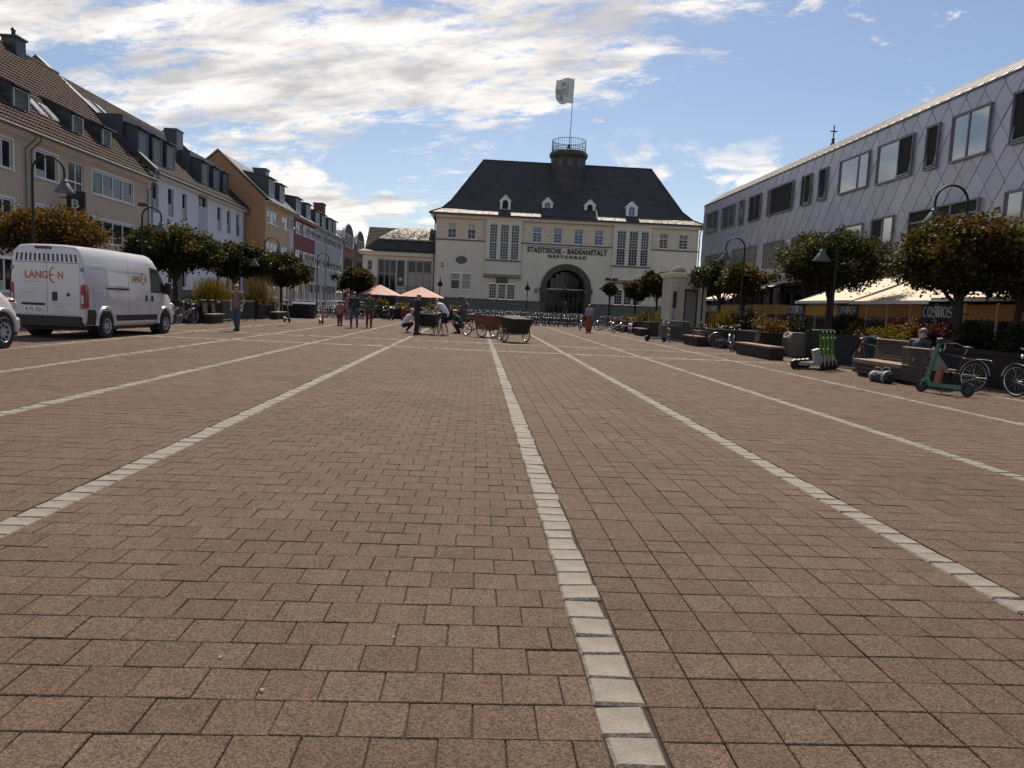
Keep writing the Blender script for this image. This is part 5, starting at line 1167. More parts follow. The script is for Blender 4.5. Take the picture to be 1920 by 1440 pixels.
# plants in the right-hand planters
shrub((12.7, 23.3), .5, .7, .32, 'leaf_yellow', 'low yellow shrub left of the seated man', 54, 900, .07, z=.95)
shrub((12.7, 22.1), .55, .7, .50, 'leaf_yellow', 'yellow-green shrub behind the seated man', 51, 1500, .07, z=.95)
shrub((13.0, 22.3), .55, .6, .60, 'leaf_red', 'dark red shrub above the seated man', 52, 1300, .08, z=.95)
shrub((12.9, 20.8), .6, .6, .55, 'leaf_red', 'dark red shrub right of the seated man', 53, 1300, .08, z=.95)
shrub((12.7, 21.2), .5, .5, .50, 'leaf_yellow', 'yellow-green shrub right of the man in the cap', 50, 1000, .07, z=.95)
shrub((13.1, 15.0), .6, .9, .9, 'leaf_dark', 'dark shrub behind the parked bicycles at the right edge', 55, 1600, .09, z=.85)
shrub((13.0, 17.0), .6, .9, .8, 'leaf_dark', 'dark shrub behind the green scooter', 49, 1600, .09, z=.85)
shrub((12.9, 18.8), .6, .7, .7, 'leaf_dark', 'dark shrub at the end of the bench planter', 48, 1300, .09, z=.85)
shrub((12.9, 26.4), .5, .5, .45, 'leaf_orange', 'orange-brown shrub above the litter bin', 56, 800, .08, z=.95)
shrub((12.9, 25.6), .6, .6, .80, 'leaf_dark', 'tall dark reddish shrub beside the lamp pole', 57, 1300, .09, z=.95)
shrub((12.9, 24.8), .5, .5, .5, 'leaf_orange', 'orange shrub right of the lamp pole', 58, 800, .08, z=.95)
shrub((11.7, 29.2), .6, .8, .55, 'leaf_orange', 'golden orange shrub above the bench beside the bin', 59, 1300, .08, z=.85)
shrub((11.9, 30.8), .5, .5, .6, 'leaf_straw', 'straw-coloured tuft left of the orange shrub', 60, 700, .08, z=.85)
tall_grass((11.6, 34.6), .8, .8, 1.0, 'leaf_yellow', 'bright yellow spiky bush before the kiosk door', 61, 520, z=.8)
shrub((12.3, 33.2), .8, .8, 1.0, 'leaf_dark', 'dark bush right of the yellow spiky bush', 62, 1500, .1, z=.8)
shrub((12.9, 30.0), .8, .9, 1.1, 'leaf_dark', 'dark bush before the far COSMOS signs', 63, 1500, .1, z=.4)
tall_grass((11.4, 45.6), .9, 1.0, .9, 'leaf_straw', 'straw-coloured grass in the planter left of the kiosk', 64, 480, z=.85)
shrub((12.0, 46.6), .9, .9, 1.5, 'leaf_green', 'tall loose green shrub left of the kiosk', 65, 1500, .11, z=.85)
shrub((11.6, 50.6), .8, 1.0, 1.0, 'leaf_green', 'green shrub in the far right planter', 66, 1200, .11, z=.75)
shrub((11.4, 53.2), .7, 1.0, .45, 'leaf_yellow', 'low yellowish shrub in the far right planter', 67, 900, .1, z=.75)
shrub((11.3, 55.8), .7, .8, .5, 'leaf_orange', 'low brownish shrub at the far end of the right planter', 68, 800, .1, z=.75)
# left-hand row
planter(-14.3, -12.5, 34.2, 36.4, .85, 'dark planter beside the left bicycle, nearest the van', 'corten')
planter(-14.5, -12.8, 37.2, 41.0, .9, 'dark planter behind the metal barrier on the left')
planter(-14.2, -12.6, 44.0, 48.2, .85, 'planter with yellow flowers behind the walking man', 'corten')
planter(-12.9, -11.2, 50.5, 53.0, .8, 'small dark planter left of the far bicycle cluster')
bench(-12.3, 35.3, R(90), 1.6, 'dark bench end with slats left of the metal barrier', ((.0, .35), (.7, 1.0)), .4, .45)
bench(-12.2, 46.2, R(90), 2.4, 'dark bench with a narrow backrest behind the walking man', ((.45, .7),), .45, .45)
tall_grass((-13.6, 39.4), 1.3, 1.2, 1.45, 'leaf_yellow', 'tall yellow bush behind the walking man', 71, 1100, z=.9)
tall_grass((-13.4, 47.0), 1.3, 1.0, 2.1, 'leaf_straw', 'tall straw-coloured plume grass right of the walking man', 72, 420, z=.85)
shrub((-13.3, 45.0), .6, 1.0, .5, 'leaf_yellow', 'yellow flowers in the planter behind the walking man', 73, 1200, .09, z=.85)
shrub((-13.4, 35.2), .6, .7, .35, 'leaf_yellow', 'yellow flowers in the planter by the left bicycle', 74, 800, .08, z=.85)
shrub((-13.0, 48.6), .5, .6, .5, 'leaf_green', 'green plant at the end of the yellow flower planter', 75, 600, .09, z=.7)
for i, (x, w, h, lab) in enumerate(((-7.6, 1.3, .75, 'leftmost yellow-green bush before the parasols'), (-6.0, 1.2, .6, 'yellow-green bush behind the parked mopeds'), (-3.6, 1.2, .5, 'yellow-green bush behind the group with the cargo trike'), (-2.0, 1.1, .5, 'yellow-green bush right of the group with the cargo trike'))):
    planter(x - w / 2, x + w / 2, 60.2, 61.3, .75, 'dark planter box under the ' + lab); shrub((x, 60.7), w * .55, .6, h, 'leaf_yellow', lab, 80 + i, 1000, .11, z=.75)

def kiosk():
    K = thing('kiosk', 'narrow cream kiosk with cornice, grey door and graffiti', 'kiosk', (11.62, 41.0, 0))
    MB().wall(-1.1, 1.1, 0, 3.45, [(-.22, .55, .75, 2.75)], depth=.12).quad((-1.1, 0, 0), (-1.1, 2.2, 0), (-1.1, 2.2, 3.45), (-1.1, 0, 3.45)).quad((1.1, 0, 0), (1.1, 2.2, 0), (1.1, 2.2, 3.45), (1.1, 0, 3.45)).quad((-1.1, 2.2, 0), (1.1, 2.2, 0), (1.1, 2.2, 3.45), (-1.1, 2.2, 3.45)).build('wall', mat('kiosk_render', (.52, .48, .41), .85, .08, 2, .2, 60, stain=.3), K); MB().box(-1.2, 1.2, -.07, 2.25, 0, .72).build('plinth', MT['stone_dark'], K)
    MB().box(-1.15, -.75, -.05, .0, 0, 3.3).build('pilaster', MT['kiosk_render'], K); MB().box(.75, 1.15, -.05, .0, 0, 3.3).build('pilaster', MT['kiosk_render'], K)
    MB().box(-1.2, 1.2, -.12, 2.3, 3.45, 3.58).box(-1.28, 1.28, -.2, 2.38, 3.58, 3.70).build('cornice', MT['render_cream_light'], K)
    MB().lathe([(.42, 3.70), (.48, 3.85), (.36, 4.0), (.16, 4.08), (0, 4.09)], 20, (-.45, .9, 0), cap=False).build('roof_cap', MT['stone_dark'], K, 40)
    d = MB().box(-.2, .53, .06, .1, .77, 2.73).build('door', mat('door_grey', (.22, .23, .22), .5, .1, 3), K)
    MB().box(-.2, .53, .05, .059, 2.45, 2.7).build('notice', mat('notice', (.28, .17, .12), .6, .3, 12), d)
    MB().box(-.26, -.2, -.02, .1, .7, 2.8).box(.53, .59, -.02, .1, .7, 2.8).box(-.26, .59, -.02, .1, 2.73, 2.8).build('door_frame', MT['metal_dark'], d)
    p = MB().box(-1.02, -.8, -.075, -.052, 1.75, 2.65).build('poster_case', MT['metal_dark'], K)
    gm = mat('graffiti', (.12, .11, .28), .6, .2, 4); r = random.Random(5)
    g = MB()
    for k in range(5):
        z = .95 + k * .2; g.tube([(-.94 + .09 * math.cos(t * 1.6 + k), -.056, z + .085 * math.sin(t * 1.3 + k * .7)) for t in np.linspace(0, 4.4, 9)], .016, 4)
    g.build('graffiti', gm, K, kind='stuff')
kiosk()
bpy.data.objects['kiosk'].scale = (.86, 1, 1)
def barrier(x, y, rz, length, label):
    Bn = thing('metal_barrier', label, 'barrier', (x, y, 0), rz, 'metal crowd barriers'); hl = length / 2
    MB().tube([(-hl, 0, .12), (-hl, 0, 1.05), (hl, 0, 1.05), (hl, 0, .12), (-hl, 0, .12)], .022, 7).build('frame', mat('barrier_green', (.06, .075, .065), .5, .15, 5), Bn, 40)
    for k in range(1, int(length / .085)): MB().tube([(-hl + k * .085, 0, .12), (-hl + k * .085, 0, 1.05)], .011, 5).build('bar', mat('barrier_green', (.06, .075, .065), .5, .15, 5), Bn)
    for s in (-1, 1): MB().tube([(s * (hl - .3), -.3, .02), (s * (hl - .3), 0, .12), (s * (hl - .3), .3, .02)], .018, 6).build('foot', mat('barrier_green', (.06, .075, .065), .5, .15, 5), Bn)
barrier(-12.3, 37.7, R(95), 1.9, 'grey metal barrier behind the walking man, left one'); barrier(-12.1, 40.0, R(82), 1.8, 'grey metal barrier behind the walking man, right one')
barrier(10.2, 38.6, R(96), 2.2, 'green-grey metal barrier at the kiosk'); barrier(10.3, 36.5, R(86), 1.8, 'green-grey metal barrier right of the kiosk bicycle')
def parasol(x, y, r, zt, zr, label):
    P = thing('parasol', label, 'parasol', (x, y, .1), 0, 'salmon parasols before the restaurant wing'); n = 8; V = [(0, 0, zt)]; F = []
    cm_ = mat('parasol_cloth', (.68, .42, .34), .8, .06, 3)
    for t in (.35, .7, 1.0):
        for k in range(n * 2):
            a = math.pi * k / n; rr = r * t * (1 if k % 2 == 0 else .95); V.append((rr * math.cos(a), rr * math.sin(a), zt + (zr - zt) * t - (.03 if k % 2 else 0)))
    m2 = n * 2
    for k in range(m2): F.append((0, 1 + k, 1 + (k + 1) % m2))
    for j in range(2):
        for k in range(m2): F.append((1 + j * m2 + k, 1 + (j + 1) * m2 + k, 1 + (j + 1) * m2 + (k + 1) % m2, 1 + j * m2 + (k + 1) % m2))
    mesh_obj('canopy', V, F, cm_, P); MB().tube([(0, 0, 0), (0, 0, zt + .05)], .035, 7).build('pole', MT['metal_dark'], P, 40)
    for k in range(n): a = 2 * math.pi * k / n; MB().tube([(0, 0, zt - .06), (r * .98 * math.cos(a), r * .98 * math.sin(a), zr - .04)], .014, 4).build('rib', MT['metal_dark'], P)
    MB().bbox(-.35, .35, -.35, .35, 0, .1, .02).build('foot', MT['stone_grey'], P)
parasol(-5.35, 71.5, 2.25, 2.78, 1.82, 'rightmost salmon parasol before the restaurant wing'); parasol(-9.2, 71.5, 2.1, 2.8, 1.85, 'middle salmon parasol beside the round bushy tree'); parasol(-12.2, 74.5, 1.8, 2.7, 1.9, 'farthest salmon parasol, mostly hidden by the round tree')
def sculpture():
    S = thing('stone_sculpture', 'dark weathered stone sculpture left of the bicycle rows', 'sculpture', (-1.2, 61.8, 0))
    o = MB().lathe([(.55, 0), (.55, .5), (.5, .55), (.42, .9), (.5, 1.2), (.44, 1.5), (.28, 1.62), (.33, 1.78), (.30, 1.98), (.16, 2.08), (0, 2.1)], 14, cap=False); r = np.random.default_rng(4)
    o.v = [(v[0] * (1 + .12 * math.sin(5 * v[2]) + r.normal(0, .04)) + .15 * math.sin(2 * v[2]), v[1] + r.normal(0, .02), v[2]) for v in o.v]; o.build('figure', MT['stone_dark'], S, 60)
    MB().bbox(-.7, .7, -.6, .6, 0, .35, .03).build('pedestal', MT['stone_dark'], S)
sculpture()
def ground_bits():
    r = np.random.default_rng(77); C = []
    for x0, x1, y0, y1, n in ((9.2, 12.0, 13.5, 30, 420), (9.6, 11.5, 30, 46, 160), (-13.8, -11.4, 24, 50, 260), (8.0, 9.6, 14, 30, 60)):
        C.append(np.stack([r.uniform(x0, x1, n), r.uniform(y0, y1, n), np.full(n, .012)], 1))
    o = leaves('fallen_leaves', np.concatenate(C), .07, MT['leaf_orange'], None, 6.0, None, 78); tag(o, 'dry brown fallen leaves scattered along the planters', 'leaves', kind='stuff')
    D = thing('drain_cover', 'small dark drain cover on the paving right of the walking man', 'drain', (-9.0, 35.4, 0)); MB().lathe([(.32, -.01), (.32, .012), (.28, .014), (0, .014)], 20).build('cover', MT['metal_dark'], D)
    for k in range(5): MB().box(-.2, .2, -.16 + k * .075, -.13 + k * .075, .0135, .018).build('slot', MT['interior_dark'], D)
ground_bits()
# ------------------------------------------------------------------ vans
mat('van_white', (0.62, 0.61, 0.62), 0.30, 0.03, 1.0, coat=0.6, stain=0.10)
mat('van_black', (0.018, 0.018, 0.02), 0.55, 0.1, 6)
mat('logo_orange', (0.52, 0.10, 0.03), 0.5, 0.05)
mat('logo_grey', (0.30, 0.29, 0.32), 0.5, 0.05)
mat('awn_purple', (0.05, 0.025, 0.09), 0.5, 0.05)
mat('tail_red', (0.30, 0.012, 0.012), 0.15, 0.1, 4, coat=0.5)
mat('lens_clear', (0.6, 0.58, 0.56), 0.12, 0.05)
glass('van_glass', (0.012, 0.014, 0.015), 0.05, 0.8)
def wheel(parent, x, y, r, w, side, name='wheel'):
    W = MB().lathe([(r * .62, -w / 2), (r * .9, -w / 2), (r, -w * .36), (r, w * .36), (r * .9, w / 2), (r * .62, w / 2)], 28, (x, y, r), 'x', cap=False).build(name, MT['rubber'], parent, 40)
    o = side * w / 2
    MB().lathe([(r * .64, o * .98), (r * .60, o * .99), (r * .55, o * .72), (r * .25, o * .66), (r * .22, o * .86), (0, o * .88)], 24, (x, y, r), 'x', cap=False).build('rim', mat('rim_silver', (.46, .46, .47), .35, .1, 6, metal=.2), W, 35)
    sp = MB()
    for k in range(8): a = 2 * math.pi * k / 8; sp.ball((x + o * .76, y + r * .42 * math.cos(a), r + r * .42 * math.sin(a)), (.02, .035, .035), 6, 4)
    sp.build('rim_hole', MT['van_black'], W, kind='stuff')
    MB().lathe([(r * .66, -w * .45), (r * .66, w * .3)], 20, (x, y, r), 'x', cap=False).build('hub_drum', MT['van_black'], W)
    return W
def van_body(st, hw, parent, m):
    """st: stations (y, z_bottom, z_top, width factor, rounding)"""
    prof = [(.0, 0, 0), (.90, 0, 0), (.975, .035, 0), (1.0, .12, 0), (1.01, .30, 0), (1.0, .50, 0), (.965, .72, 0), (.925, .86, 0), (.88, .94, 0), (.78, .985, 0), (.45, 1.0, 0), (0, 1.003, 0)]
    V = []; F = []; ring = prof + [(-x, z, 0) for x, z, _ in prof[-2:0:-1]]; n = len(ring)
    for y, zb, zt, k, bulge in st:
        for x, z, _ in ring: V.append((x * hw * k, y + bulge * (1 - min(1, abs(x)) ** 2), zb + (zt - zb) * z))
    for i in range(len(st) - 1):
        for j in range(n): F.append((i * n + j, i * n + (j + 1) % n, (i + 1) * n + (j + 1) % n, (i + 1) * n + j))
    F += [tuple(range(n)), tuple((len(st) - 1) * n + j for j in range(n))[::-1]]
    return mesh_obj('body', V, F, m, parent, 32)
def side_x(z, hw, zb=.32, zt=2.48):
    t = (z - zb) / (zt - zb); tab = [(0, .9), (.035, .975), (.12, 1.0), (.30, 1.01), (.50, 1.0), (.72, .965), (.86, .925), (.94, .88)]
    for (a, xa), (b, xb) in zip(tab, tab[1:]):
        if a <= t <= b: return hw * (xa + (xb - xa) * (t - a) / (b - a))
    return hw * .88
def side_patch(parent, name, poly, hw, side, m, off=.006, inner=False):
    """polygon (y,z) laid on the curved side, sliced in height so that it follows the bulge"""
    zs = sorted({round(p[1], 3) for p in poly}); lo, hi = zs[0], zs[-1]; cuts = [lo] + [z for z in (.58, .97, 1.4, 1.88, 2.18) if lo < z < hi] + [hi]; mb = MB()
    def clipz(P, z, s):
        out = []
        for i in range(len(P)):
            p, q = P[i - 1], P[i]; a, b = s * (p[1] - z) >= -1e-6, s * (q[1] - z) >= -1e-6
            if a != b: t = (z - p[1]) / (q[1] - p[1]); out.append((p[0] + (q[0] - p[0]) * t, z))
            if b: out.append(q)
        return out
    for a, b in zip(cuts, cuts[1:]):
        P = clipz(clipz(list(poly), a, 1), b, -1)
        if len(P) >= 3: mb.add([(side * (side_x(z, hw) + off), y, z) for y, z in P], [tuple(range(len(P)))])
    return mb.build(name, m, parent, 50)
def delivery_van():
    Vn = thing('delivery_van', 'white high-roof delivery van with orange LANGEN lettering', 'van', (-11.46, 20.62, 0), R(-3.5)); hw = 1.0
    st = [(0.0, .42, 2.40, .955, 0), (.03, .40, 2.45, .985, 0), (.14, .36, 2.49, 1, 0), (1.6, .32, 2.51, 1, 0), (3.55, .32, 2.49, 1, 0), (3.85, .32, 2.44, 1, .05), (4.12, .32, 2.22, .995, .10), (4.40, .32, 1.92, .99, .14), (4.66, .32, 1.56, .98, .17), (4.82, .32, 1.40, .97, .16), (5.10, .30, 1.24, .94, .15), (5.30, .30, 1.02, .88, .13), (5.38, .34, .80, .82, .1)]
    van_body(st, hw, Vn, MT['van_white'])
    for s in (-1, 1):
        for y in (1.0, 4.45):
            a = MB().lathe([(0, s * (hw + .004)), (.43, s * (hw + .004)), (.43, s * (hw - .3))], 28, (0, y, .40), 'x', cap=False); a.build('wheel_arch', MT['van_black'], Vn)
            pts = [(s * (hw + .012), y + .45 * math.cos(t), .40 + .45 * math.sin(t)) for t in np.linspace(-.1, math.pi + .1, 16)]; MB().tube(pts, .05, 6).build('arch_flare', MT['van_white'], Vn, 50)
            wheel(Vn, s * (hw - .065), y, .34, .23, s)
        side_patch(Vn, 'side_trim', [(1.52, .47), (3.95, .47), (3.95, .64), (1.52, .64)], hw, s, MT['van_black'], .012)
        side_patch(Vn, 'rear_corner', [(.12, .38), (.55, .38), (.5, .78), (.12, .80)], hw, s, MT['van_black'], .012)
        side_patch(Vn, 'door_window', [(3.62, 1.36), (4.42, 1.36), (4.42, 1.52), (4.02, 2.0), (3.62, 2.04)], hw, s, MT['van_glass'], .006)
        side_patch(Vn, 'window_rubber', [(3.57, 1.32), (4.5, 1.32), (4.5, 1.5), (4.06, 2.05), (3.57, 2.1)], hw, s, MT['van_black'], .003)
        for z in (1.31, .98): side_patch(Vn, 'crease', [(.3, z), (3.5, z), (3.5, z + .022), (.3, z + .022)], hw, s, MT['van_white'], .014)
        side_patch(Vn, 'roof_crease', [(.35, 1.98), (3.5, 1.98), (3.5, 2.03), (.35, 2.03)], hw, s, MT['van_white'], .02)
        side_patch(Vn, 'slide_rail', [(1.05, 1.36), (2.25, 1.36), (2.25, 1.41), (1.05, 1.41)], hw, s, MT['van_black'], .012)
        for q0, q1, q2, q3 in ((.42, .70, 2.2, .5), (1.04, .70, 1.95, 1.04), (2.24, 1.99, 2.3, 2.2), (1.3, 2.05, 2.3, 1.2)): side_patch(Vn, 'panel_groove', [(q0, q1), (q0 + .014, q1), (q3 + .014, q2), (q3, q2)], hw, s, MT['logo_grey'], .003)
        side_patch(Vn, 'pressed_panel', [(1.12, 1.46), (2.18, 1.46), (2.18, 1.62), (1.3, 1.62), (1.12, 1.9)], hw, s, MT['van_white'], .010)
        for y in (2.24, 3.5): side_patch(Vn, 'door_gap', [(y, .66), (y + .012, .66), (y + .012, 2.1), (y, 2.1)], hw, s, MT['van_black'], .004)
        for y in (3.2, 3.56): side_patch(Vn, 'door_handle', [(y, 1.05), (y + .12, 1.05), (y + .12, 1.23), (y, 1.23)], hw, s, MT['van_black'], .02)
        mr = MB().bbox(s * 1.06 - .10, s * 1.06 + .10, 4.48, 4.62, 1.28, 1.66, .03).tube([(s * .98, 4.5, 1.45), (s * 1.08, 4.55, 1.4)], .03, 6).build('mirror', MT['van_black'], Vn, 40)
        # tail light on the rear corner
        side_patch(Vn, 'tail_light', [(.0, .82), (.17, .84), (.17, 1.38), (.10, 1.46), (.0, 1.47)], hw, s, MT['tail_red'], .008)
        xa, xb = sorted((s * .9, s * .985)); MB().box(xa, xb, -.012, .02, .82, 1.45).build('tail_light', MT['tail_red'], Vn)
        xa, xb = sorted((s * .92, s * .975)); MB().box(xa, xb, -.018, .02, .95, 1.18).build('tail_lens', MT['lens_clear'], Vn)
        MB().box(s * .93 - .03, s * .93 + .03, -.03, .03, 1.80, 1.9).build('hinge', MT['metal_grey'], Vn); MB().box(s * .93 - .03, s * .93 + .03, -.03, .03, .8, .88).build('hinge', MT['metal_grey'], Vn)
        MB().ball((s * .72, 5.36, .88), (.17, .12, .14), 12, 8).build('headlight', MT['lens_clear'], Vn, 60)
    MB().bbox(-.93, .93, -.09, .12, .30, .60, .03).build('rear_bumper', MT['van_black'], Vn); MB().bbox(-.86, .86, 5.2, 5.52, .26, .66, .04).build('front_bumper', MT['van_black'], Vn)
    ws = MB(); P = lambda x, y, z: (x * hw, y + .004, z)
    ws.add([(-.80, 4.02, 2.30), (.80, 4.02, 2.30), (.86, 4.66, 1.56), (-.86, 4.66, 1.56), (0, 4.14, 2.30), (0, 4.84, 1.56)], [(0, 4, 5, 3), (4, 1, 2, 5)]).build('windscreen', MT['van_glass'], Vn)
    # rear doors with printing
    d = .955
    for s in (-1, 1):
        xa, xb = sorted((s * .008, s * .88)); D = MB().bbox(xa, xb, -.022, .02, .62, 2.30, .01).build('rear_door', MT['van_white'], Vn)
        if s == 1: MB().bbox(.14, .28, -.034, -.02, 1.0, 1.24, .01).build('handle_recess', MT['van_black'], D); MB().bbox(.48, .66, -.035, -.02, 1.06, 1.1, .006).build('lock_plate', MT['metal_light'], D); MB().bbox(.53, .62, -.035, -.02, 1.13, 1.22, .006).build('lock', MT['metal_dark'], D)
        if s == -1:
            pl = MB().bbox(-.62, -.10, -.036, -.022, .70, .83, .005).build('number_plate', MT['pvc_white'], D)
            text_obj('plate_text', 'K:TL 223', .44, .085, MT['letter_black'], pl, (-.355, -.040, .765), (R(90), 0, 0), .008, .004)
            MB().bbox(-.68, -.06, -.05, -.02, .87, .93, .01).build('plate_light', MT['van_black'], D)
        for k in range(7):
            x = s * (.06 + k * .118); sk = s * .03 * (k / 6)
            MB().add([(x - .028 - 0, -.0245, 2.24), (x + .028, -.0245, 2.24), (x + .028 + sk, -.0245, 2.04), (x - .028 + sk, -.0245, 2.04)], [(0, 1, 2, 3)]).build('stripe', MT['awn_purple'], D)
    MB().box(-.86, .86, -.0248, -.0235, 2.0, 2.015).build('stripe_line', MT['awn_purple'], Vn)
    MB().box(-.31, .13, -.02, .03, 2.36, 2.43).build('brake_light', mat('brake_dark', (.07, .006, .008), .3, .1), Vn)
    def logo(parent, cx, z, w, put):
        """LANG, a curved claw for the E, and N"""
        h = w * .20
        put(text_obj('logo_text', 'LANG', w * .60, h, MT['logo_orange'], parent, (0, 0, 0), bold=.022, depth=.002), cx - w * .20, z)
        put(text_obj('logo_text', 'N', w * .14, h, MT['logo_orange'], parent, (0, 0, 0), bold=.022, depth=.002), cx + w * .43, z)
        pts = []; V2 = []; F2 = []
        for k in range(17):
            a = R(62 + 236 * k / 16); r = h * .82; wd = .018 * w * 1.9 * (1 - abs(k - 8) / 9.5); ca, sa = math.cos(a), math.sin(a)
            V2 += [(ca * (r - wd) * .62, sa * (r - wd) * 1.15, 0), (ca * (r + wd) * .62, sa * (r + wd) * 1.15, 0)]
        for k in range(16): F2.append((2 * k, 2 * k + 1, 2 * k + 3, 2 * k + 2))
        o2 = len(V2); V2 += [(-h * .5, h * .07, 0), (h * .0, h * .12, 0), (h * .06, 0, 0), (0, -h * .12, 0), (-h * .5, -h * .07, 0)]; F2.append((o2, o2 + 1, o2 + 2, o2 + 3, o2 + 4))
        put(mesh_obj('logo_claw', V2, F2, MT['logo_orange'], parent), cx + w * .25, z)
    def put_rear(o, x, z): o.location = (x, -.0265, z); o.rotation_euler = (R(90), 0, 0)
    def put_side(o, y, z): o.location = (side_x(z, hw) + .014, y, z); o.rotation_euler = (R(90), 0, R(90))
    logo(Vn, -.07, 1.68, 1.02, put_rear); logo(Vn, 2.88, 1.72, .88, put_side)
    for txt, x, z, w in (('GASTRONOMIE', -.42, 1.49, .42), ('www.langen.de', -.5, 1.19, .3), ('Stammheimerstr. 57', .42, .93, .5), ('50735 Koln', .32, .85, .26), ('0221 / 766 51 31', .38, .73, .38), ('www.langen-koeln.de', .45, .66, .55)):
        put_rear(text_obj('small_print', txt, w, .028 if len(txt) > 11 else .032, MT['logo_grey'], Vn, (0, 0, 0), depth=.001), x, z)
    for y, z, w in ((2.78, 1.14, .3), (2.7, 1.06, .2), (2.76, .86, .3), (2.82, .79, .36)): put_side(text_obj('small_print', 'Stammheimerstr. 57', w, .026, MT['logo_grey'], Vn, (0, 0, 0), depth=.001), y, z)
    MB().box(-.07 - .55, .0, -.0258, -.0248, 1.545, 1.55).build('logo_line', MT['logo_grey'], Vn)
    MB().box(-.85, .85, .2, 5.1, .22, .36).build('underbody', MT['van_black'], Vn)
delivery_van()
def edge_van():
    Vn = thing('edge_van', 'front of a white van cut off by the left edge of the picture', 'van', (-11.26, 12.5, 0), R(-1.5)); hw = .97
    st = [(0.0, .45, 2.1, .95, 0), (.1, .40, 2.16, 1, 0), (2.6, .36, 2.2, 1, 0), (2.9, .36, 2.12, 1, .05), (3.5, .36, 1.62, .99, .1), (3.9, .36, 1.38, .98, .14), (4.25, .36, 1.27, .97, .16), (4.55, .36, 1.10, .95, .15), (4.74, .36, .92, .92, .12), (4.80, .42, .78, .88, .1)]
    van_body(st, hw, Vn, MT['van_white'])
    for s in (-1, 1):
        for y in (.95, 4.12):
            MB().lathe([(0, s * (hw + .004)), (.43, s * (hw + .004)), (.43, s * (hw - .3))], 28, (0, y, .40), 'x', cap=False).build('wheel_arch', MT['van_black'], Vn)
            MB().tube([(s * (hw + .008), y + .44 * math.cos(t), .40 + .44 * math.sin(t)) for t in np.linspace(-.1, math.pi + .1, 16)], .045, 6).build('arch_flare', MT['van_white'], Vn, 50)
            wheel(Vn, s * (hw - .06), y, .35, .23, s)
        MB().add([(s * (hw + .004), 2.3, 1.25), (s * (hw + .004), 3.35, 1.28), (s * (hw * .985), 3.3, 1.5), (s * (hw * .95), 2.85, 1.92), (s * (hw * .95), 2.3, 1.95)], [(0, 1, 2, 3, 4)]).build('door_window', MT['van_glass'], Vn)
        MB().bbox(s * 1.1 - .12, s * 1.1 + .12, 3.28, 3.44, 1.22, 1.62, .03).tube([(s * .95, 3.3, 1.3), (s * 1.1, 3.36, 1.3)], .03, 6).build('mirror', MT['van_black'], Vn, 40)
        MB().bbox(s * (hw - .02) - .02, s * (hw - .02) + .02, 4.40, 4.58, 1.0, 1.05, .008).build('side_marker', MT['tail_red'], Vn)
        MB().ball((s * .70, 4.76, .95), (.17, .14, .15), 12, 8).build('headlight', MT['lens_clear'], Vn, 60)
    MB().bbox(-.88, .88, 4.6, 4.92, .36, .66, .05).build('front_bumper', MT['van_white'], Vn); MB().bbox(-.7, .7, 4.65, 4.94, .28, .42, .03).build('bumper_lip', MT['van_black'], Vn)
    MB().add([(-.82, 2.95, 2.08), (.82, 2.95, 2.08), (.9, 3.72, 1.5), (-.9, 3.72, 1.5)], [(0, 1, 2, 3)]).build('windscreen', MT['van_glass'], Vn)
    MB().box(-.8, .8, .2, 4.9, .25, .38).build('underbody', MT['van_black'], Vn)
edge_van()

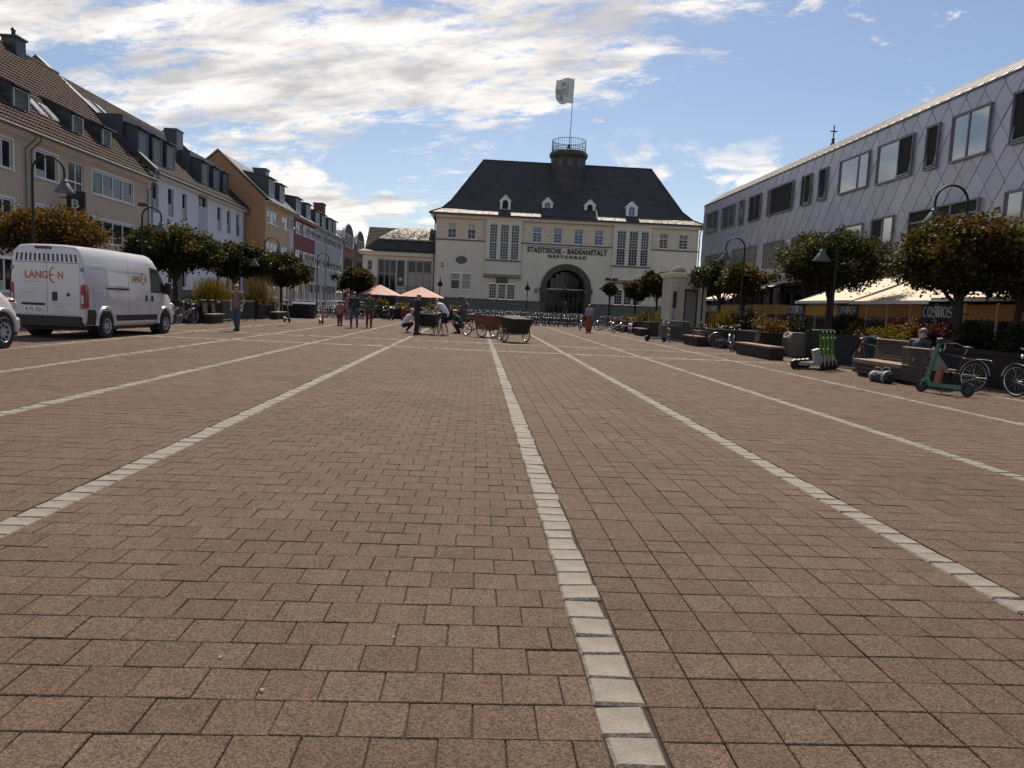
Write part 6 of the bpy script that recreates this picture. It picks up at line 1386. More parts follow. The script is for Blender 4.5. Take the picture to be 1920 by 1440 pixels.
# ------------------------------------------------------------------ bicycles
def paint(name, c): return mat('bike_' + name, c, .3, .08, 6, coat=.3)
for nm_, c_ in (('black', (.018, .018, .02)), ('silver', (.22, .22, .22)), ('green', (.03, .07, .04)), ('red', (.22, .02, .02)), ('blue', (.03, .05, .12)), ('white', (.6, .6, .58))): paint(nm_, c_)
def bicycle(colour='black', step=False, fine=True, basket=False, fender='chrome'):
    B = thing('bicycle', 'x', 'bicycle'); n = 30 if fine else 18; r = .335; wb = 1.06; k = 6 if fine else 4; fm = MT['bike_' + colour]
    rear, front, bb = (-.45, 0, r), (wb - .45, 0, r), (0, 0, .28); seat, head = (-.16, 0, .82), (.40, 0, .80); lowhead = (.44, 0, .66)
    for c in (rear, front):
        W = MB().torus(c, r - .017, .019, 'y', n, 6).build('wheel', MT['rubber'], B, 60)
        MB().torus(c, r - .042, .012, 'y', n, 4).build('rim', MT['metal_light' if fine else 'rubber'], W, 60)
        sp = MB()
        for q in range(20 if fine else 12):
            a = 2 * math.pi * q / (20 if fine else 12); o = .03 * (1 if q % 2 else -1); sp.tube([(c[0], o, c[2]), (c[0] + (r - .045) * math.cos(a), 0, c[2] + (r - .045) * math.sin(a))], .0022 if fine else .003, 3, caps=False)
        sp.build('spokes', MT['metal_light' if fine else 'rubber'], W); MB().lathe([(.028, -.05), (.028, .05)], 8, c, 'y').build('hub', MT['metal_grey'], W)
        a0, a1 = (R(15), R(170)) if c is rear else (R(10), R(150))
        f = MB(); rr = r + .035; m_ = 14; vs = []
        for q in range(m_ + 1):
            a = a0 + (a1 - a0) * q / m_; a = math.pi - a if c is front and False else a
            for yy in (-.028, 0, .028): rq = rr + (.01 if yy == 0 else 0); vs.append((c[0] + rq * math.cos(a), yy, c[2] + rq * math.sin(a)))
        f.add(vs, [(3 * q + e, 3 * q + e + 1, 3 * q + e + 4, 3 * q + e + 3) for q in range(m_) for e in (0, 1)]).build('mudguard', MT[fender] if fender in MT else fm, W, 60)
    fr = MB(); t = .016
    top = (.40, 0, .78) if not step else (.42, 0, .70)
    fr.tube([bb, seat], t, k); fr.tube([bb, lowhead], t * 1.15, k); fr.tube([top, (-.13, 0, .74) if not step else (-.07, 0, .48)], t, k); fr.tube([lowhead, (.38, 0, .86)], t * 1.1, k)
    for s in (-.05, .05): fr.tube([bb, (rear[0], s, rear[2])], .009, 4); fr.tube([(-.14, 0, .72), (rear[0], s, rear[2])], .008, 4)
    fr.build('frame', fm, B, 40)
    fk = MB()
    for s in (-.05, .05): fk.tube([(.43, s * .7, .67), (.50, s, .50), (front[0], s, front[2])], .010, 5)
    fk.build('fork', fm, B, 40)
    hb = MB().tube([(.38, 0, .86), (.36, 0, 1.0)], .012, 5).tube([(.20, -.27, 1.02), (.30, -.25, 1.06), (.40, -.12, 1.03), (.40, 0, 1.0), (.40, .12, 1.03), (.30, .25, 1.06), (.20, .27, 1.02)], .011, 6).build('handlebar', MT['chrome' if fine else 'metal_grey'], B, 40)
    for s in (-1, 1): MB().tube([(.12, s * .28, 1.0), (.23, s * .265, 1.03)], .017, 6).build('grip', MT['black_plastic'], hb, 40)
    MB().ball((.49, 0, .86), (.05, .045, .045), 8, 6).build('lamp', MT['chrome'], hb, 60)
    MB().tube([seat, (-.19, 0, .93)], .012, 5).build('seat_post', MT['chrome'], B)
    s_ = MB().ball((-.22, 0, .96), (.14, .085, .035), 10, 6); s_.v = [(v[0] + .02, v[1] * (1.25 if v[0] < -.22 else .55), v[2]) for v in s_.v]; s_.build('saddle', MT['black_plastic'], B, 60)
    cr = MB().torus((0, -.055, .28), .085, .008, 'y', 16, 4).tube([(0, -.07, .28), (.12, -.07, .16)], .010, 4).tube([(0, .07, .28), (-.12, .07, .40)], .010, 4).build('crankset', MT['chrome'], B)
    for (x, y, z) in ((.12, -.12, .16), (-.12, .12, .40)): MB().box(x - .045, x + .045, y - .045, y + .045, z - .012, z + .012).build('pedal', MT['black_plastic'], cr)
    ck = MB().tube([(0, -.055, .365), (rear[0], -.055, rear[2] + .04), (rear[0] - .03, -.055, rear[2]), (rear[0], -.055, rear[2] - .04), (0, -.055, .195)], .006, 3).build('chain', MT['metal_dark'], B)
    rk = MB()
    for s in (-.06, .06): rk.tube([(-.16, s, .72), (-.72, s, .73), (rear[0] - .02, s, rear[2])], .006, 4)
    for x in (-.3, -.45, -.6): rk.tube([(x, -.06, .73), (x, .06, .73)], .005, 4)
    rk.build('rack', MT['metal_dark'], B); MB().ball((-.80, 0, .70), (.03, .04, .03), 8, 5).build('tail_lamp', MT['tail_red'], B, 60)
    MB().tube([(-.30, .05, .32), (-.34, .20, .02)], .009, 5).build('kickstand', MT['metal_grey'], B)
    if basket:
        b = MB()
        for z in (.80, .90, 1.0):
            w = .12 + .06 * (z - .8) / .2; b.tube([(.55 - w, -w, z), (.55 + w, -w, z), (.55 + w, w, z), (.55 - w, w, z)], .005, 4, closed=True)
        for q in range(5):
            u = -1 + q / 2; b.tube([(.55 + u * .12, -.12, .8), (.55 + u * .18, -.18, 1.0)], .004, 3); b.tube([(.55 + u * .12, .12, .8), (.55 + u * .18, .18, 1.0)], .004, 3)
        b.build('basket', MT['metal_dark'], B)
    return B
PROTO = {}
def put_bike(kind, loc, rz, label, group='bicycles parked round the square', lean=0.0):
    colour, step, fine = kind
    if kind not in PROTO: PROTO[kind] = o = bicycle(colour, step, fine, basket=(colour == 'red'), fender='chrome' if fine and colour in ('black', 'silver') else 'metal_dark')
    else: o = copy_tree(PROTO[kind])
    place(o, (*loc, 0), rz, label, 'bicycle', group, rx=lean); return o
FB, FS, FG = ('black', False, True), ('silver', True, True), ('green', False, True)
put_bike(FB, (10.7, 16.15), R(108), 'black bicycle with pale mudguards behind the green scooter', lean=R(5))
put_bike(('black', True, True), (11.45, 14.45), R(100), 'dark step-through bicycle at the right picture edge', lean=R(-4))
put_bike(FG, (11.7, 21.6), R(95), 'dark bicycle standing behind the lime scooters', lean=R(4))
put_bike(('red', False, True), (11.0, 21.0), R(60), 'black bicycle with white handlebar left of the slatted bench', lean=R(6))
put_bike(FS, (10.55, 33.4), R(-20), 'silver step-through bicycle before the yellow bush planter', lean=R(-6))
put_bike(FB, (10.9, 32.0), R(-10), 'dark bicycle right of the silver step-through one', lean=R(5))
put_bike(FB, (10.7, 30.6), R(60), 'dark bicycle leaning by the bench left of the bin', lean=R(-6))
put_bike(FG, (9.8, 37.6), R(80), 'dark green bicycle leaning on the barrier before the kiosk', lean=R(-5))
put_bike(FS, (10.0, 48.5), R(70), 'silver bicycle at the planter far right', lean=R(4))
put_bike(FB, (9.3, 49.0), R(50), 'dark bicycle left of the silver one at the far right planter', lean=R(-4))
put_bike(FB, (8.9, 52.2), R(20), 'dark bicycle just right of the woman in the red skirt', lean=R(4))
put_bike(FB, (9.6, 54.6), R(12), 'dark bicycle behind the one beside the woman in the red skirt', lean=R(-4))
put_bike(FB, (7.2, 51.8), R(85), 'dark bicycle standing left of the woman in the red skirt', lean=R(3))
put_bike(FS, (-12.75, 33.4), R(75), 'bicycle with grey wheels under the dark tree right of the van', lean=R(5))
put_bike(FB, (-13.1, 34.2), R(80), 'dark bicycle behind the grey-wheeled one right of the van', lean=R(-4))
put_bike(FB, (-12.9, 38.2), R(88), 'dark bicycle behind the left metal barrier', lean=R(4))
put_bike(FG, (-12.7, 40.2), R(95), 'dark bicycle behind the right metal barrier', lean=R(-4))
ORD = ['first', 'second', 'third', 'fourth', 'fifth', 'sixth', 'seventh', 'eighth', 'ninth', 'tenth', 'eleventh', 'twelfth', 'thirteenth', 'fourteenth', 'fifteenth', 'sixteenth', 'seventeenth', 'eighteenth', 'nineteenth', 'twentieth']
KINDS = [('black', False, False), ('black', True, False), ('green', False, False), ('silver', False, False), ('blue', False, False), ('black', False, False), ('red', True, False), ('black', True, False)]
rb = random.Random(21)
for row, (y, nb, x0, dx) in enumerate(((58.6, 19, -.6, .5), (60.6, 19, -.3, .52))):
    for i in range(nb):
        put_bike(KINDS[(i * 3 + row) % 8], (x0 + i * dx + rb.uniform(-.1, .1), y + rb.uniform(-.25, .25)), R(90 + rb.uniform(-16, 16)) + (math.pi if rb.random() < .4 else 0), 'bicycle, %s from the left in the %s row of the rack before the bathhouse' % (ORD[i], ('front', 'back')[row]), 'bicycles in the rack before the bathhouse', R(rb.uniform(-7, 7)))
for i in range(12):
    put_bike(KINDS[(i * 5) % 8], (-11.2 + i * .30 + rb.uniform(-.1, .1), 54.6 + (i % 2) * 1.3 + rb.uniform(-.3, .3)), R(90 + rb.uniform(-25, 25)), 'bicycle, %s from the left in the cluster before the grey house' % ORD[i], 'bicycles clustered before the grey house', R(rb.uniform(-7, 7)))
for i in range(3):
    put_bike(KINDS[(2, 5, 0)[i]], ((-7.5, -7.0, -3.9)[i], (56.8, 58.4, 58.6)[i]), R((30, 70, 110)[i]), ('green bicycle beside the leftmost yellow bush', 'dark bicycle behind the green one at the leftmost yellow bush', 'dark bicycle behind the crouching person')[i], lean=R(3))

# ------------------------------------------------------------------ e-scooters
def scooter(cm, label, loc, rz, group='electric scooters', box=None, stem_m=None, fine=True, lean=0):
    S = thing('electric_scooter', label, 'scooter', (*loc, 0), rz, group); S.rotation_euler = (lean, 0, rz); C_ = MT[cm]; K = MT['black_plastic']; ST = MT[stem_m or cm]
    for x, r in ((.46, .125), (-.46, .125)):
        W = MB().lathe([(r * .6, -.03), (r * .95, -.032), (r, -.015), (r, .015), (r * .95, .032), (r * .6, .03)], 22, (x, 0, r), 'y', cap=False).build('wheel', MT['rubber'], S, 40)
        MB().lathe([(.0, -.028), (r * .62, -.026), (r * .62, .026), (0, .028)], 18, (x, 0, r), 'y', cap=False).build('rim', MT['metal_dark'], W, 30)
    MB().prism([(-.36, .13), (.27, .13), (.34, .20), (.30, .22), (-.38, .20)], 'y', -.085, .085).build('deck', C_, S); MB().box(-.34, .25, -.07, .07, .2, .212).build('deck_mat', K, S)
    MB().prism([(-.60, .17), (-.58, .24), (-.46, .29), (-.34, .24), (-.33, .20), (-.46, .26)], 'y', -.05, .05).build('mudguard', K, S)
    MB().tube([(.29, 0, .17), (.36, 0, .30), (.33, 0, .44)], [.045, .05, .045], 8).build('neck', C_, S, 50)
    MB().tube([(.40, 0, .22), (.33, 0, .46), (.20, 0, 1.06)], [.045, .048, .040], 9).build('stem', ST, S, 50)
    for s in (-.05, .05): MB().tube([(.46, s, .125), (.42, s, .26), (.385, 0, .33)], .018, 6).build('fork', C_, S, 50)
    hb = MB().tube([(.10, -.28, 1.10), (.18, -.12, 1.13), (.19, 0, 1.12), (.18, .12, 1.13), (.10, .28, 1.10)], .016, 7).build('handlebar', K, S, 40)
    MB().bbox(.12, .26, -.05, .05, 1.05, 1.16, .015).build('display', K, hb); MB().tube([(-.02, .09, .16), (-.04, .17, .02)], .011, 5).build('kickstand', MT['bike_red'], S)
    MB().ball((.31, 0, .92), (.03, .025, .035), 8, 6).build('front_light', MT['lens_clear'], S, 60)
    if box: MB().prism([(.10, .215), (.20, .215), (.17, .52), (.07, .52)] if box == 'case_copper' else [(.12, .22), (.30, .26), (.20, .62), (.02, .56)], 'y', -.055, .055).build('battery_case', MT[box], S)
mat('scooter_green', (.025, .14, .085), .35, .06, 5, coat=.3); mat('scooter_lime', (.04, .18, .015), .35, .06, 5, coat=.3); mat('scooter_grey', (.34, .34, .36), .4, .06, 5, coat=.2); mat('scooter_red', (.40, .03, .02), .35, .06, 5, coat=.3); mat('case_copper', (.25, .09, .05), .45, .1, 5)
scooter('scooter_green', 'green electric scooter standing before the black bicycle', (9.75, 15.0), R(122), box='case_copper', lean=R(3))
for i in range(4): scooter('scooter_grey', 'grey and lime electric scooter, %s of four from the front' % ('nearest', 'second', 'third', 'farthest')[i], (9.55 + i * .24, 20.9 + i * .26), R(8), box='scooter_grey', stem_m='scooter_lime', lean=R(6))
scooter('scooter_green', 'pale green scooter near the dark planter, left of the red scooter', (-10.3, 41.3), R(-60), lean=R(4))
scooter('scooter_red', 'red scooter standing alone before the far bicycle cluster', (-8.45, 41.2), R(-70), lean=R(-3))
scooter('scooter_green', 'dark scooter beside the kiosk bicycle, deck towards the square', (8.95, 36.9), R(10), lean=R(3))

# ------------------------------------------------------------------ cargo trikes and mopeds
mat('trike_wood', (.17, .055, .03), .55, .2, 5); mat('trike_black', (.016, .017, .02), .6, .15, 5); mat('trike_cover', (.05, .055, .06), .8, .15, 5)
def cargo_trike(label, loc, rz, m, w=.85, l=.95, cover=None, rim='metal_light', trim=None):
    T = thing('cargo_trike', label, 'cargo bike', (*loc, 0), rz, 'cargo trikes on the square')
    # local x forward: box in front between two wheels, cycle half behind
    y = w / 2
    bx = MB(); za, zb = .34, .98; fl = .10
    V = [(.05, -y * .8, za), (l - .08, -y * .8, za), (l - .08, y * .8, za), (.05, y * .8, za), (-.05, -y, zb), (l + fl, -y, zb - .06), (l + fl, y, zb - .06), (-.05, y, zb)]
    Bx = bx.add(V, [(0, 1, 2, 3), (0, 1, 5, 4), (1, 2, 6, 5), (2, 3, 7, 6), (3, 0, 4, 7)]).build('cargo_box', MT[m], T)
    MB().tube([V[4], V[5], V[6], V[7]], .02, 6, closed=True).build('box_rim', MT[trim or 'wood_light' if trim else 'metal_dark'], Bx)
    if cover: MB().add([(-.05, -y, zb + .01), (l + fl, -y, zb - .05), (l + fl, y, zb - .05), (-.05, y, zb + .01), (l * .45, 0, zb + .10)], [(0, 1, 4), (1, 2, 4), (2, 3, 4), (3, 0, 4)]).build('cover', MT[cover], Bx)
    for s in (-1, 1):
        c = (l * .5, s * (y + .05), .30); W = MB().torus(c, .275, .024, 'y', 28, 6).build('wheel', MT['rubber'], T, 60); MB().torus(c, .245, .014, 'y', 28, 5).build('rim', MT[rim], W, 60)
        sp = MB()
        for q in range(16): a = 2 * math.pi * q / 16; sp.tube([(c[0], c[1] + (.03 if q % 2 else -.03), c[2]), (c[0] + .245 * math.cos(a), c[1], c[2] + .245 * math.sin(a))], .003, 3, caps=False)
        sp.build('spokes', MT['metal_light'], W)
    c = (-.74, 0, .30); W = MB().torus(c, .275, .022, 'y', 28, 6).build('wheel', MT['rubber'], T, 60); MB().torus(c, .245, .013, 'y', 28, 5).build('rim', MT[rim], W, 60)
    sp = MB()
    for q in range(16): a = 2 * math.pi * q / 16; sp.tube([c, (c[0] + .245 * math.cos(a), 0, c[2] + .245 * math.sin(a))], .003, 3, caps=False)
    sp.build('spokes', MT['metal_light'], W)
    MB().tube([(-.02, 0, .42), (-.2, 0, .36), (-.35, 0, .28), c], .022, 6).tube([(-.35, 0, .28), (-.47, 0, .84)], .018, 6).tube([(-.43, 0, .68), c], .013, 5).tube([(l * .5, -y, .30), (l * .5, y, .30)], .018, 6).build('frame', MT['trike_black'], T, 40)
    MB().tube([(-.47, 0, .84), (-.49, 0, .93)], .013, 5).build('seat_post', MT['chrome'], T)
    s_ = MB().ball((-.5, 0, .96), (.14, .09, .04), 10, 6).build('saddle', MT['black_plastic'], T, 60)
    MB().tube([(-.05, -y * .7, zb), (-.16, -y * .72, zb + .09), (-.16, y * .72, zb + .09), (-.05, y * .7, zb)], .014, 6).build('push_bar', MT['metal_light'], T, 40)
    MB().torus((-.35, -.05, .28), .085, .008, 'y', 14, 4).tube([(-.35, -.08, .28), (-.23, -.08, .18)], .01, 4).tube([(-.35, .08, .28), (-.47, .08, .38)], .01, 4).build('crankset', MT['metal_dark'], T)
    return T
cargo_trike('brown wooden cargo trike, its box towards the right', (.15, 33.5), R(-38), 'trike_wood', .85, .95, cover=None)
cargo_trike('black cargo trike nearest the camera', (1.35, 30.1), R(-62), 'trike_black', .9, .9, 'trike_cover')
cargo_trike('dark cargo trike with pale box rim between the people', (-2.05, 34.0), R(-98), 'trike_black', .8, .85, None, trim='white_paint')
def moped(loc, rz, cm, label):
    M_ = thing('moped', label, 'moped', (*loc, 0), rz, 'mopeds before the parasols')
    for x in (-.6, .62): W = MB().torus((x, 0, .24), .19, .06, 'y', 18, 8).build('wheel', MT['rubber'], M_, 60); MB().lathe([(0, -.03), (.14, -.03), (.14, .03), (0, .03)], 14, (x, 0, .24), 'y', cap=False).build('rim', MT['metal_light'], W)
    MB().prism([(-.85, .55), (-.75, .32), (-.2, .25), (.15, .25), (.32, .35), (.45, .9), (.36, .95), (.2, .42), (-.12, .42), (-.2, .7), (-.8, .72)], 'y', -.15, .15).build('body', MT[cm], M_)
    MB().bbox(-.78, -.12, -.13, .13, .72, .82, .04).build('seat', MT['black_plastic'], M_); MB().tube([(.62, 0, .24), (.5, 0, .6), (.38, 0, 1.0)], [.03, .05, .03], 7).build('fork', MT[cm], M_, 50)
    hb = MB().tube([(.28, -.32, 1.05), (.38, 0, 1.0), (.28, .32, 1.05)], .02, 6).build('handlebar', MT['chrome'], M_); MB().ball((.47, 0, .92), (.08, .1, .09), 10, 6).build('headlight', MT['lens_clear'], M_, 60)
    for s in (-1, 1): MB().ball((.3, s * .36, 1.25), (.02, .06, .045), 8, 5).build('mirror', MT['chrome'], hb, 60)
moped((-6.45, 56.6), R(-70), 'bike_black', 'dark moped left of the crouching person'); moped((-5.5, 57.2), R(-100), 'bike_red', 'red moped behind the crouching person'); moped((-1.7, 57.6), R(-85), 'bike_black', 'black moped with white plate right of the group with the trike')
def trailer():
    T = thing('bicycle_trailer', 'dark box trailer among the far bicycles left of the backpack man', 'trailer', (-9.7, 59.5, 0), R(5), None)
    MB().bbox(-.9, .9, -.5, .5, .35, 1.15, .04).build('box', MT['trike_black'], T); MB().bbox(-.95, .95, -.55, .55, 1.15, 1.22, .03).build('lid', MT['metal_light'], T)
    for s in (-1, 1): W = MB().torus((0, s * .58, .3), .26, .03, 'y', 20, 6).build('wheel', MT['rubber'], T, 60)
trailer()
def covered_box():
    T = thing('covered_container', 'dark container with light lid behind the pale green scooter', 'container', (-11.6, 51.0, 0), R(8)); T.scale = (.75, .8, .9)
    MB().bbox(-.95, .95, -.5, .5, .02, 1.05, .05).build('body', MT['trike_black'], T); MB().prism([(-.56, 1.05), (.56, 1.05), (.4, 1.2), (-.4, 1.2)], 'x', -1.0, 1.0).build('lid', MT['metal_light'], T)
covered_box()
def sports_bag():
    B = thing('sports_bag', 'grey and black sports bag lying before the slatted bench', 'bag', (9.72, 17.35, 0), R(-78))
    o = MB().lathe([(.0, -.30), (.12, -.30), (.16, -.24), (.17, 0), (.16, .24), (.12, .30), (0, .30)], 14, (0, 0, .15), 'x', cap=False); o.v = [(v[0], v[1] * 1.05, max(.0, v[2] * (.86 + .05 * math.sin(9 * v[0])))) for v in o.v]; o.build('body', mat('bag_black', (.03, .032, .038), .7, .2, 8), B, 50)
    for x in (-.2, .2): o = MB().lathe([(.172, x - .045), (.178, x), (.172, x + .045)], 14, (0, 0, .152), 'x', cap=False); o.v = [(v[0], v[1] * 1.06, max(0, v[2] * (.87 + .05 * math.sin(9 * v[0])))) for v in o.v]; o.build('panel', mat('bag_grey', (.24, .27, .29), .7, .15, 8), B, 50)
    for s in (-1, 1): MB().tube([(-.14, s * .1, .28), (-.08, s * .13, .36), (.08, s * .13, .36), (.14, s * .1, .28)], .012, 5).build('handle', MT['bag_grey'], B, 50)
sports_bag()
# ------------------------------------------------------------------ people
for nm_, c_ in (('brown_tee', (.19, .12, .09)), ('jeans', (.06, .07, .12)), ('white_tee', (.66, .64, .68)), ('black_cloth', (.016, .016, .019)), ('navy', (.03, .035, .06)), ('green_top', (.025, .06, .03)), ('olive', (.07, .09, .05)), ('maroon', (.10, .025, .03)), ('red_skirt', (.26, .05, .025)), ('lilac', (.30, .24, .27)), ('khaki', (.26, .20, .15)), ('shoe_dark', (.02, .018, .018)), ('shoe_white', (.55, .53, .5)), ('hair_brown', (.035, .022, .015)), ('hair_blond', (.42, .33, .2)), ('hair_dark', (.015, .012, .011)), ('cap_grey', (.09, .085, .075)), ('beige_cloth', (.42, .36, .29)), ('rose_cloth', (.32, .14, .13))):
    mat(nm_, c_, .75 if 'hair' not in nm_ else .5, .12, 14)
STAND = dict(pel=(0, 0, .95), spn=(0, .01, 1.15), chest=(0, .01, 1.32), neck=(0, 0, 1.50), head=(0, .03, 1.63),
  ls=(-.185, 0, 1.43), le=(-.23, -.02, 1.15), lw=(-.22, .06, .90), rs=(.185, 0, 1.43), re=(.23, -.02, 1.15), rw=(.22, .06, .90),
  lh=(-.095, 0, .90), lk=(-.10, .03, .50), la=(-.10, -.02, .09), rh=(.095, 0, .90), rk=(.10, .03, .50), ra=(.10, -.02, .09), lt=(-.11, .15, .04), rt=(.11, .15, .04))
def person(label, loc, rz, pose, top='white_tee', leg='jeans', shoe='shoe_dark', hair='hair_brown', sleeve=.9, short=False, scale=1.0, skirt=None, long_hair=False, cap=None, vest=None, hat_turn=0.0, open_hand=True):
    P = thing('person', label, 'person', (*loc, 0) if len(loc) == 2 else loc, rz, None); J = {**STAND, **pose}; J = {k: Vector(v) for k, v in J.items()}
    bones = []     # a, b, ra, rb, material
    def bone(a, b, ra, rb, m, fx=1.0): bones.append((Vector(a), Vector(b), ra, rb, m, fx))
    L = lambda a, b, t: J[a].lerp(J[b], t)
    bone(J['pel'], J['spn'], .135, .125, top); bone(J['spn'], J['chest'], .125, .145, top); bone(J['chest'], J['neck'].lerp(J['chest'], .3), .14, .085, top)
    bone(J['ls'], J['rs'], .075, .075, top); bone(J['neck'].lerp(J['chest'], .25), J['neck'].lerp(J['head'], .4), .058, .05, 'skin')
    h = J['head']; hd = (J['head'] - J['neck']).normalized()
    fw = Vector((math.sin(hat_turn), math.cos(hat_turn), 0)); fw = (fw - hd * fw.dot(hd)).normalized()
    bone(h - hd * .035 + fw * .012, h + hd * .045 - fw * .008, .080, .094, 'skin'); bone(h - hd * .07 + fw * .03, h - hd * .04 + fw * .035, .045, .055, 'skin'); bone(h - hd * .0 + fw * .085, h - hd * .03 + fw * .105, .010, .015, 'skin')
    side = hd.cross(fw)
    for s in (-1, 1): bone(h + side * s * .088 - hd * .005, h + side * s * .09 - hd * .03, .014, .010, 'skin')
    for s, (sh, e, w, hp, k, a, t) in ((-1, ('ls', 'le', 'lw', 'lh', 'lk', 'la', 'lt')), (1, ('rs', 're', 'rw', 'rh', 'rk', 'ra', 'rt'))):
        if sleeve <= .95: bone(J[sh], L(sh, e, .62 * sleeve / .9), .062, .056, top); bone(L(sh, e, .55), J[e], .043, .039, 'skin'); bone(J[e], J[w], .038, .026, 'skin')
        else: bone(J[sh], J[e], .060, .050, top); bone(J[e], J[w], .050, .036, top)
        d = (J[w] - J[e]).normalized(); nrm = d.cross(Vector((0, 0, 1))); nrm = nrm.normalized() if nrm.length > .1 else Vector((1, 0, 0)); pl = J[w] + d * .075
        bone(J[w], pl, .027, .030, 'skin'); bone(J[w] + nrm * .014, pl + nrm * .018, .020, .018, 'skin'); bone(J[w] - nrm * .014, pl - nrm * .018, .020, .018, 'skin')
        crv = d.cross(nrm) * .015
        for q, ln in enumerate((.058, .068, .064, .048)):
            b0 = pl + nrm * (q - 1.5) * .021; b1 = b0 + d * ln * .55 + nrm * (q - 1.5) * .003; bone(b0, b1, .0095, .009, 'skin'); bone(b1, b1 + d * ln * .5 + crv, .009, .0075, 'skin')
        tb = J[w] + d * .03 + nrm * -.028; bone(tb, tb + d * .03 - nrm * .022, .012, .0105, 'skin'); bone(tb + d * .03 - nrm * .022, tb + d * .06 - nrm * .024, .0105, .009, 'skin')
        lm = 'skin' if skirt else leg
        bone(J['pel'], J[hp], .125, .105, leg)
        if short: bone(J[hp], L(hp, k, .75), .098, .085, leg); bone(L(hp, k, .7), J[k], .066, .056, 'skin'); bone(J[k], L(k, a, .35), .053, .055, 'skin'); bone(L(k, a, .35), J[a], .055, .036, 'skin')
        else: bone(J[hp], J[k], .098, .068, lm); bone(J[k], L(k, a, .35), .066, .064, lm); bone(L(k, a, .35), J[a] + Vector((0, 0, .02)), .064, .052, lm)
        hl = J[a] - (J[t] - J[a]).normalized() * .05; hl.z = J[t].z + .0; bone(hl, J[t], .042, .038, shoe); bone(J[a], hl.lerp(J[t], .35), .04, .045, shoe)
    if skirt:
        lo = (J['lk'] + J['rk']) / 2; bone(J['pel'] + Vector((0, 0, .05)), lo.lerp((J['la'] + J['ra']) / 2, .55), .15, .215, skirt)
    mb = MB()
    for a, b, ra, rb, m, fx in bones:      # tapered capsule
        d = b - a; Ln = d.length; d = d.normalized() if Ln > 1e-5 else Vector((0, 0, 1)); u = d.orthogonal().normalized(); v = d.cross(u); n = 10; vs = []; rings = []
        for th in (-80, -50, -20, 0): rings.append((a + d * ra * math.sin(R(th)), ra * math.cos(R(th))))
        for th in (0, 20, 50, 80): rings.append((b + d * rb * math.sin(R(th)), rb * math.cos(R(th))))
        for c, r in rings:
            for q in range(n): t = 2 * math.pi * q / n; vs.append(c + (u * math.cos(t) + v * math.sin(t)) * r)
        fs = [(i * n + q, i * n + (q + 1) % n, (i + 1) * n + (q + 1) % n, (i + 1) * n + q) for i in range(len(rings) - 1) for q in range(n)] + [tuple(range(n))[::-1], tuple((len(rings) - 1) * n + q for q in range(n))]
        mb.add(vs, fs)
    tmp = mesh_obj('tmp', mb.v, mb.f); rm = tmp.modifiers.new('r', 'REMESH'); rm.mode = 'VOXEL'; rm.voxel_size = .0095; sm = tmp.modifiers.new('s', 'SMOOTH'); sm.iterations = 3; sm.factor = .5
    dg = bpy.context.evaluated_depsgraph_get(); me = bpy.data.meshes.new_from_object(tmp.evaluated_get(dg)); bpy.data.objects.remove(tmp)
    names = []
    for b in bones:
        if b[4] not in names: names.append(b[4])
    me.materials.clear()
    for n in names: me.materials.append(MT[n])
    nf = len(me.polygons); cen = np.zeros(nf * 3); me.polygons.foreach_get('center', cen); cen = cen.reshape(-1, 3); best = np.full(nf, 1e9); idx = np.zeros(nf, dtype=np.int32)
    for a, b, ra, rb, m, fx in bones:
        A = np.array(a); D = np.array(b) - A; l2 = max(D @ D, 1e-9); t = np.clip(((cen - A) @ D) / l2, 0, 1); ds = np.linalg.norm(cen - A - t[:, None] * D, axis=1) - (ra + (rb - ra) * t); w = ds < best; best[w] = ds[w]; idx[w] = names.index(m)
    me.polygons.foreach_set('material_index', idx); me.polygons.foreach_set('use_smooth', [True] * nf); me.update()
    body = bpy.data.objects.new('body', me); col.objects.link(body); body.parent = P
    # hair or cap, fitted round the skull
    c = h + hd * .015 - fw * .012; hb = MB(); vs = []; fs = []; n = 16; m_ = 9
    for i in range(m_ + 1):
        ph = R(90 - (112 if long_hair else 100) * i / m_)
        for q in range(n):
            t = 2 * math.pi * q / n; dirv = fw * math.cos(t) * math.cos(ph) + side * math.sin(t) * math.cos(ph) + hd * math.sin(ph)
            cut = math.cos(t) > .25 and ph < R(38); rad = .106 if not cut else .085
            if long_hair and math.cos(t) < .1 and ph < R(-5): rad = .125
            vs.append(c + dirv * rad * (1.05 if not cut else 1))
    for i in range(m_):
        for q in range(n): fs.append((i * n + q, i * n + (q + 1) % n, (i + 1) * n + (q + 1) % n, (i + 1) * n + q))
    hb.add(vs, fs).build('cap' if cap else 'hair', MT[cap or hair], P, 60)
    if cap: br = MB(); o_ = c + fw * .095 + hd * .035; br.add([o_ - side * .075, o_ + side * .075, o_ + fw * .075 + side * .055 - hd * .02, o_ + fw * .075 - side * .055 - hd * .02], [(0, 1, 2, 3)]).build('visor', MT[cap], P)
    for s in (-1, 1): MB().ball(tuple(h + fw * .088 + side * s * .035 + hd * .012), .009, 6, 4).build('eye', MT['shoe_dark'], P, 60)
    return P
def add(o, name, mb, m): return mb.build(name, MT[m], o, 50)
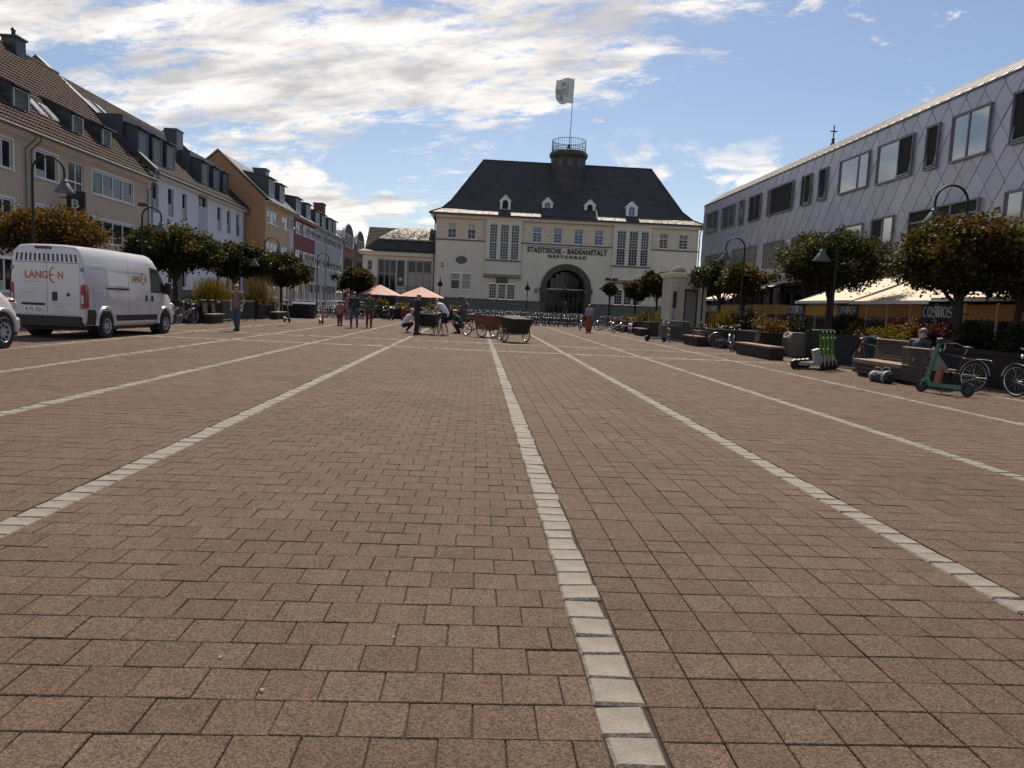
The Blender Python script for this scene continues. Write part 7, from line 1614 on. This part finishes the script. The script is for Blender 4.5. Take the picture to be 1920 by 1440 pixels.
# walking man, facing the camera
w = person('man in brown T-shirt and blue trousers walking towards the camera', (-9.05, 28.8), R(172), dict(lk=(-.10, .10, .50), la=(-.09, .10, .09), lt=(-.09, .27, .05), rk=(.10, .02, .50), ra=(.10, -.14, .12), rt=(.10, .02, .05), lw=(-.25, .12, .92), rw=(.24, -.02, .90), le=(-.26, -.02, 1.15), re=(.26, -.06, 1.15)), 'brown_tee', 'jeans', 'shoe_dark', 'hair_dark')
MB().tube([(-.07, .112, 1.645), (-.035, .125, 1.645), (.035, .125, 1.645), (.07, .112, 1.645)], [.014, .020, .020, .014], 6).build('sunglasses', MT['van_black'], w, 50)
add(w, 'cup', MB().lathe([(.025, -.04), (.032, .05)], 10, (-.25, .17, .80)), 'white_paint')
# pair seen from behind
b = person('person in dark jacket with a large backpack, seen from behind', (-6.1, 37.6), R(8), dict(lk=(-.13, .05, .5), la=(-.13, .0, .09), rk=(.14, .0, .5), ra=(.16, -.06, .09), rt=(.17, .1, .04), lt=(-.14, .15, .04)), 'navy', 'jeans', 'shoe_dark', 'hair_dark', sleeve=1.0)
MB().bbox(-.18, .18, -.36, -.13, 1.0, 1.5, .05).build('backpack', MT['black_cloth'], b); MB().bbox(-.13, .13, -.40, -.355, 1.05, 1.28, .02).build('backpack_pocket', MT['navy'], b)
person('person in olive jacket and maroon trousers, seen from behind', (-5.45, 38.3), R(4), dict(), 'olive', 'maroon', 'shoe_dark', 'hair_brown', sleeve=1.0, long_hair=True)
person('small person in dark rose clothes left of the backpack man', (-7.1, 39.3), R(-10), {k: (v[0] * .72, v[1] * .72, v[2] * .72) for k, v in STAND.items()}, 'rose_cloth', 'maroon', 'shoe_dark', 'hair_brown', sleeve=1.0)
# group at the cargo trike
SQ = dict(pel=(0, -.16, .36), spn=(0, -.08, .54), chest=(0, .05, .70), neck=(0, .15, .86), head=(0, .22, .99), ls=(-.185, .12, .80), rs=(.185, .12, .80), le=(-.22, .30, .58), re=(.22, .30, .58), lw=(-.10, .50, .62), rw=(.10, .50, .60), lh=(-.10, -.14, .34), rh=(.10, -.14, .34), lk=(-.16, .24, .46), rk=(.16, .22, .44), la=(-.12, .02, .10), ra=(.12, -.02, .12), lt=(-.14, .20, .04), rt=(.14, .16, .04))
person('person in white T-shirt and dark shorts squatting beside the trike', (-3.15, 34.2), R(-75), SQ, 'white_tee', 'black_cloth', 'shoe_white', 'hair_blond', long_hair=False)
person('standing man in black vest and trousers with white sleeves', (-2.6, 32.8), R(-55), dict(le=(-.24, .04, 1.16), lw=(-.18, .26, 1.0), re=(.25, .06, 1.16), rw=(.20, .28, 1.02), head=(0, .07, 1.62)), 'black_cloth', 'black_cloth', 'shoe_dark', 'hair_dark')
BEND = dict(pel=(0, -.12, .93), spn=(0, -.02, 1.12), chest=(0, .14, 1.27), neck=(0, .28, 1.40), head=(0, .38, 1.47), ls=(-.185, .22, 1.34), rs=(.185, .22, 1.34), le=(-.22, .36, 1.10), re=(.22, .34, 1.10), lw=(-.14, .55, 1.0), rw=(.14, .52, .98), lh=(-.10, -.1, .90), rh=(.10, -.1, .90), lk=(-.12, .04, .50), rk=(.13, -.02, .50), la=(-.12, -.04, .09), ra=(.14, -.14, .09), lt=(-.13, .13, .04), rt=(.15, .02, .04))
person('tall man in white T-shirt and dark shorts bending over the trike', (-1.45, 33.3), R(62), BEND, 'white_tee', 'black_cloth', 'shoe_white', 'hair_brown', short=True)
person('person in dark green top crouching left of the brown trike', (-.85, 36.2), R(80), {**SQ, 'lw': (-.12, .62, .50), 'rw': (.06, .66, .46)}, 'green_top', 'navy', 'shoe_dark', 'hair_brown')
add(thing('camera_gear', 'small dark camera held by the crouching person in green', 'camera', (-1.6, 36.1, .44)), 'camera_body', MB().bbox(-.09, .06, -.05, .05, 0, .1, .01), 'black_plastic')
# woman with red skirt
ws = person('woman in lilac top and long red-brown skirt walking away', (6.95, 46.2), R(12), dict(lk=(-.09, .06, .50), la=(-.08, .06, .09), lt=(-.08, .2, .04)), 'lilac', 'red_skirt', 'shoe_dark', 'hair_brown', skirt='red_skirt', sleeve=1.0)
MB().bbox(-.36, -.22, -.12, .12, .78, 1.08, .03).tube([(-.29, 0, 1.08), (-.2, 0, 1.42)], .012, 5).build('shoulder_bag', MT['black_cloth'], ws)
person('small figure in dark top and blue jeans on the bathhouse steps', (9.0, 76.6, .4), R(180), dict(), 'green_top', 'jeans', 'shoe_dark', 'hair_brown', sleeve=1.0)
person('person in red top beside the red scooter, half hidden', (-8.9, 52.5), R(160), dict(), 'rose_cloth', 'khaki', 'shoe_dark', 'hair_dark')
# seated man
SIT = dict(pel=(0, -.05, .57), spn=(0, -.08, .75), chest=(0, -.06, .93), neck=(0, -.02, 1.08), head=(.0, .02, 1.21), ls=(-.185, -.06, 1.02), rs=(.185, -.06, 1.02), le=(-.28, -.10, .78), re=(.24, .04, .76), lw=(-.32, .02, .58), rw=(.14, .26, .66), lh=(-.10, -.02, .55), rh=(.10, -.02, .55), lk=(-.14, .42, .55), rk=(.14, .42, .55), la=(-.14, .40, .10), ra=(.14, .40, .10), lt=(-.15, .56, .04), rt=(.15, .56, .04))
person('man in blue shirt and grey cap sitting on the slatted bench, seen from behind', (10.42, 17.05), R(-70), SIT, 'navy', 'khaki', 'shoe_dark', 'hair_brown', cap='cap_grey', hat_turn=R(-55))
